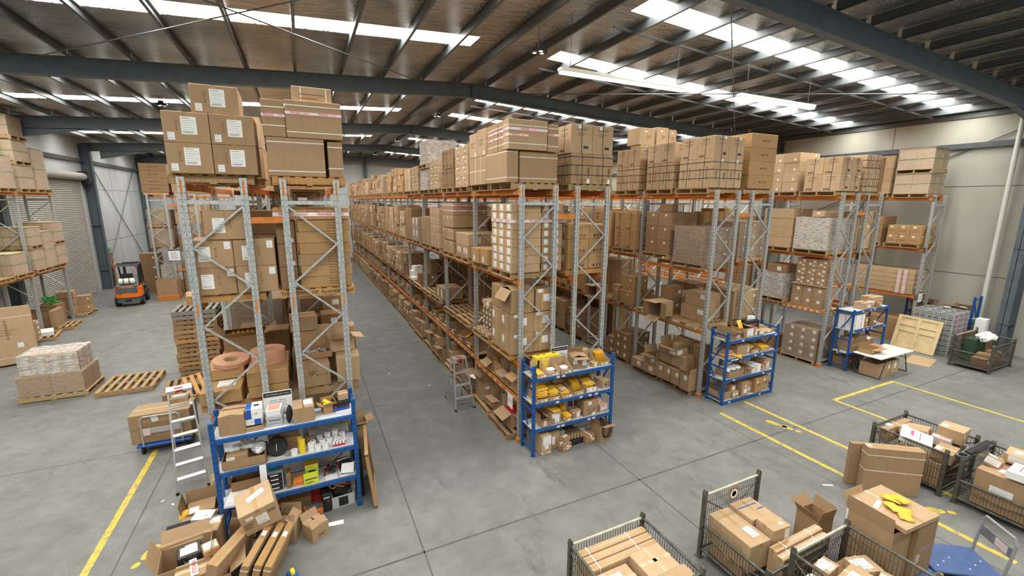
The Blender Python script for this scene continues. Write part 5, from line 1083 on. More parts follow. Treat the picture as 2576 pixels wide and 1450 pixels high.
# ================================================================ blue shelving
def shelving(label, x, y, w_=2.1, d=.56, h=2.13, levels=(1.84, 1.24, .64), rz=0, tags=(), dl=.08, name='steel_shelving'):
    s = empty(name, label, 'shelving', (x, y, 0), rz, 'blue steel shelving units')
    def pm():
        m = MB()
        m.box(-.035, -.002, 0, .035, .045, h, 'rack_blue')
        for i in range(int(h/.1)):
            for cx in (-.016, .016): m.box(cx-.006, -.003, .06+.1*i-.008, cx+.006, -.0018, .06+.1*i+.008, 'hole')
        m.box(-.05, -.02, 0, .05, .06, .012, 'rack_blue'); return m.mesh('post')
    for a in (0.035, w_-.035):
        for b in (.0, d-.045): ob('post', cached(('bpost', h), pm), s, (a, b, 0))
    for a in (.035, w_-.035):
        m = MB()
        for z in (.15, h*.5, h-.12): m.bar((a, .04, z), (a, d-.04, z), .03, .045, 'rack_blue')
        m.bar((a, .04, h-.15), (a, d-.04, h*.52), .025, .035, 'rack_blue'); m.bar((a, d-.04, h*.48), (a, .04, .18), .025, .035, 'rack_blue'); ob('end_brace', m, s)
    for i, z in enumerate(levels):
        b = ob('shelf_panel', MB().box(.02, .03, z-.02, w_-.02, d-.03, z, 'shelf_grey'), s)
        for yy in (-.012, d-.03): ob('shelf_beam', MB().box(.075, yy, z-.075, w_-.075, yy+.042, z+.001, 'rack_blue', c=.004), b)
        for u in (tags[i] if i < len(tags) else ()): m = MB().box(u-.04, -.0145, z-.06, u+.04, -.0125, z-.015, 'paper').box(u-.02, -.0152, z-.045, u+.01, -.0144, z-.03, 'ink'); ob('location_tag', m, b)
    return s
shelving('blue shelving unit at the first rack end, stocked with tape and label rolls', -1.6, -.69, 2.2)
shelving('blue shelving unit at the second rack end, stocked with yellow mailers', 4.22, -.66, 2.18, tags=((.62, .76), (.62, 1.25, 1.5, 1.68), (.66, .78, 1.5, 1.63)))
shelving('blue shelving unit at the third rack end, with a bottom shelf', 10.24, -.66, 2.18, levels=(1.87, 1.35, .74, .09), tags=((.6, 2.0), (.25, .36, .45, 1.2, 1.5), (.4, 1.65), (.3, 1.6)))
shelving('blue shelving unit beyond the white folding table', 16.3, -.62, 2.15, levels=(2.08, 1.42, .62), tags=((.5, .95, 1.2), (.1, .7, .95, 1.2, 2.0)))
shelving('blue shelving unit standing against the side wall', 22.95, .75, 2.1, rz=-PI/2, levels=(1.25, .5))
# ================================================================ things on the first blue shelving
Z1, Z2, Z3 = 1.842, 1.242, .642
open_carton('open_carton', 'plain carton with loose top flaps, first blue shelving top', -1.28, -.42, Z1, (.36, .40, .33), -.08, 'kraft', (12, 10, 6, 6))
def prod(name, label, cat, x, y, z, d, mat, rz=0, panels=(), texts=(), rx=0, ry=0, group=None):
    o = ob(name, MB().box(-d[0]/2, -d[1]/2, 0, d[0]/2, d[1]/2, d[2], mat, c=.004), None, (x, y, z), (rx, ry, rz)); meta(o, label, cat, group)
    if panels or texts:
        m = MB()
        for face, u, v, w_, h_, mt in panels: m.box(-w_/2, -h_/2, 0, w_/2, h_/2, .0012, mt, faceM(face, d, u*(d[1] if face in 'LR' else d[0]), v*(d[1] if face == 'T' else d[2]), .0005))
        for face, u, v, t, s_, mt in texts: addtext(m, t, s_, mt, faceM(face, d, u*(d[1] if face in 'LR' else d[0]), v*(d[1] if face == 'T' else d[2]), .002))
        ob('printed_marks', m, o)
    return o
open_carton('tray_carton', 'small cardboard tray under the blue and white boxes', -.98, -.43, Z1, (.26, .36, .08), 0, 'kraft', (None,)*4)
prod('product_box', 'blue and white product box, lower of two on the first blue shelving', 'box', -.98, -.42, Z1+.085, (.24, .3, .11), 'paper', -.05, (('F', .25, 0, .1, .1, 'blue_plastic'),), (('F', -.1, .1, '||| ||', .03, 'ink'),))
prod('product_box', 'blue and white product box with a red dot, upper of two', 'box', -.98, -.42, Z1+.197, (.24, .3, .17), 'paper', .03, (('F', -.32, 0, .08, .165, 'blue_plastic'), ('T', -.32, 0, .08, .29, 'blue_plastic'), ('T', .15, .0, .08, .06, 'ink'), ('T', .15, .0, .05, .035, 'ink_red')), (('F', .12, .0, '||||', .05, 'ink_faded'),))
prod('label_printer', 'pale grey label printer under the pink-lidded tub', 'printer', -.68, -.42, Z1, (.24, .3, .17), 'light_grey', -.06, (('F', 0, .1, .18, .012, 'ink'), ('F', .0, -.25, .2, .006, 'ink_faded')))
t = prod('plastic_tub', 'white plastic tub with a pink lid, first blue shelving', 'tub', -.69, -.42, Z1+.172, (.22, .26, .09), 'white_plastic', -.06); ob('lid', MB().box(-.115, -.135, .09, .115, .135, .105, 'white_plastic', c=.006).box(-.09, -.11, .105, .09, .11, .108, 'pink_lid'), t)
m = MB(); m.lathe([(0, -.05), (.06, -.04), (.13, -.012), (.15, 0), (.13, .012), (.06, .04), (0, .05)], 'black_fabric', None, 18); o = ob('pouch', m.mesh('pouch', True), None, (-.46, -.55, Z1+.165), (PI/2, 0, 1.2)); o.scale = (.75, 1.1, 1); meta(o, 'black fabric pouch standing on edge, first blue shelving', 'pouch')
carton('open_carton', 'square carton with taped label across its top, first blue shelving', -.24, -.44, Z1, (.34, .38, .27), 'kraft', .03, None, (('label', 'T', .2, .05, .15, .2), ('print', (('T', 'rect', 0, 0, .012, .38),)), ('tape', 'y')))
open_carton('open_carton', 'small open carton of yellow items, first blue shelving', .17, -.36, Z1, (.22, .2, .14), .2, 'kraft_orange', (130, 95, 150, 80))
m = MB(); Rq = random.Random(5)
for i in range(7): m.tube([(Rq.uniform(-.07, .07), Rq.uniform(-.06, .06), .03+.02*i), (Rq.uniform(-.07, .07), Rq.uniform(-.06, .06), .06+.02*i)], .035, 'yellow', 8)
meta(ob('yellow_wrap', m, None, (.17, -.36, Z1+.01)), 'crumpled yellow wrap inside the small open carton', 'wrap')
t = prod('tool_case', 'black and blue plastic tool case, first blue shelving', 'tool case', .37, -.34, Z1+.012, (.28, .24, .16), 'black_plastic', .08, (('F', 0, -.3, .27, .05, 'blue_plastic'), ('F', -.35, .0, .03, .03, 'red'), ('F', .35, .0, .03, .03, 'red'))); ob('handle', MB().tube([(-.06, -.125, .09), (-.06, -.15, .09), (.06, -.15, .09), (.06, -.125, .09)], .008, 'black_plastic', 6), t)
carton('small_carton', 'small plain carton on the black tool case', .42, -.32, Z1+.175, (.17, .16, .13), 'kraft_light', .1, None, (('tape', 'x'),))
prod('paper_sheet', 'loose white paper under the tool case', 'paper', .42, -.38, Z1, (.3, .26, .01), 'paper', .05)
# second shelf
open_carton('tray_carton', 'long open tray carton of white bags, first blue shelving', -1.18, -.42, Z2+.02, (.62, .46, .15), -.03, 'kraft', (None,)*4)
carton('flat_carton', 'flattened carton lid under the long tray', -1.15, -.42, Z2, (.6, .44, .018), 'kraft_inner', .0)
carton('small_carton', 'small labelled carton inside the long tray', -1.28, -.52, Z2+.03, (.3, .18, .2), 'kraft', 0, None, (('label', 'F', -.3, 0, .12, .16), ('tape', 'x')))
def bag(label, x, y, z, s, mat='white_bag', seed=0, group=None, rz=0):
    def f():
        R = random.Random(seed); bm = bmesh.new(); bmesh.ops.create_icosphere(bm, subdivisions=3, radius=1)
        from mathutils import noise as nz
        for v in bm.verts: v.co *= 1+.32*nz.noise(v.co*1.9+Vector((seed, 0, 0)))+.14*nz.noise(v.co*5+Vector((0, seed, 0)))
        me = bpy.data.meshes.new('bag'); bm.to_mesh(me); bm.free(); me.materials.append(MATS[mat]); me.polygons.foreach_set('use_smooth', [False]*len(me.polygons)); return me
    o = ob('plastic_bag', cached(('bag', seed, mat), f), None, (x, y, z), rz); o.scale = s; return meta(o, label, 'bag', group)
bag('white plastic bag, left one in the long tray', -1.34, -.36, Z2+.24, (.13, .1, .05)); bag('white plastic bag, middle one in the long tray', -1.12, -.36, Z2+.25, (.12, .11, .06), seed=2); bag('white plastic bag, right one bulging over the long tray', -.98, -.42, Z2+.2, (.11, .13, .09), seed=3)
m = MB(); m.lathe([(0, -.05), (.14, -.05), (.16, -.035), (.16, .035), (.14, .05), (0, .05)], 'black_fabric', None, 30); o = ob('round_case', m, None, (-.70, -.46, Z2+.162), (PI/2-.15, 0, -.15)); meta(o, 'round black carry case on the second shelf, first blue shelving', 'case'); ob('handle', MB().tube([(-.06, .155, 0), (-.05, .19, 0), (.05, .19, 0), (.06, .155, 0)], .008, 'black_plastic', 6), o); ob('zip_line', MB().box(-.004, -.06, .0502, .004, .07, .054, 'white_plastic'), o)
def rl(label, x, y, z, r=.052, h=.1, mat='paper', name='label_roll', cat='roll', group='white label rolls'):
    def f(): m = MB(); m.lathe([(r*.3, 0), (r, 0), (r, h), (r*.3, h), (r*.3, 0)], mat, None, 22); return m.mesh(name)
    o = ob(name, cached(('rl', r, h, mat), f), None, (x, y, z)); meta(o, label, cat, group)
    c = ob('core', cached(('rlc', r, h), lambda: MB().lathe([(r*.22, .002), (r*.3-.001, .002), (r*.3-.001, h-.002), (r*.22, h-.002), (r*.22, .002)], 'kraft', None, 14).mesh('core')), o); return o
WR = [(-.44, -.58, .1), (-.17, -.56, .075), (-.06, -.56, .085), (.06, -.57, .1), (-.14, -.42, .11), (.02, -.42, .1), (.14, -.44, .1), (.11, -.30, .14), (.24, -.28, .16), (.36, -.3, .09), (-.02, -.28, .1)]
for i, (x, y, h_) in enumerate(WR): rl(('white label roll standing alone by the yellow tape', 'white label roll, first in the front row', 'white label roll, second in the front row', 'white label roll, third in the front row', 'white label roll, middle row behind the first', 'white label roll, middle row behind the second', 'white label roll beside the small bottles', 'tall white roll at the shelf back', 'tallest white roll at the shelf back', 'low white roll at the shelf back corner', 'white label roll behind the twin yellow towers')[i], x, y, Z2, h=h_, group=None)
rl('second white label roll stacked on the front row', -.17, -.56, Z2+.077, h=.07, group=None)
for t_, (x, y, n) in enumerate(((-.31, -.565, 9), (-.36, -.33, 8))):
    for i in range(n): rl(f'yellow printed tape roll in the {("front", "rear")[t_]} tower', x, y, Z2+.0275*i, .05, .026, 'yellow', 'tape_roll', 'tape roll', f'yellow tape rolls in the {("front", "rear")[t_]} tower')
carton('small_carton', 'small orange printed box behind the label rolls', -.18, -.25, Z2, (.14, .12, .1), 'kraft_orange', .2, None, (('print', (('F', 'lines', 0, .2, .1, 3),)),))
for i in range(10):
    x, y = .20+.055*(i % 4)+.02*(i//4), -.60+.075*(i//4)
    b = ob('bottle', cached('btl', lambda: MB().lathe([(0, 0), (.022, 0), (.022, .07), (.017, .08), (0, .08)], 'white_plastic', None, 14).mesh('bottle')), None, (x, y, Z2)); meta(b, 'small white bottle with a red label band, first blue shelving', 'bottle', 'small red-labelled bottles')
    ob('label_band', cached('btlb', lambda: MB().lathe([(.0222, .012), (.0228, .012), (.0228, .05), (.0222, .05)], 'ink_red', None, 14).mesh('label_band')), b); ob('cap', cached('btlc', lambda: MB().lathe([(0, .08), (.02, .08), (.02, .1), (0, .1)], 'white_plastic', None, 14).mesh('cap')), b)
carton('cardboard_carton', 'brown carton at the back of the second shelf, first blue shelving', -.58, -.27, Z2, (.44, .2, .34), 'kraft_brown'); bag('clear plastic bag scrap beside the lone label roll', -.53, -.55, Z2+.03, (.06, .05, .025), 'stretch_film_white', 6)
# third shelf
for i, (x, y, z, r) in enumerate([(-1.40, -.56, Z3, -.12), (-1.22, -.55, Z3+.012, -.08), (-1.06, -.54, Z3+.024, -.05)]): prod('paper_pad', f'{("left", "middle", "right")[i]} white printed pad hanging over the lowest shelf edge', 'paper pad', x, y, z, (.2, .4, .05-.01*i), 'paper', r, (('T', .2, .2, .08, .05, 'ink_faded'), ('T', .2, -.1, .06, .05, 'ink')) if i else ())
open_carton('tray_carton', 'cut-down carton behind the white pads', -1.2, -.28, Z3, (.5, .22, .22), 0, 'kraft_inner', (None,)*4)
m = MB(); P_ = [(-.92+.0*i, -.70-.012*math.sin(i*.5)-.003*i, Z2+.01-.045*i) for i in range(11)]
for a, b in zip(P_[:-1], P_[1:]): m.bar(a, b, .1, .004, 'paper', up=(0, -1, .1))
meta(ob('label_strip', m), 'curling strip of white labels hanging from the second shelf', 'label strip')
dr = empty('drawer_unit', 'black desktop drawer unit on the lowest shelf', 'drawer unit', (-.78, -.43, Z3)); ob('casing', MB().box(-.13, -.15, 0, .13, .15, .34, 'light_grey', c=.004), dr)
for i in range(4): d_ = ob('drawer', MB().box(-.115, -.165, .012+i*.082, .115, -.12, .085+i*.082, 'black_plastic', c=.004), dr); ob('card_label', MB().box(-.06, -.167, .045+i*.082, .06, -.1655, .065+i*.082, 'paper'), d_)
m = MB()
for i in range(5): m.tube([((.075-.006*i)*math.cos(a), (.065-.004*i)*math.sin(a), .012+.014*i) for a in [q*PI/10 for q in range(20)]], .01, 'cyan', 6, True)
meta(ob('cable_coil', m, None, (-.79, -.42, Z3+.34)), 'bright blue coil on the black drawer unit', 'coil')
prod('slim_box', 'upright slim brown box beside the drawer unit', 'box', -.57, -.5, Z3, (.07, .22, .27), 'kraft_brown', .03)
prod('parts_pack', 'orange packet stack beside the green boxes', 'packet', -.43, -.46, Z3, (.16, .26, .09), 'orange', .05, (('T', 0, .1, .1, .12, 'kraft'), ('F', 0, 0, .12, .03, 'kraft')))
prod('product_box', 'tall lime green product box with red header, lowest shelf', 'box', -.2, -.36, Z3, (.22, .14, .3), 'lime', .05, (('F', 0, .42, .21, .035, 'red'), ('F', .0, -.15, .12, .08, 'ink'), ('F', 0.0, -.22, .07, .045, 'light_grey')), ())
prod('product_box', 'short lime green box in front of the tall one', 'box', -.22, -.56, Z3, (.24, .16, .14), 'lime', .06, (('F', 0, .25, .2, .018, 'ink'), ('F', -.1, -.15, .12, .008, 'ink'), ('F', -.1, -.28, .12, .008, 'ink')))
m = MB(); Rq = random.Random(8)
for i in range(24): m.bar((Rq.uniform(-.15, .15), Rq.uniform(-.12, .12), Rq.uniform(.01, .2)), (Rq.uniform(-.15, .15), Rq.uniform(-.12, .12), Rq.uniform(.01, .22)), .02, .02, ('black_plastic', 'black_plastic', 'galvanised_dark', 'ink_red')[i % 4])
meta(ob('hand_tools', m, None, (.12, -.42, Z3), 0), 'tangle of black hand tools on the lowest shelf', 'tools', None, 'stuff')
prod('paper_sheet', 'white paper lying under the black tools', 'paper', .12, -.56, Z3, (.2, .16, .004), 'paper', .1)
for i in range(5): prod('magazine', f'{NTH[i]} black-covered magazine in the leaning sheaf, lowest shelf', 'magazine', .37, -.5+.02*i, Z3+.04+.02*i, (.24, .32, .012), 'black_plastic' if i > 1 else 'paper', .1+.04*i, (('T', 0, .36, .22, .03, 'paper'), ('T', -.3, .0, .03, .03, 'red')), rx=.22)
prod('paper_sheet', 'white folded paper over the black magazines', 'paper', .40, -.58, Z3+.115, (.22, .22, .012), 'paper', -.2, rx=.35)
# under it
g = empty('tool_crate', 'grey plastic tool crate heaped with orange straps', 'crate', (.28, -.42, 0), .06); m = MB(); m.box(-.19, -.16, 0, .19, .16, .02, 'grey_plastic')
for a in ((-.2, -.17, .2, -.15), (-.2, .15, .2, .17), (-.2, -.15, -.18, .15), (.18, -.15, .2, .15)): m.box(a[0], a[1], 0, a[2], a[3], .22, 'light_grey')
ob('tub', m, g); ob('front_panel', MB().box(-.08, -.176, .03, .08, -.17, .2, 'black_plastic'), g)
m = MB(); Rq = random.Random(2)
for i in range(9):
    cx, cy, r1, a0 = Rq.uniform(-.08, .08), Rq.uniform(-.06, .06), Rq.uniform(.08, .17), Rq.uniform(0, 6); m.tube([(cx+r1*math.cos(a0+q*.5), cy+r1*.6*math.sin(a0+q*.5), .36+.05*math.sin(q*1.3+i)+.012*i) for q in range(13)], .013, 'cord_orange', 6)
meta(ob('strap_tangle', m, None, (.25, -.4, 0)), 'tangle of orange straps and cord on the tool crate', 'straps'); bag('dark bag stuffed in the tool crate under the straps', .25, -.4, .28, (.16, .13, .13), 'black_fabric', 9)
prod('tool_case', 'red case at the back under the first blue shelving', 'case', -.12, -.26, .002, (.3, .14, .4), 'red'); prod('tool_case', 'black case with a red button beside the tool crate', 'case', .0, -.48, .002, (.14, .3, .36), 'black_plastic', .05, (('F', .2, .1, .03, .03, 'red'), ('F', 0, .3, .1, .03, 'light_grey'))); prod('jerry_can', 'pale grey canister at the shelving post', 'canister', .49, -.3, .002, (.08, .2, .4), 'light_grey', 0)
prod('orange_pack', 'orange-edged dark pack under the lowest shelf', 'pack', -.22, -.5, .002, (.3, .28, .1), 'orange', .2, (('T', 0, 0, .27, .25, 'galvanised_dark'),)); carton('cardboard_carton', 'dark carton at the back under the first blue shelving', -.5, -.3, .002, (.5, .24, .45), 'kraft_brown')
# ================================================================ the pile before the first blue shelving
def tilted(o, rx, ry, rz): o.rotation_euler = (rx, ry, rz); return o
tilted(carton('cardboard_carton', 'large tan carton tipped on its edge, crowning the pile', -.95, -1.16, .62, (.5, .48, .46), 'kraft_light', 0, None, (('label', 'T', .05, .1, .26, .09, .35), ('tape', 'y'), ('label', 'F', -.25, .25, .1, .06), ('label', 'F', .05, .0, .16, .19), ('print', (('F', 'lines', -.3, .05, .16, 5), ('F', 'lines', .36, .25, .14, 3))))), .26, -.20, .16)
fl = []
for i, (x, y, L, h_) in enumerate([(-1.12, -1.62, .9, .56), (-.96, -1.66, .85, .52), (-.82, -1.70, .9, .50)]):
    o = carton('long_carton', f'{("left", "middle", "right")[i]} of three long flat cartons leaning under the tipped carton', x, y, .02, (.1, L, h_), 'kraft_orange' if i else 'kraft', 0, None, (('strap', 'strap_white', (('h', .85),)), ('label', 'T', 0, .2, .06, .1), ('print', (('L', 'text', 0, .12, .085, '78.3X5.5X68.8CM', 0), ('L', 'lines', 0, .4, .25, 2))), ('tape', 'y')))
    tilted(o, 0, .30, -.32)
tilted(carton('long_carton', 'long flat carton with a printed arrow mark, lowest of the pile', -1.42, -1.5, .05, (.16, .85, .56), 'kraft', 0, None, (('label', 'L', .3, .3, .16, .2), ('label', 'T', 0, .35, .08, .06), ('print', (('L', 'icons', -.1, 0, .1, 'ink', 0),)), ('tape', 'y'))), 0, .22, -.5)
open_carton('open_carton', 'open carton with a tall back flap, right of the tipped carton', -.62, -.98, .002, (.34, .36, .32), -.35, 'kraft', (60, 95, 60, 40))
open_carton('open_carton', 'small carton with half-closed flaps at the pile edge', -.20, -1.16, .002, (.3, .28, .26), .55, 'kraft', (25, 120, 8, 8), None, (('print', (('F', 'lines', .1, -.1, .14, 3),)),))
o = prod('paper_sheet', 'white paper cone lying on the floor by the pile', 'paper', .12, -1.02, .002, (.26, .1, .02), 'paper', -.1)
open_carton('open_carton', 'open carton with a labelled flap, behind the pile', -1.98, .02, .002, (.52, .42, .32), .05, 'kraft', (178, 95, 100, 100))
carton('flat_carton', 'labelled carton lid resting across the open carton', -1.98, -.02, .34, (.4, .36, .012), 'kraft', .1, None, (('label', 'T', -.25, -.2, .14, .16), ('tape', 'y')))
bag('yellow bag peeking from the open carton', -2.2, -.12, .28, (.08, .1, .1), 'mailer', 12); bag('brown paper bag standing behind the shelving post', -1.78, .62, .3, (.17, .17, .3), 'beige_bag', 13)
prod('black_case', 'black padded case leaning in the pile', 'case', -2.02, -.62, .05, (.62, .1, .42), 'black_fabric', .12, rx=-.1)
tilted(prod('shoe_box', 'grey box with a small dark swoosh mark, on the pile', 'box', -1.82, -.62, .46, (.3, .2, .11), 'light_grey', -.3, (('T', 0, 0, .29, .19, 'paper'),)), .2, 0, -.35)
m = MB(); m.prism([(-.03, .01), (-.01, -.015), (.04, .02), (-.008, -.003), (-.025, .012)], 0, .0015, 'ink', TM(.06, -.02, .112)); ob('swoosh_mark', m, [o_ for o_ in C.objects if o_.name == 'shoe_box'][0])
carton('cardboard_carton', 'upright carton with torn white label, beside the blue post', -1.66, -.86, .002, (.2, .4, .52), 'kraft', -.1, None, (('label', 'T', 0, .2, .15, .12), ('tape', 'x', 'tape_clear')))
open_carton('open_carton', 'shallow open carton wedged behind the big open one', -1.98, -.86, .05, (.56, .2, .36), .1, 'kraft_inner', (None,)*4)
m = MB().tube([(-.36, 0, 0), (.36, 0, .02)], .04, 'kraft', 14); o = ob('card_tube', m, None, (-2.0, -1.02, .46), .16); meta(o, 'brown cardboard tube lying across the big open carton', 'tube')
open_carton('open_carton', 'big open carton holding small parcels, front of the pile', -1.95, -1.33, .002, (.62, .52, .44), .12, 'kraft', (None, 125, 112, 100), None)
p = empty('device_box', 'black boxed device with a white sheet on top, in the big open carton', 'device box', (-1.9, -1.32, .36), .2); ob('box_body', MB().box(-.15, -.13, 0, .15, .13, .13, 'black_plastic', c=.012), p); ob('paper_sheet', MB().box(-.11, -.09, .131, .1, .09, .133, 'paper').box(-.05, .09, .131, .09, .125, .133, 'light_grey'), p); ob('handle', MB().tube([(-.07, -.135, .06), (-.06, -.15, .04), (.06, -.15, .04), (.07, -.135, .06)], .008, 'galvanised_dark', 6), p)
tilted(carton('small_carton', 'small carton with a white label on top, over the FRAGILE parcel', -1.62, -1.42, .43, (.2, .2, .12), 'kraft_orange', 0, None, (('label', 'T', 0, .05, .17, .15),)), .1, 0, .35)
tilted(carton('cardboard_carton', 'parcel crossed with FRAGILE tape, bottom of the pile', -1.72, -1.62, .14, (.6, .32, .26), 'kraft', 0, None, (('fragile', .6, .06, 'F'), ('tape', 'x', 'tape_clear'))), .05, 0, .12)
m = MB(); m.box(-.045, -.17, 0, .045, .17, .002, 'fragile_white'); addtext(m, 'FRAGILE', .07, 'ink_red', TM(0, 0, .003, rz=-PI/2), .002); meta(ob('fragile_tape', m, None, (-1.8, -1.62, .412), (.05, 0, .25)), 'short FRAGILE tape strip across the bottom parcel', 'tape')
open_carton('open_carton', 'open carton with FRAGILE parcel inside, lowest edge of the picture', -1.72, -1.64, .002, (.72, .46, .3), .12, 'kraft', (None, None, None, 150))
t = empty('tape_dispenser', 'blue and yellow tape dispenser on the floor', 'tape dispenser', (-.55, -1.95, 0), .4); ob('body', MB().box(-.06, -.1, 0, .06, .1, .07, 'blue_plastic', c=.01), t); ob('tape_roll', MB().tube([(-.025, 0, .1), (.025, 0, .1)], .055, 'yellow', 18), t)
carton('cardboard_carton', 'carton with grey straps tucked under the shelving corner', -1.33, -.5, .002, (.3, .5, .34), 'kraft_brown', 0); carton('small_carton', 'tan carton leaning inside the shelving foot', -1.22, -.72, .05, (.2, .26, .3), 'kraft', .1)
# boards leaning at the shelving end
o = empty('framed_board', 'tall brown-edged framed board leaning at the first shelving end', 'board', (.80, -.85, .0), (0, -.10, -.1)); ob('board_panel', MB().box(.015, -.02, .02, .03, 1.0, 1.1, 'black_plastic'), o); ob('board_frame', MB().box(0, -.06, 0, .06, .0, 1.12, 'kraft_orange').box(0, 1.0, 0, .06, 1.06, 1.12, 'kraft_orange').box(0, -.06, 1.08, .06, 1.06, 1.13, 'kraft_orange').box(0, -.06, 0, .06, 1.06, .05, 'kraft_orange'), o)
o = ob('dark_panel', MB().box(-.03, 0, 0, .03, .8, 1.0, 'black_fabric', c=.01), None, (.655, -.45, 0), (0, -.02, 0)); meta(o, 'black panel leaning between the shelving and the framed board', 'panel')
open_carton('open_carton', 'open carton behind the leaning boards, flaps over the aisle', .72, .62, .76, (.34, .3, .3), .05, 'kraft', (160, 100, 100, 165)); carton('cardboard_carton', 'carton under the open one behind the leaning boards', .72, .62, .002, (.36, .4, .75), 'kraft_brown', 0, None, (('label', 'R', 0, .3, .1, .12),))
# ================================================================ second blue shelving (x 4.22 .. 6.40, y -.66 .. -.10)
S1, S2, S3 = 1.842, 1.242, .642
prod('product_box', 'orange box lettered PLATFORM on the second blue shelving', 'box', 4.78, -.215, S1, (.62, .2, .34), 'yellow', .05, (('F', -.42, 0, .06, .22, 'ink'), ('L', 0, -.1, .24, .1, 'ink'), ('T', -.3, .2, .1, .03, 'ink'), ('T', -.05, .2, .1, .03, 'ink'), ('T', .36, .1, .1, .05, 'ink')), (('F', -.1, .28, 'PLATFORM', .065, 'paper'),))
def bin_(label, x, y, z, d=(.26, .44, .1), rz=0, mat='kraft_light'):
    """cut-down carton used as a parts bin: high back, sloping sides, low front"""
    t = empty('parts_bin', label, 'parts bin', (x, y, z), rz); w_, dd, lf = d; hb = lf*2.9; m = MB(); k = .005
    m.box(-w_/2, -dd/2, 0, w_/2, dd/2, k, mat); m.box(-w_/2, -dd/2, k, w_/2, -dd/2+k, lf, mat); m.box(-w_/2, dd/2-k, k, w_/2, dd/2, hb, mat)
    for s in (-1, 1):
        a, b = (s*w_/2-k, s*w_/2) if s > 0 else (s*w_/2, s*w_/2+k)
        pts = [(-dd/2+k, k), (dd/2-k, k), (dd/2-k, hb), (-dd/2+k, lf)]
        m.add([(a, y_, z_) for y_, z_ in pts]+[(b, y_, z_) for y_, z_ in pts], [(0, 3, 2, 1), (4, 5, 6, 7), (0, 1, 5, 4), (1, 2, 6, 5), (2, 3, 7, 6), (3, 0, 4, 7)], mat)
    ob('bin_shell', m, t); ob('bin_label', MB().box(w_/2-.11, -dd/2-.002, .02, w_/2-.05, -dd/2, .065, 'paper').box(-.04, -dd/2-.002, .02, .0, -dd/2, .05, 'paper'), t); return t
def envelopes(label, group, x, y, z, n, mat='mailer', s=(.22, .30), rx=.5, spread=.1, seed=0, step=.026, mode='flat'):
    R = random.Random(seed)
    for i in range(n):
        if mode == 'flat': mailer(label, x+R.uniform(-.03, .03), y+R.uniform(-.03, .03), z+.042+step*i, R.uniform(-.04, .08)+rx*.3, R.uniform(-.05, .05), R.uniform(-.13, .13), s, group, mat)
        else: mailer(label, x+(i-(n-1)/2)*spread, y+R.uniform(-.02, .02), z+s[1]*.5+.012, PI/2-.2+R.uniform(-.06, .06), R.uniform(-.08, .08), PI/2+R.uniform(-.2, .2), s, group, mat)
bin_('open parts bin under the PLATFORM box, with orange packets', 4.45, -.49, S1, (.26, .36, .1)); envelopes('orange mailer lying in the first top-shelf bin', 'mailers in the first top bin', 4.45, -.47, S1, 2)
bin_('open parts bin holding white sachets, left of two', 4.74, -.49, S1, (.3, .36, .1)); envelopes('white sachet in the left top-shelf bin', 'white sachets in the left bin', 4.75, -.46, S1, 3, 'white_bag', (.2, .14), seed=4)
bin_('open parts bin holding white sachets, right of two', 5.07, -.49, S1, (.3, .36, .1)); envelopes('white sachet in the right top-shelf bin', 'white sachets in the right bin', 5.07, -.46, S1, 3, 'white_bag', (.2, .14), seed=5)
open_carton('open_carton', 'tan carton with a drooping labelled flap, second blue shelving top', 5.53, -.38, S1+.01, (.36, .36, .27), -.25, 'kraft', (178, 60, 15, 10), None, (('label', 'F', .3, 0, .1, .12), ('label', 'F', -.3, .1, .1, .1)))
carton('small_carton', 'tan carton flap box behind the drooping one, second shelving', 5.80, -.2, S1, (.2, .2, .34), 'kraft', .3, None, (('tape', 'x'),))
bin_('parts bin of upright yellow mailers, second blue shelving top', 6.12, -.40, S1, (.34, .4, .1)); envelopes('yellow padded mailer standing in the top right bin', 'mailers standing in the top right bin', 6.12, -.42, S1, 6, mode='up', spread=.04, seed=7)
carton('small_carton', 'small open-fronted box with a square label, second shelving top', 5.9, -.52, S1, (.16, .16, .1), 'kraft_light', 0, None, (('label', 'F', 0, 0, .07, .07), ('tape', 'x')))
# second shelf
bin_('black-fronted bin overflowing with yellow mailers, second shelf', 4.50, -.40, S2, (.3, .46, .09)); envelopes('yellow padded mailer heaped in the black-fronted bin', 'mailers heaped on the second shelf corner', 4.52, -.42, S2+.02, 9, seed=8, s=(.27, .34), step=.03)
bin_('parts bin with flopped yellow mailers, second shelf', 4.80, -.42, S2, (.26, .44, .09)); envelopes('yellow padded mailer flopped in the second bin', 'mailers in the second shelf bin', 4.82, -.42, S2+.02, 5, seed=9, s=(.25, .34), step=.032)
bin_('black-fronted bin with a small pink box, second shelf', 5.12, -.42, S2, (.3, .46, .09)); envelopes('yellow padded mailer in the bin with the small pink box', 'mailers in the pink box bin', 5.12, -.4, S2+.02, 3, seed=10, s=(.26, .36), step=.035); prod('small_box', 'small pale pink box lying on the yellow mailers', 'box', 5.06, -.5, S2+.15, (.14, .09, .06), 'label_pink', .3, (('T', 0, 0, .1, .02, 'ink'),))
bin_('parts bin of upright yellow mailers, middle of the second shelf', 5.45, -.42, S2, (.28, .4, .1)); envelopes('yellow padded mailer standing mid second shelf', 'mailers standing mid second shelf', 5.45, -.4, S2, 6, mode='up', spread=.035, seed=11)
bin_('white-labelled bin with yellow mailers, second shelf', 5.78, -.42, S2, (.32, .44, .13)); envelopes('yellow padded mailer in the white-labelled bin', 'mailers in the white-labelled bin', 5.78, -.4, S2+.05, 5, seed=12, s=(.28, .3), step=.03)
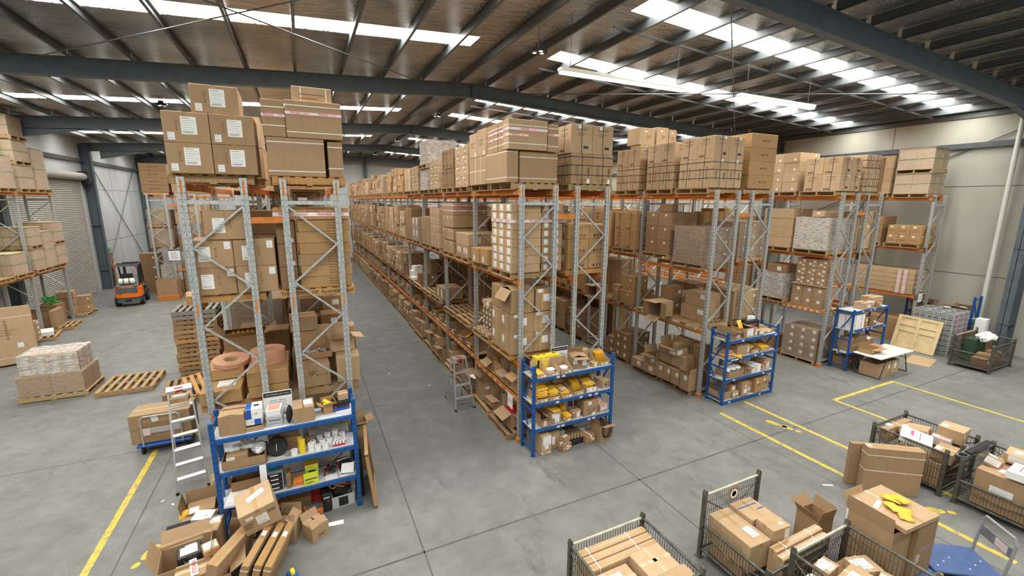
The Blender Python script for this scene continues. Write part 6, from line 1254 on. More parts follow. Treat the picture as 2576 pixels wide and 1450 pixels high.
meta(ob('label_sheet', MB().box(5.65, -.655, S2+.02, 5.9, -.643, S2+.125, 'paper').box(5.68, -.657, S2+.05, 5.70, -.655, S2+.07, 'ink').box(5.8, -.657, S2+.05, 5.82, -.655, S2+.07, 'ink').box(5.8, -.657, S2+.09, 5.82, -.655, S2+.11, 'ink')), 'large white label sheet on the second shelf bin front', 'label')
prod('small_carton', 'grey-white carton with a bird stencil, right end of the second shelf', 'carton', 6.24, -.40, S2, (.22, .34, .18), 'kraft_light', .06, (('F', -.05, 0, .05, .04, 'ink'),))
# third shelf
open_carton('open_carton', 'open carton at the left of the third shelf, second shelving', 4.58, -.42, S3, (.26, .44, .2), 0, 'kraft', (150, 95, 100, 20), None, (('label', 'F', -.1, 0, .08, .13),))
carton('cardboard_carton', 'carton with two white sheets under a yellow mailer, third shelf', 4.86, -.38, S3, (.28, .44, .28), 'kraft', 0, None, (('label', 'F', .1, -.05, .12, .2), ('label', 'F', -.15, .2, .12, .1), ('tape', 'x'))); mailer('yellow padded mailer resting on the two-sheet carton', 4.84, -.44, S3+.32, .2, .1, .5, (.3, .34))
bin_('parts bin of orange mailers, third shelf', 5.18, -.42, S3, (.22, .42, .07)); envelopes('orange padded mailer stacked in the third shelf bin', 'mailers stacked in the third shelf bin', 5.18, -.48, S3, 4, seed=13, s=(.19, .24), step=.03); envelopes('orange padded mailer standing in the third shelf bin', 'mailers standing in the third shelf bin', 5.18, -.3, S3+.02, 4, mode='up', s=(.2, .34), spread=.04, seed=14)
carton('small_carton', 'carton crossed with red and white tape, third shelf', 5.44, -.44, S3, (.22, .26, .19), 'kraft', .06, None, (('fragile', .8, .03), ('label', 'F', .15, -.1, .09, .12)))
carton('cardboard_carton', 'largest tan carton on the third shelf, second shelving', 5.82, -.38, S3, (.40, .44, .38), 'kraft', 0, None, (('label', 'F', -.1, .32, .1, .08), ('label', 'F', .2, -.4, .1, .06), ('tape', 'y'), ('print', (('F', 'icons', 0, -.1, .05, 'ink_faded'), ('F', 'lines', 0, -.25, .2, 2)))))
carton('small_carton', 'carton with white labels at the right end, third shelf', 6.20, -.42, S3, (.24, .34, .2), 'kraft_light', .05, None, (('label', 'F', -.2, 0, .09, .07), ('label', 'F', .25, .05, .08, .1), ('fragile', .9, .03))); prod('small_box', 'small taped box atop the right end carton, third shelf', 'box', 6.12, -.42, S3+.205, (.1, .18, .12), 'label_pink', .1)
# floor under it
carton('labelled_carton', 'tall carton with six white squares, second shelving floor', 4.56, -.56, .002, (.25, .30, .46), 'kraft_light', .03, None, (('label', 'F', .05, .25, .2, .2), ('label', 'F', .0, -.08, .1, .1), ('fragile', .1, .02))); carton('cardboard_carton', 'plain carton with a yellow corner behind the tall one', 4.86, -.4, .002, (.26, .34, .42), 'kraft', 0, None, (('label', 'F', -.15, .0, .08, .2), ('tape', 'x')))
carton('cardboard_carton', 'brown carton inside the shelving corner, second shelving floor', 4.5, -.26, .002, (.3, .26, .36), 'kraft_brown')
carton('small_carton', 'cube carton crossed by red striped tape on the floor, second shelving', 5.06, -.66, .002, (.24, .24, .18), 'kraft', .2, None, (('fragile', .5, .03, 'FR'), ('label', 'F', 0, 0, .08, .1), ('tape', 'x', 'fragile_white'))); carton('small_carton', 'little carton on the cube carton, second shelving floor', 5.1, -.62, .185, (.2, .18, .1), 'kraft', .35, None, (('label', 'T', 0, 0, .14, .06), ('tape', 'x')))
prod('small_box', 'small grey box behind the striped cube carton', 'box', 5.12, -.36, .2, (.14, .2, .12), 'light_grey', .1); carton('cardboard_carton', 'carton base under the small grey box', 5.12, -.34, .002, (.2, .24, .19), 'kraft_brown')
for i in range(4): 
    prod('foam_tray', f'{NTH[i]} dark green lined tray on the floor, second shelving', 'tray', 5.30+.085*i, -.38, .13, (.06, .42, .13), 'kraft', .12, (('T', 0, 0, .035, .4, 'dark_green'),))
prod('black_box', 'black box under the dark trays, second shelving floor', 'box', 5.42, -.44, .002, (.36, .4, .12), 'black_plastic', .12)
carton('cardboard_carton', 'flat carton with striped tape and label, second shelving floor', 5.76, -.5, .002, (.3, .4, .17), 'kraft_orange', .15, None, (('tape', 'y', 'fragile_white'), ('label', 'T', .1, .32, .14, .1), ('label', 'F', .2, -.1, .08, .06)))
open_carton('open_carton', 'open carton with black cable loops, second shelving floor corner', 6.13, -.60, .002, (.34, .36, .40), .12, 'kraft', (165, 95, 110, None), None, (('print', (('F', 'lines', .1, .1, .18, 5),)),))
m = MB()
for i in range(3): m.tube([(6.13+.13*math.cos(a)+.02*i, -.6-.205*(.9+.1*i)*1.0, .30+.2*math.sin(a)) for a in [q*PI/11 for q in range(23)]], .009, 'rubber', 6)
m.tube([(6.2+.1*math.cos(a), -.55+.1*math.sin(a), .52+.05*math.sin(2*a)) for a in [q*PI/8 for q in range(16)]], .009, 'rubber', 6, True); meta(ob('black_cable', m), 'black cable looping out of the open corner carton', 'cable')
# ================================================================ third blue shelving (x 10.24 .. 12.42)
U1, U2, U3, U4 = 1.872, 1.352, .742, .092
open_carton('open_carton', 'open carton with a bent flap, third blue shelving top', 10.62, -.38, U1, (.46, .44, .16), .06, 'kraft', (150, 100, 95, 170), None, (('label', 'F', .2, 0, .12, .1),))
open_carton('open_carton', 'tall open carton with a big white sheet, third blue shelving top', 11.15, -.40, U1, (.46, .44, .28), .02, 'kraft', (None, 20, None, 8), None, (('label', 'F', .05, 0, .26, .22),)); mailer('yellow padded mailer sticking out of the tall open carton', 10.98, -.42, U1+.34, 1.2, 0, .1, (.2, .26))
carton('small_carton', 'slim upright carton with a red edge, third shelving top', 11.45, -.48, U1, (.1, .26, .24), 'kraft', 0, None, (('label', 'F', 0, 0, .07, .17),)); carton('small_carton', 'small carton with two labels, third shelving top', 11.66, -.5, U1, (.2, .26, .14), 'kraft', 0, None, (('label', 'F', -.2, .1, .09, .08), ('label', 'F', .25, .1, .08, .09)))
prod('display_box', 'black printed display box with white sheets, third shelving top', 'box', 11.75, -.18, U1+.0, (.48, .22, .34), 'black_plastic', -.08, (('F', 0, .18, .3, .02, 'ink_pink'), ('F', 0, -.1, .36, .015, 'ink_pink')), (('F', 0, .04, '* * * *', .05, 'label_pink'),))
for i in range(3): prod('paper_sheet', f'{NTH[i]} white sheet standing in the black display box', 'paper', 11.8+.03*i, -.15+.03*i, U1+.3, (.3, .008, .14), 'paper', .1*i-.1, ry=.12)
carton('flat_carton', 'flat carton lid across the right end, third shelving top', 12.06, -.42, U1+.02, (.46, .3, .06), 'kraft_light', .1, None, (('label', 'F', 0, 0, .1, .05),)); carton('small_carton', 'carton under the flat lid, third shelving top', 12.1, -.2, U1, (.3, .2, .16), 'kraft')
# second level
carton('small_carton', 'pink-striped carton on the second level, third shelving', 10.46, -.38, U2, (.3, .4, .2), 'kraft', 0, None, (('fragile', .5, .03),)); mailer('yellow mailer with white paper at the second level edge, third shelving', 10.78, -.54, U2+.04, .25, -.2, .6)
open_carton('open_carton', 'wide open carton on the second level, third shelving', 11.02, -.36, U2, (.5, .44, .28), 0, 'kraft', (20, 15, 8, 6), None, (('label', 'F', .42, 0, .06, .16),))
bin_('parts bin of yellow paper, second level, third shelving', 11.5, -.40, U2, (.3, .42, .12)); envelopes('yellow mailer in the second level bin, third shelving', 'mailers in the third shelving bin', 11.48, -.36, U2+.1, 3, seed=21, step=.03)
bin_('shallow bin of orange mailers, right of the second level, third shelving', 11.98, -.38, U2, (.5, .46, .08)); envelopes('orange mailer lying in the shallow bin, third shelving', 'mailers in the shallow bin', 11.85, -.42, U2+.02, 4, seed=22, s=(.2, .34)); envelopes('orange mailer fanned in the shallow bin, third shelving', 'mailers fanned in the shallow bin', 12.08, -.42, U2+.02, 3, seed=23, s=(.2, .3))
# third level
open_carton('open_carton', 'long open carton of white bags, third level, third shelving', 10.78, -.40, U3, (.62, .44, .2), 0, 'kraft', (None,)*4)
for i in range(3): bag(f'{("left", "middle", "right")[i]} white bag in the long open carton, third shelving', 10.58+.2*i, -.4, U3+.2, (.12, .16, .08), seed=30+i)
open_carton('open_carton', 'carton with a hanging front flap, third level, third shelving', 11.28, -.42, U3, (.28, .4, .22), 0, 'kraft', (178, 60, None, None)); carton('small_carton', 'small white-labelled carton, third level, third shelving', 11.53, -.48, U3, (.16, .26, .18), 'paper', 0, None, (('label', 'F', 0, -.1, .1, .1),))
prod('white_box', 'plain white box standing on the third level, third shelving', 'box', 11.74, -.46, U3, (.2, .3, .22), 'paper', .08, (('F', -.4, 0, .03, .015, 'ink'),)); carton('small_carton', 'carton with red band, left of two, third level', 11.98, -.42, U3, (.2, .36, .16), 'kraft', 0, None, (('fragile', .4, .025),)); carton('cardboard_carton', 'taller carton with red band, right of two, third level', 12.2, -.36, U3, (.24, .4, .3), 'kraft', 0, None, (('fragile', .75, .025), ('label', 'F', .1, -.1, .12, .16))); bag('clear bag crumpled behind the white box, third shelving', 11.62, -.26, U3+.22, (.14, .1, .1), 'stretch_film_white', 35)
# bottom level
open_carton('open_carton', 'wide low open carton at the left, bottom level, third shelving', 10.5, -.36, U4, (.4, .46, .24), 0, 'kraft', (None, 60, None, None)); carton('small_carton', 'small carton with three labels, bottom level, third shelving', 10.85, -.5, U4, (.26, .24, .2), 'kraft', 0, None, (('label', 'F', -.25, .1, .08, .1), ('label', 'F', .2, .15, .08, .07), ('tape', 'x'))); carton('small_carton', 'labelled carton atop the three-label one, third shelving', 10.84, -.44, U4+.205, (.2, .2, .14), 'kraft_light', 0, None, (('label', 'F', 0, 0, .1, .08),))
carton('cardboard_carton', 'upright carton with a large label, bottom level, third shelving', 11.22, -.48, U4, (.3, .3, .42), 'kraft', .05, None, (('label', 'F', .05, -.15, .16, .14), ('label', 'F', .05, .2, .08, .05), ('tape', 'f'))); open_carton('open_carton', 'open carton with a sticker, bottom level, third shelving', 11.52, -.36, U4, (.24, .36, .34), 0, 'kraft', (20, 30, 10, 10), None, (('label', 'F', 0, -.1, .08, .1),))
carton('cardboard_carton', 'wide tan carton with printed lines, bottom level, third shelving', 11.82, -.42, U4, (.32, .42, .44), 'kraft_orange', 0, None, (('label', 'F', -.2, .25, .07, .06), ('tape', 'f'), ('print', (('F', 'lines', .1, .1, .16, 3),)))); carton('cardboard_carton', 'tan carton with printed lines at the right end, bottom level, third shelving', 12.16, -.38, U4, (.3, .44, .46), 'kraft', 0, None, (('label', 'F', -.2, .25, .07, .06), ('tape', 'f'), ('print', (('F', 'lines', .1, .1, .16, 3),))))
# ================================================================ fourth shelving and the folding table
V1, V2, V3 = 2.083, 1.423, .623
carton('labelled_carton', 'carton with a framed label at the front, fourth shelving top', 17.15, -.42, V1, (.46, .36, .22), 'kraft_light', .0, None, (('label', 'F', .0, 0, .18, .1), ('tape', 'x'))); carton('cardboard_carton', 'tall back carton, lower, fourth shelving top', 17.9, -.3, V1, (.6, .4, .16), 'kraft', 0, None, (('label', 'R', 0, 0, .1, .1), ('tape', 'x'))); carton('cardboard_carton', 'tall back carton, upper, fourth shelving top', 17.9, -.3, V1+.165, (.62, .4, .18), 'kraft_light', 0, None, (('label', 'R', 0, 0, .1, .1), ('tape', 'x')))
carton('white_carton', 'pinkish white carton tipped on the top, fourth shelving', 17.55, -.44, V1+.1, (.3, .2, .12), 'label_pink', .3); carton('small_carton', 'small carton under the tipped pinkish one', 17.5, -.44, V1, (.26, .24, .095), 'kraft', .1); carton('small_carton', 'small tagged carton between the stacks, fourth shelving top', 17.86, -.56, V1, (.2, .1, .16), 'kraft_orange', 0, None, (('label', 'F', 0, .1, .06, .08),))
for i in range(4): carton('white_carton', f'white carton with a red seam, {("lower left", "lower right", "upper left", "upper right")[i]} of four, fourth shelving', 16.58+.37*(i % 2), -.34, V2+.245*(i//2), (.36, .44, .24), 'paper', 0, None, (('print', (('F', 'rect', 0, 0, .02, .2, 0, 'ink_red'), ('L', 'rect', 0, 0, .02, .2, 0, 'ink_red'))),))
carton('small_carton', 'orange-tan carton right of the white four, fourth shelving', 17.24, -.4, V2, (.16, .34, .36), 'kraft_orange', 0, None, (('label', 'F', 0, .2, .08, .08),)); carton('cardboard_carton', 'dark carton with a white tag, middle shelf, fourth shelving', 17.7, -.36, V2, (.4, .4, .3), 'kraft_brown', 0, None, (('label', 'F', .2, .0, .14, .07),))
open_carton('open_carton', 'sagging open carton on the lowest shelf, fourth shelving', 16.8, -.36, V3, (.5, .44, .3), 0, 'kraft', (110, 60, 60, 110)); open_carton('open_carton', 'open carton with papers, lowest shelf, fourth shelving', 17.6, -.36, V3, (.5, .42, .26), 0, 'kraft', (130, 40, 60, 150)); bag('white torn paper on the lowest shelf, fourth shelving', 17.75, -.42, V3+.3, (.12, .12, .08), 'paper', 41)
carton('cardboard_carton', 'dim carton on the floor inside the fourth shelving', 16.7, -.3, .002, (.5, .4, .4), 'kraft_brown', 0, None, (('label', 'F', .2, .1, .1, .06),)); carton('cardboard_carton', 'second dim carton on the floor inside the fourth shelving', 17.3, -.3, .002, (.5, .4, .36), 'kraft', 0, None, (('label', 'F', .2, .1, .1, .06),))
t = empty('folding_table', 'white folding table with grey legs before the fourth shelving', 'table', (17.32, -1.16, 0)); ob('table_top', MB().box(-1.0, -.40, .70, 1.0, .42, .745, 'table_white', c=.015), t)
for s in (-1, 1):
    m = MB()
    for yy in (-.36, .38): m.tube([(s*.55, yy, .7), (s*.84, yy, .02)], .016, 'dark_metal', 8)
    m.tube([(s*.84, -.36, .02), (s*.84, .38, .02)], .014, 'dark_metal', 8); m.tube([(s*.25, .01, .69), (s*.6, .01, .55)], .01, 'dark_metal', 6); m.tube([(s*.62, -.36, .55), (s*.62, .38, .55)], .012, 'dark_metal', 6); ob('leg', m, t)
open_carton('open_carton', 'shallow open carton with a red print on the white table', 16.78, -1.0, .746, (.62, .36, .16), .02, 'kraft_orange', (176, 80, 100, 178), None, (('label', 'F', -.3, 0, .12, .08),)); prod('paper_stack', 'sheaf of white paper at the white table corner', 'paper', 16.5, -1.4, .746, (.28, .26, .03), 'paper', .1)
open_carton('open_carton', 'big open carton under the white table, left of two', 16.98, -1.14, .002, (.88, .5, .46), 0, 'kraft', (None,)*4, None, (('label', 'R', .1, .1, .1, .12), ('label', 'F', .35, .1, .1, .14))); open_carton('open_carton', 'open carton under the white table, right of two', 17.72, -1.12, .002, (.46, .5, .44), 0, 'kraft_light', (None,)*4, None, (('label', 'F', .0, .1, .14, .2),))
# ================================================================ by the side wall
gs = [(21.65, 22.05, 22.45), (-.25, -.65, -1.05)]
def crate_mesh():
    m = MB(); w_, d, h = .39, .39, .2
    for a in ((-w_/2, -d/2, w_/2, -d/2+.01), (-w_/2, d/2-.01, w_/2, d/2), (-w_/2, -d/2, -w_/2+.01, d/2), (w_/2-.01, -d/2, w_/2, d/2)): m.box(a[0], a[1], 0, a[2], a[3], h-.06, 'grey_plastic')
    m.box(-w_/2, -d/2, 0, w_/2, d/2, .01, 'grey_plastic')
    for s in (-1, 1):
        m.box(-w_/2-.012, s*d/2-.012, h-.03, w_/2+.012, s*d/2+.012, h, 'light_grey'); m.box(s*w_/2-.012, -d/2, h-.03, s*w_/2+.012, d/2, h, 'light_grey')
        for q in (-.18, 0, .18): m.box(q-.012, s*d/2-.012, 0, q+.012, s*d/2+.012, h, 'light_grey'); m.box(s*w_/2-.012, q-.012, 0, s*w_/2+.012, q+.012, h, 'light_grey')
    return m.mesh('plastic_crate')
for iz in range(8):
    for ix, x in enumerate(gs[0]):
        for iy, y in enumerate(gs[1]):
            if ix == 0 or iy == 2 or iz == 7:
                o = ob('plastic_crate', cached('crate', crate_mesh), None, (x, y-.1, .002+.203*iz)); meta(o, f'grey plastic crate, {tier(iz, 8)}, {("outer", "middle", "wall-side")[ix]} {("far", "centre", "near")[iy]} column, beside the crate panel', 'crate', 'grey plastic crates by the wall')
                ob('red_logo', cached('crl', lambda: MB().box(-.06, -.208, .06, .06, -.2065, .12, 'ink_pink').mesh('red_logo')), o)
cp = empty('crate_panel', 'pale timber crate panel leaning on the grey crates', 'crate panel', (21.05, -.45, .01), (0, .22, -.08)); ob('panel_boards', MB().box(-.02, -.68, 0, 0, .68, 1.3, 'pale_timber'), cp); m = MB()
for y in (-.64, 0, .64): m.box(-.06, y-.06, 0, -.02, y+.06, 1.3, 'pale_timber')
for z in (.04, .72, .95, 1.25): m.box(-.05, -.66, z-.045, -.02, .66, z+.045, 'pale_timber')
ob('battens', m, cp)
carton('flat_carton', 'flattened carton sheet on the floor before the crate panel', 19.9, -1.2, .002, (1.3, .7, .012), 'kraft_light', .2); prod('wood_case', 'wide brown wooden case under the last rack', 'case', 22.4, 1.1, .002, (1.0, 1.8, .95), 'kraft_orange', 0, (('L', 0, .42, 1.7, .06, 'kraft'), ('L', -.2, -.05, .03, .8, 'kraft'), ('L', .3, -.05, .03, .8, 'kraft')))
for i, (y, d) in enumerate(((.25, (.42, .7, .3)), (-.5, (.4, .3, .22)), (-.95, (.4, .4, .3)))): open_carton('open_carton', f'{NTH[i]} open carton on the wall shelving near the downpipe', 23.22, y, 1.252, d, 0, 'kraft', (100, 100, 140, 60)); bag(f'{NTH[i]} white crumpled paper on the wall shelving cartons', 23.15, y, 1.3+d[2], (.14, .14, .06), 'paper', 50+i)
for i in range(3): carton('cardboard_carton', f'{NTH[i]} shaded carton under the wall shelving', 23.22, .3-.6*i, .002, (.42, .56, .41), 'kraft_brown')
# ================================================================ mesh cages
def cage(label, x, y, w_, d, hs, rz=0, z0=.12, mat='cage_metal', sign_=False, bright=True):
    """hs: wall heights back (+y), front, left, right; posts take the higher of their two walls"""
    c = empty('mesh_cage', label, 'cage', (x, y, 0), rz, 'wire mesh parcel cages'); hb, hf, hl, hr = hs
    ph_ = {(-1, 1): max(hb, hl), (1, 1): max(hb, hr), (-1, -1): max(hf, hl), (1, -1): max(hf, hr)}
    for (a, b), h in ph_.items():
        m = MB(); m.box(a*w_/2-.03, b*d/2-.03, 0, a*w_/2+.03, b*d/2+.03, h, mat, c=.006); m.prism([(-.035, 0), (.035, 0), (.01, .07), (-.01, .07)], -.03, .03, mat, TM(a*w_/2, b*d/2, h, rx=PI/2)); m.box(a*w_/2-.05, b*d/2-.05, 0, a*w_/2+.05, b*d/2+.05, .02, mat); ob('post', m, c)
    m = MB(); m.box(-w_/2, -d/2, z0-.03, w_/2, d/2, z0, mat); ob('base', m, c)
    for nm, h, A, B in (('back', hb, (-w_/2, d/2), (w_/2, d/2)), ('front', hf, (-w_/2, -d/2), (w_/2, -d/2)), ('side', hl, (-w_/2, -d/2), (-w_/2, d/2)), ('side', hr, (w_/2, -d/2), (w_/2, d/2))):
        if not h: continue
        m = MB(); L = math.hypot(B[0]-A[0], B[1]-A[1]); n = int(L/.045); P_ = lambda t: (A[0]+(B[0]-A[0])*t, A[1]+(B[1]-A[1])*t)
        for i in range(1, n): p = P_(i/n); m.box(p[0]-.003, p[1]-.003, z0, p[0]+.003, p[1]+.003, h-.03, mat)
        k = max(2, int((h-z0)/.16))
        for i in range(1, k): z = z0+(h-z0)*i/k; m.bar((*A, z), (*B, z), .006, .006, mat)
        pn = ob('mesh_panel', m, c); ob('top_rail', MB().tube([(*A, h-.02), (*B, h-.02)], .022, 'cage_bright' if (nm == 'back' and bright) else mat, 10), pn); ob('bottom_rail', MB().tube([(*A, z0), (*B, z0)], .02, mat, 8), pn)
        ob('brace', MB().tube([(*A, h-.1), (*P_(.5), z0+(h-z0)*.45), (*B, h-.1)], .012, mat, 6), pn)
    if sign_:
        s = MB(); s.box(-.1, d/2-.035, hb-.27, .1, d/2-.025, hb-.05, 'kraft_brown'); s.lathe([(.05, 0), (.08, 0), (.08, .003), (.05, .003), (.05, 0)], 'paper', TM(0, d/2-.036, hb-.16, rx=PI/2), 20); ob('number_plate', s, c)
    return c
# cage at the picture's lower edge
cage('wire cage of flat cartons at the lower edge of the picture', 3.69, -4.57, 1.3, 1.12, (.9, .9, .9, .9), bright=True)
for i in range(3): carton('long_carton', f'{("back", "middle", "front")[i]} of three long upright cartons along the cage rail', 3.68, -4.14-.125*i, .122, (1.16, .115, .70-.01*i), 'kraft_light', 0, None, (('strap', 'strap_white', (('x', .12), ('x', .72))), ('tape', 'x')))
carton('labelled_carton', 'carton with a white label on top, left in the lower cage', 3.37, -4.68, .3, (.52, .40, .46), 'kraft_light', .0, None, (('label', 'T', .0, .1, .17, .16), ('label', 'T', -.36, .32, .1, .08), ('tape', 'x', 'tape_clear'))); carton('cardboard_carton', 'taped carton beside the labelled one, right in the lower cage', 3.98, -4.66, .3, (.52, .46, .52), 'kraft_light', 0, None, (('tape', 'x', 'tape_clear'), ('tape', 'y', 'tape_clear')))
carton('cardboard_carton', 'wide carton edged with FRAGILE tape, nearest in the lower cage', 3.78, -5.0, .3, (.96, .2, .56), 'kraft_light', 0, None, (('fragile', .95, .05, 'FB'), ('tape', 'x'))); carton('cardboard_carton', 'base carton under the lower cage parcels', 3.68, -4.78, .122, (1.1, .62, .17), 'kraft')
# second cage, tall back
cage('wire cage with a tall back panel and number plate', 6.0, -4.80, 1.26, 1.1, (1.12, .62, .62, 0), z0=.15, sign_=True)
carton('labelled_carton', 'long carton with a shipping label, left in the tall-backed cage', 5.66, -4.66, .32, (.42, .76, .44), 'kraft_light', -.04, None, (('label', 'T', .15, -.2, .14, .2), ('tape', 'y'), ('print', (('L', 'rect', 0, .1, .5, .16, 0, 'kraft'),)))); carton('cardboard_carton', 'carton marked by blue tape, back of the tall-backed cage', 6.12, -4.52, .32, (.46, .42, .5), 'kraft_light', -.04, None, (('print', (('T', 'rect', -.05, .15, .4, .025, 0, 'trolley_blue'), ('T', 'rect', .3, -.12, .14, .025, 0, 'trolley_blue'))), ('tape', 'y')))
carton('labelled_carton', 'square carton with two labels and red print, tall-backed cage', 6.1, -4.90, .42, (.36, .3, .44), 'kraft_light', -.08, None, (('label', 'F', .3, .2, .09, .2), ('label', 'R', .1, .2, .14, .1), ('fragile', .2, .06, 'F'), ('label', 'T', .2, -.2, .06, .05), ('tape', 'x'))); carton('cardboard_carton', 'base carton under the parcels, tall-backed cage', 5.92, -4.68, .152, (1.0, .56, .16), 'kraft')
for i in range(2): carton('long_carton', f'{("back", "front")[i]} of two long taped cartons along the tall-backed cage', 6.34-.02*i, -5.125-.125*i, .155, (1.1, .12, .52-.03*i), 'kraft_light', 0, None, (('strap', 'strap_white', (('x', .2), ('x', .75))), ('tape', 'x')))
# third cage, nearest
cage('dark wire cage of small parcels, nearest the camera', 6.35, -5.97, 1.26, 1.06, (.92, .92, .92, .92), bright=True)
for i, (x, y, z, d, r) in enumerate([(6.28, -5.95, .55, (.46, .3, .18), .12), (6.72, -5.82, .5, (.36, .28, .16), -.3), (6.7, -6.12, .46, (.32, .2, .2), .3), (6.2, -5.62, .52, (.3, .2, .16), .1), (6.55, -6.28, .5, (.4, .26, .18), 0)]): carton('labelled_carton', f'{("long carton with two white labels", "plain carton under the labelled one", "carton with torn tape", "carton wedged at the rail", "carton at the near rail")[i]}, small parcel cage', x, y, z, d, 'kraft_light', r, None, (('label', 'T', 0, 0, .16, .17), ('label', 'T', -.38, .1, .08, .1), ('tape', 'y', 'tape_clear')))
carton('cardboard_carton', 'base carton filling the small parcel cage, left half', 6.05, -5.97, .122, (.56, .9, .37), 'kraft'); carton('cardboard_carton', 'base carton filling the small parcel cage, right half', 6.66, -5.97, .122, (.56, .9, .33), 'kraft_brown'); bag('white paper scrap in the small parcel cage', 5.9, -5.6, .56, (.09, .05, .05), 'paper', 61)
# tall bin cartons on the blue dolly with the flat carton on top
d_ = empty('dolly', 'blue platform dolly under the tall bin cartons', 'dolly', (7.72, -5.72, 0), -.05); ob('deck', MB().box(-.5, -.42, .13, .5, .42, .17, 'trolley_blue', c=.01), d_)
for a in (-.4, .4):
    for b in (-.32, .32): ob('castor', MB().tube([(a-.02, b, .06), (a+.02, b, .06)], .06, 'rubber', 14).box(a-.03, b-.03, .06, a+.03, b+.03, .13, 'dark_metal'), d_)
ob('bumper', MB().box(.47, -.45, .12, .53, -.35, .19, 'yellow', c=.01).box(-.53, -.45, .12, -.47, -.35, .19, 'yellow', c=.01), d_)
open_carton('open_carton', 'tall brown bin carton under the flat carton, left of two', 7.42, -5.62, .172, (.46, .62, .86), -.05, 'kraft', (None, 110, 95, None)); carton('cardboard_carton', 'tall brown carton under the flat carton, right of two', 7.93, -5.72, .172, (.5, .6, .9), 'kraft', -.05, None, (('print', (('F', 'rect', 0, .0, .3, .1, 0, 'tape_tan'),)), ('label', 'F', -.3, -.15, .1, .14, 0, 1)))
prod('foam_board', 'white foam board standing in the tall bin carton', 'board', 7.235, -5.55, .60, (.035, .5, .5), 'white_plastic', .06)
carton('flat_carton', 'big flat carton with yellow mailers on top, over the tall bin', 7.68, -5.66, 1.082, (.82, .76, .07), 'kraft_light', -.06, None, (('tape', 'x'), ('tape', 'y'), ('label', 'T', -.22, .14, .26, .06, .3), ('label', 'T', -.44, .38, .07, .07)))
for i, (x, y, r) in enumerate([(7.66, -5.78, .4), (7.60, -5.70, -.5), (7.78, -5.60, .2), (7.86, -5.66, -.2), (7.55, -5.86, -.9)]): mailer('yellow padded mailer scattered on the big flat carton', x, y, 1.172+.014*(i % 4), .02, .03, r, (.17, .23), 'mailers on the big flat carton')
open_carton('open_carton', 'open carton with spread flaps behind the tall bin', 7.26, -4.86, .002, (.36, .36, .6), -.1, 'kraft', (100, 130, 120, 100))
# blue platform trolley
t = empty('platform_trolley', 'blue platform trolley with a grey tube handle, right lower corner', 'trolley', (8.72, -6.12, 0), -.62); ob('deck', MB().box(-.46, -.32, .17, .46, .32, .21, 'trolley_blue', c=.012), t); m = MB()
for i in range(6): m.box(-.35+.14*i, -.2+.1*(i % 3), .2102, -.33+.14*i, -.18+.1*(i % 3), .2112, 'paper')
ob('deck_studs', m, t); m = MB(); m.tube([(.44, -.27, .2), (.5, -.28, .75), (.5, -.24, .84), (.5, .24, .84), (.5, .28, .75), (.44, .27, .2)], .02, 'grey_plastic', 10); m.box(.478, -.26, .52, .49, .26, .68, 'galvanised_dark'); ob('handle', m, t); ob('label_plate', MB().box(.466, -.2, .54, .477, 0, .66, 'label_pink'), t)
for a in (-.36, .36):
    for b in (-.25, .25): ob('castor', MB().tube([(a-.02, b, .08), (a+.02, b, .08)], .08, 'rubber', 14).box(a-.03, b-.03, .08, a+.03, b+.03, .17, 'dark_metal'), t)
# cages on the far right
cage('wire cage of mixed parcels behind the leaning strapped carton', 11.5, -4.55, 1.3, 1.2, (.9, .5, .9, .9), bright=False); cage('wire cage of mixed parcels with a white carton, right picture edge', 11.5, -5.98, 1.3, 1.2, (.9, .9, .5, .9), bright=False)
g4 = [('white_carton', 'white carton with pink print tilted in the parcel cage', (11.12, -4.55, .78), (.44, .5, .13), 'paper', (.18, -.15, .35)), ('labelled_carton', 'tan carton with red print beside the tilted white one', (11.62, -4.35, .74), (.5, .46, .14), 'kraft_light', (-.12, .1, .2)), ('cardboard_carton', 'clean cube carton standing highest in the parcel cage', (11.87, -4.86, .80), (.42, .4, .28), 'kraft_light', (0, 0, .1)), ('long_carton', 'long carton against the back rail of the parcel cage', (11.44, -4.09, .55), (1.0, .14, .32), 'kraft', (0, 0, 0)), ('small_carton', 'small white-labelled carton under the cube one', (11.6, -4.80, .70), (.2, .3, .18), 'label_pink', (0, 0, .1)), ('labelled_carton', 'tan carton with a shipping label at the near rail', (11.2, -5.02, .62), (.5, .3, .22), 'kraft', (0, 0, .12)), ('cardboard_carton', 'large carton low in the parcel cage, left', (11.2, -4.7, .122), (.6, .8, .48), 'kraft', (0, 0, 0)), ('cardboard_carton', 'large carton low in the parcel cage, right', (11.82, -4.62, .122), (.56, .8, .56), 'kraft_brown', (0, 0, 0))]
for nm, lb, p, d, mt, r in g4:
    o = carton(nm, lb, *p, d, mt, 0, None, (('label', 'T', -.2, .3, .14, .1), ('tape', 'y', 'tape_clear'), ('label', 'F', -.3, .1, .09, .1)) if mt != 'paper' else (('print', (('T', 'rect', .1, .15, .2, .05, 0, 'ink_pink'), ('T', 'rect', 0, -.1, .3, .012, 0, 'ink_faded'))),)); o.rotation_euler = r
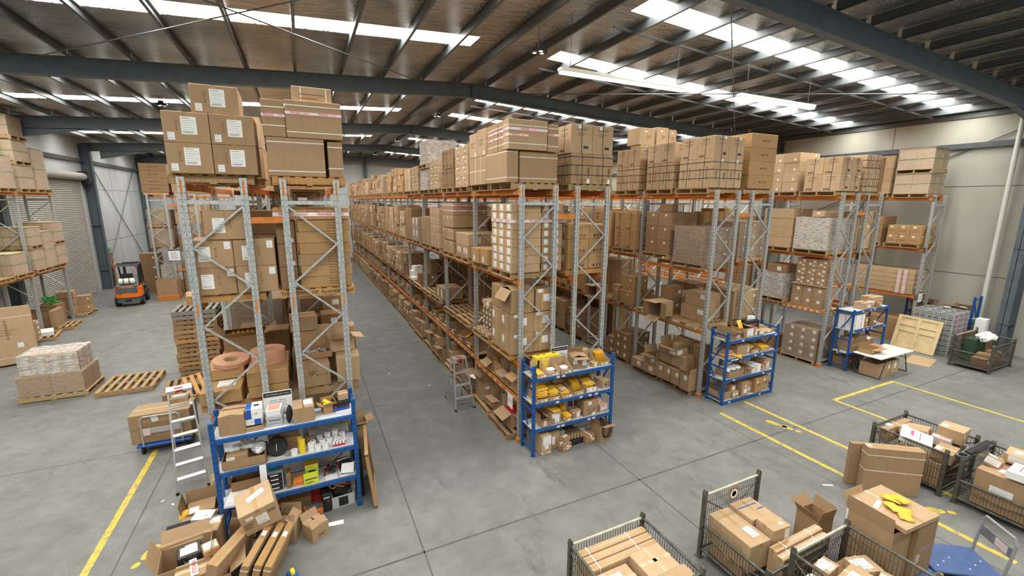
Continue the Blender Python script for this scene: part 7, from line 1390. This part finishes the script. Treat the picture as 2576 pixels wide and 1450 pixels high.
g5 = [('white_carton', 'white carton with pink lettering lying flat in the edge cage', (11.15, -6.12, .86), (.56, .44, .14), 'paper', (0, .06, .1)), ('labelled_carton', 'tan carton with a label strip beside the flat white one', (11.85, -5.9, .84), (.44, .5, .18), 'kraft_light', (0, 0, .15)), ('small_carton', 'wedge-tilted small carton at the edge cage corner', (11.3, -5.62, .80), (.3, .22, .18), 'kraft', (.3, .2, .3)), ('labelled_carton', 'carton with a long label low in the edge cage, left', (11.2, -6.0, .122), (.56, .9, .7), 'kraft', (0, 0, 0)), ('cardboard_carton', 'carton low in the edge cage, right', (11.8, -6.0, .122), (.6, .9, .68), 'kraft_brown', (0, 0, 0))]
for nm, lb, p, d, mt, r in g5:
    o = carton(nm, lb, *p, d, mt, 0, None, (('label', 'T', 0, .2, .16, .1), ('tape', 'y', 'tape_clear'), ('label', 'L', -.1, .1, .3, .12)) if mt != 'paper' else (('print', (('T', 'rect', .0, -.12, .2, .04, 0, 'ink_pink'), ('T', 'rect', 0, .2, .3, .012, 0, 'ink_faded'), ('T', 'rect', 0, .1, .3, .012, 0, 'ink_faded'))),)); o.rotation_euler = r
m = MB()
for i in range(4): m.box(11.0+.02*i, -5.32-.03*i, .86+.035*i, 12.0, -5.22-.03*i, .89+.035*i, 'black_plastic' if i % 2 else 'galvanised_dark', c=.005)
meta(ob('black_tubing', m), 'dark plastic channel pieces lying across the two parcel cages', 'tubing')
carton('long_carton', 'big strapped slab carton leaning at the parcel cage, front of two', 10.04, -4.66, .002, (.98, .2, .96), 'kraft', -.62, None, (WS(.5, .84), ('label', 'T', -.45, 0, .1, .08), ('tape', 'x'))); carton('long_carton', 'second slab carton behind the strapped slab one', 10.01, -4.41, .002, (.98, .09, .9), 'kraft', -.62)
# green-lined cage by the wall
cage('wire cage with green lining beyond the marked bay', 21.25, -2.3, 1.7, 1.0, (1.1, .95, .6, 1.0), bright=True)
prod('green_liner', 'dark green liner box inside the far wire cage', 'liner', 21.5, -2.0, .122, (.9, .3, .8), 'dark_green'); 
for i in range(4): carton('cardboard_carton', f'{NTH[i]} carton in the green-lined far cage', 20.75+.34*i, -2.45, .122, (.32, .4, .3+.1*(i % 2)), 'kraft_brown', .1*i, None, (('label', 'F', 0, .1, .1, .1),))
for i in range(4): bag(f'{NTH[i]} white paper bundle on the green-lined far cage', 21.3+.25*i, -2.3+.2*(i % 2), .98, (.15, .14, .12), 'paper', 70+i)
carton('white_carton', 'upright white carton behind the green-lined cage', 22.75, -1.7, .9, (.4, .3, .5), 'white_bag', .1); carton('cardboard_carton', 'brown carton under the upright white one', 22.75, -1.7, .002, (.6, .6, .89), 'kraft_brown')
prod('litter', 'white printed card strip on the floor near the walkway', 'litter', 9.2, -4.05, .001, (.2, .04, .003), 'paper', -.5)
for i, (x, y) in enumerate([(3.15, 4.1), (-2.8, 1.0), (-2.6, .8), (2.2, 5.6), (4.0, 3.4), (.72, -3.05)]): prod('litter', f'{NTH[i]} small white paper scrap on the concrete floor', 'litter', x, y, .001, (.07, .03, .004), 'paper', i)
# ================================================================ left floor
pallet('timber pallet under the film-wrapped floor load', -6.75, 8.14, .002, 0.0, 'timber', w=1.5, d=1.2)
wl = wrapped('long film-wrapped cartons on the left floor pallet, lower half', -6.77, 8.14, .155, (2, 2, 1), (.70, .56, .58), decals=(('tape', 'x', 'tape_clear'),))
stack('white-labelled small carton', 'small_carton', 'on the film-wrapped floor load', -7.40, 7.72, .745, (4, 2, 3), (.30, .46, .175), 'kraft_light', (('label', 'F', .0, .2, .12, .06), ('label', 'F', -.1, -.25, .1, .06), ('label', 'R', 0, .1, .1, .1)), jit=0, vis='FRT', group='small cartons on the wrapped floor load')
meta(ob('stretch_film', film_box(1.28, .98, .56, .03, 'stretch_film_white', 5), None, (-6.775, 8.195, .745)), 'clear film round the small cartons on the floor load', 'film')
pallet('empty timber pallet lying on the left floor', -5.09, 7.9, .002, PI/2*0, 'timber', w=1.34, d=1.42)
for i in range(14):
    R = random.Random(i); pallet(f'timber pallet in the tall stack, {tier(i, 14) if 0 < i < 13 else ("bottom one", "weathered top one")[i > 0]}', -3.36+R.uniform(-.03, .03), 8.68+R.uniform(-.02, .02), .002+.1525*i, R.uniform(-.03, .03), ('timber_worn', 'timber_worn', 'timber_orange', 'timber_worn', 'timber')[i % 5] if i < 12 else 'timber_grey', group='tall pallet stack by the first rack')
carton('small_carton', 'small carton with a white label behind the pallet stack top', -3.6, 9.6, 2.15, (.4, .4, .32), 'kraft_light', .1, None, (('label', 'F', -.25, .1, .12, .2), ('tape', 'x'))); carton('cardboard_carton', 'tall carton column behind the pallet stack', -3.6, 9.6, .002, (.5, .5, 2.14), 'kraft')
pallet('worn timber pallet lying before the tall pallet stack', -3.45, 6.9, .002, .12, 'timber_worn', w=1.2, d=1.3); pallet('tilted timber pallet resting on the worn one', -2.85, 6.4, .25, .3, 'timber_orange').rotation_euler = (.18, -.12, .3)
carton('cardboard_carton', 'big brown carton on the blue trolley behind the ladder', -3.23, 3.42, .24, (1.12, .62, .68), 'kraft', -.03, None, (('label', 'F', -.08, .32, .12, .13, .2), ('tape', 'x'), ('print', (('F', 'seam', 0, 0, 1.1),))))
t = empty('platform_trolley', 'blue trolley with an upright tube handle under the big brown carton', 'trolley', (-3.2, 3.4, 0), -.03); ob('deck', MB().box(-.5, -.36, .17, .5, .36, .225, 'blue_plastic', c=.01), t); ob('handle', MB().tube([(-.36, -.36, .2), (-.36, -.37, .85), (-.3, -.37, .9), (.3, -.37, .9), (.36, -.37, .85), (.36, -.36, .2)], .016, 'galvanised', 8).box(-.34, -.378, .5, .34, -.365, .62, 'light_grey'), t); ob('red_sticker', MB().box(-.33, -.383, .46, -.2, -.379, .62, 'label_pink'), t)
for a in (-.4, .4):
    for b in (-.28, .28): ob('castor', MB().tube([(a-.02, b, .08), (a+.02, b, .08)], .08, 'rubber', 14).box(a-.03, b-.03, .08, a+.03, b+.03, .17, 'dark_metal'), t)
# ================================================================ ladders
def ladder(label, x, y, rz, h, n, wt, wb, run, bw=.9):
    """A-frame step ladder; local -y is the climbing side"""
    l = empty('step_ladder', label, 'ladder', (x, y, 0), rz, 'aluminium step ladders')
    F = lambda t, s: Vector((s*(wb+(wt-wb)*t)/2, -run/2+(run/2-.1)*t, h*t)); B = lambda t, s: Vector((s*(wb*bw+(wt-wb*bw)*t)/2, run/2-(run/2-.08)*t, h*.97*t))
    for s in (-1, 1):
        ob('rail', MB().bar(F(0, s), F(1, s), .028, .07, 'alu', up=(0, 1, 0)), l); ob('rear_leg', MB().bar(B(0, s), B(1, s), .025, .05, 'alu', up=(0, 1, 0)), l)
        ob('foot', MB().box(F(0, s).x-.025, F(0, s).y-.04, 0, F(0, s).x+.025, F(0, s).y+.04, .05, 'black_plastic'), l); ob('foot', MB().box(B(0, s).x-.02, B(0, s).y-.03, 0, B(0, s).x+.02, B(0, s).y+.03, .04, 'black_plastic'), l)
        ob('spreader', MB().bar(F(.48, s), B(.48, s), .006, .025, 'galvanised'), l)
    for i in range(1, n+1): a, b = F(i/(n+1), -1), F(i/(n+1), 1); ob('step', MB().box(a.x, a.y-.05, a.z-.02, b.x, b.y+.06, a.z+.008, 'alu', c=.003), l)
    for q in (.25, .6): ob('rear_bar', MB().bar(B(q, -1), B(q, 1), .02, .03, 'alu'), l)
    c = ob('top_cap', MB().box(-wt/2-.03, -.14, h-.01, wt/2+.03, .12, h+.05, 'alu', c=.008), l); ob('warning_label', MB().box(-.08, -.1, h+.0505, .06, .02, h+.0515, 'red').box(-.06, -.142, h, .06, -.1405, h+.04, 'red'), c)
    return l
ladder('tall seven-step aluminium ladder beside the first rack', -2.47, 1.72, .22, 1.9, 6, .36, .5, 1.15)
prod('parcel', 'plastic-wrapped parcel resting on the tall ladder top step', 'parcel', -2.5, 1.80, 1.645, (.3, .26, .09), 'beige_bag', .1, (('T', 0, 0, .2, .14, 'paper'),))
ladder('short aluminium step ladder standing in the dark aisle', 3.62, 2.60, .02, 1.32, 3, .34, .54, .95)
print('OBJECTS', len(SC.objects))
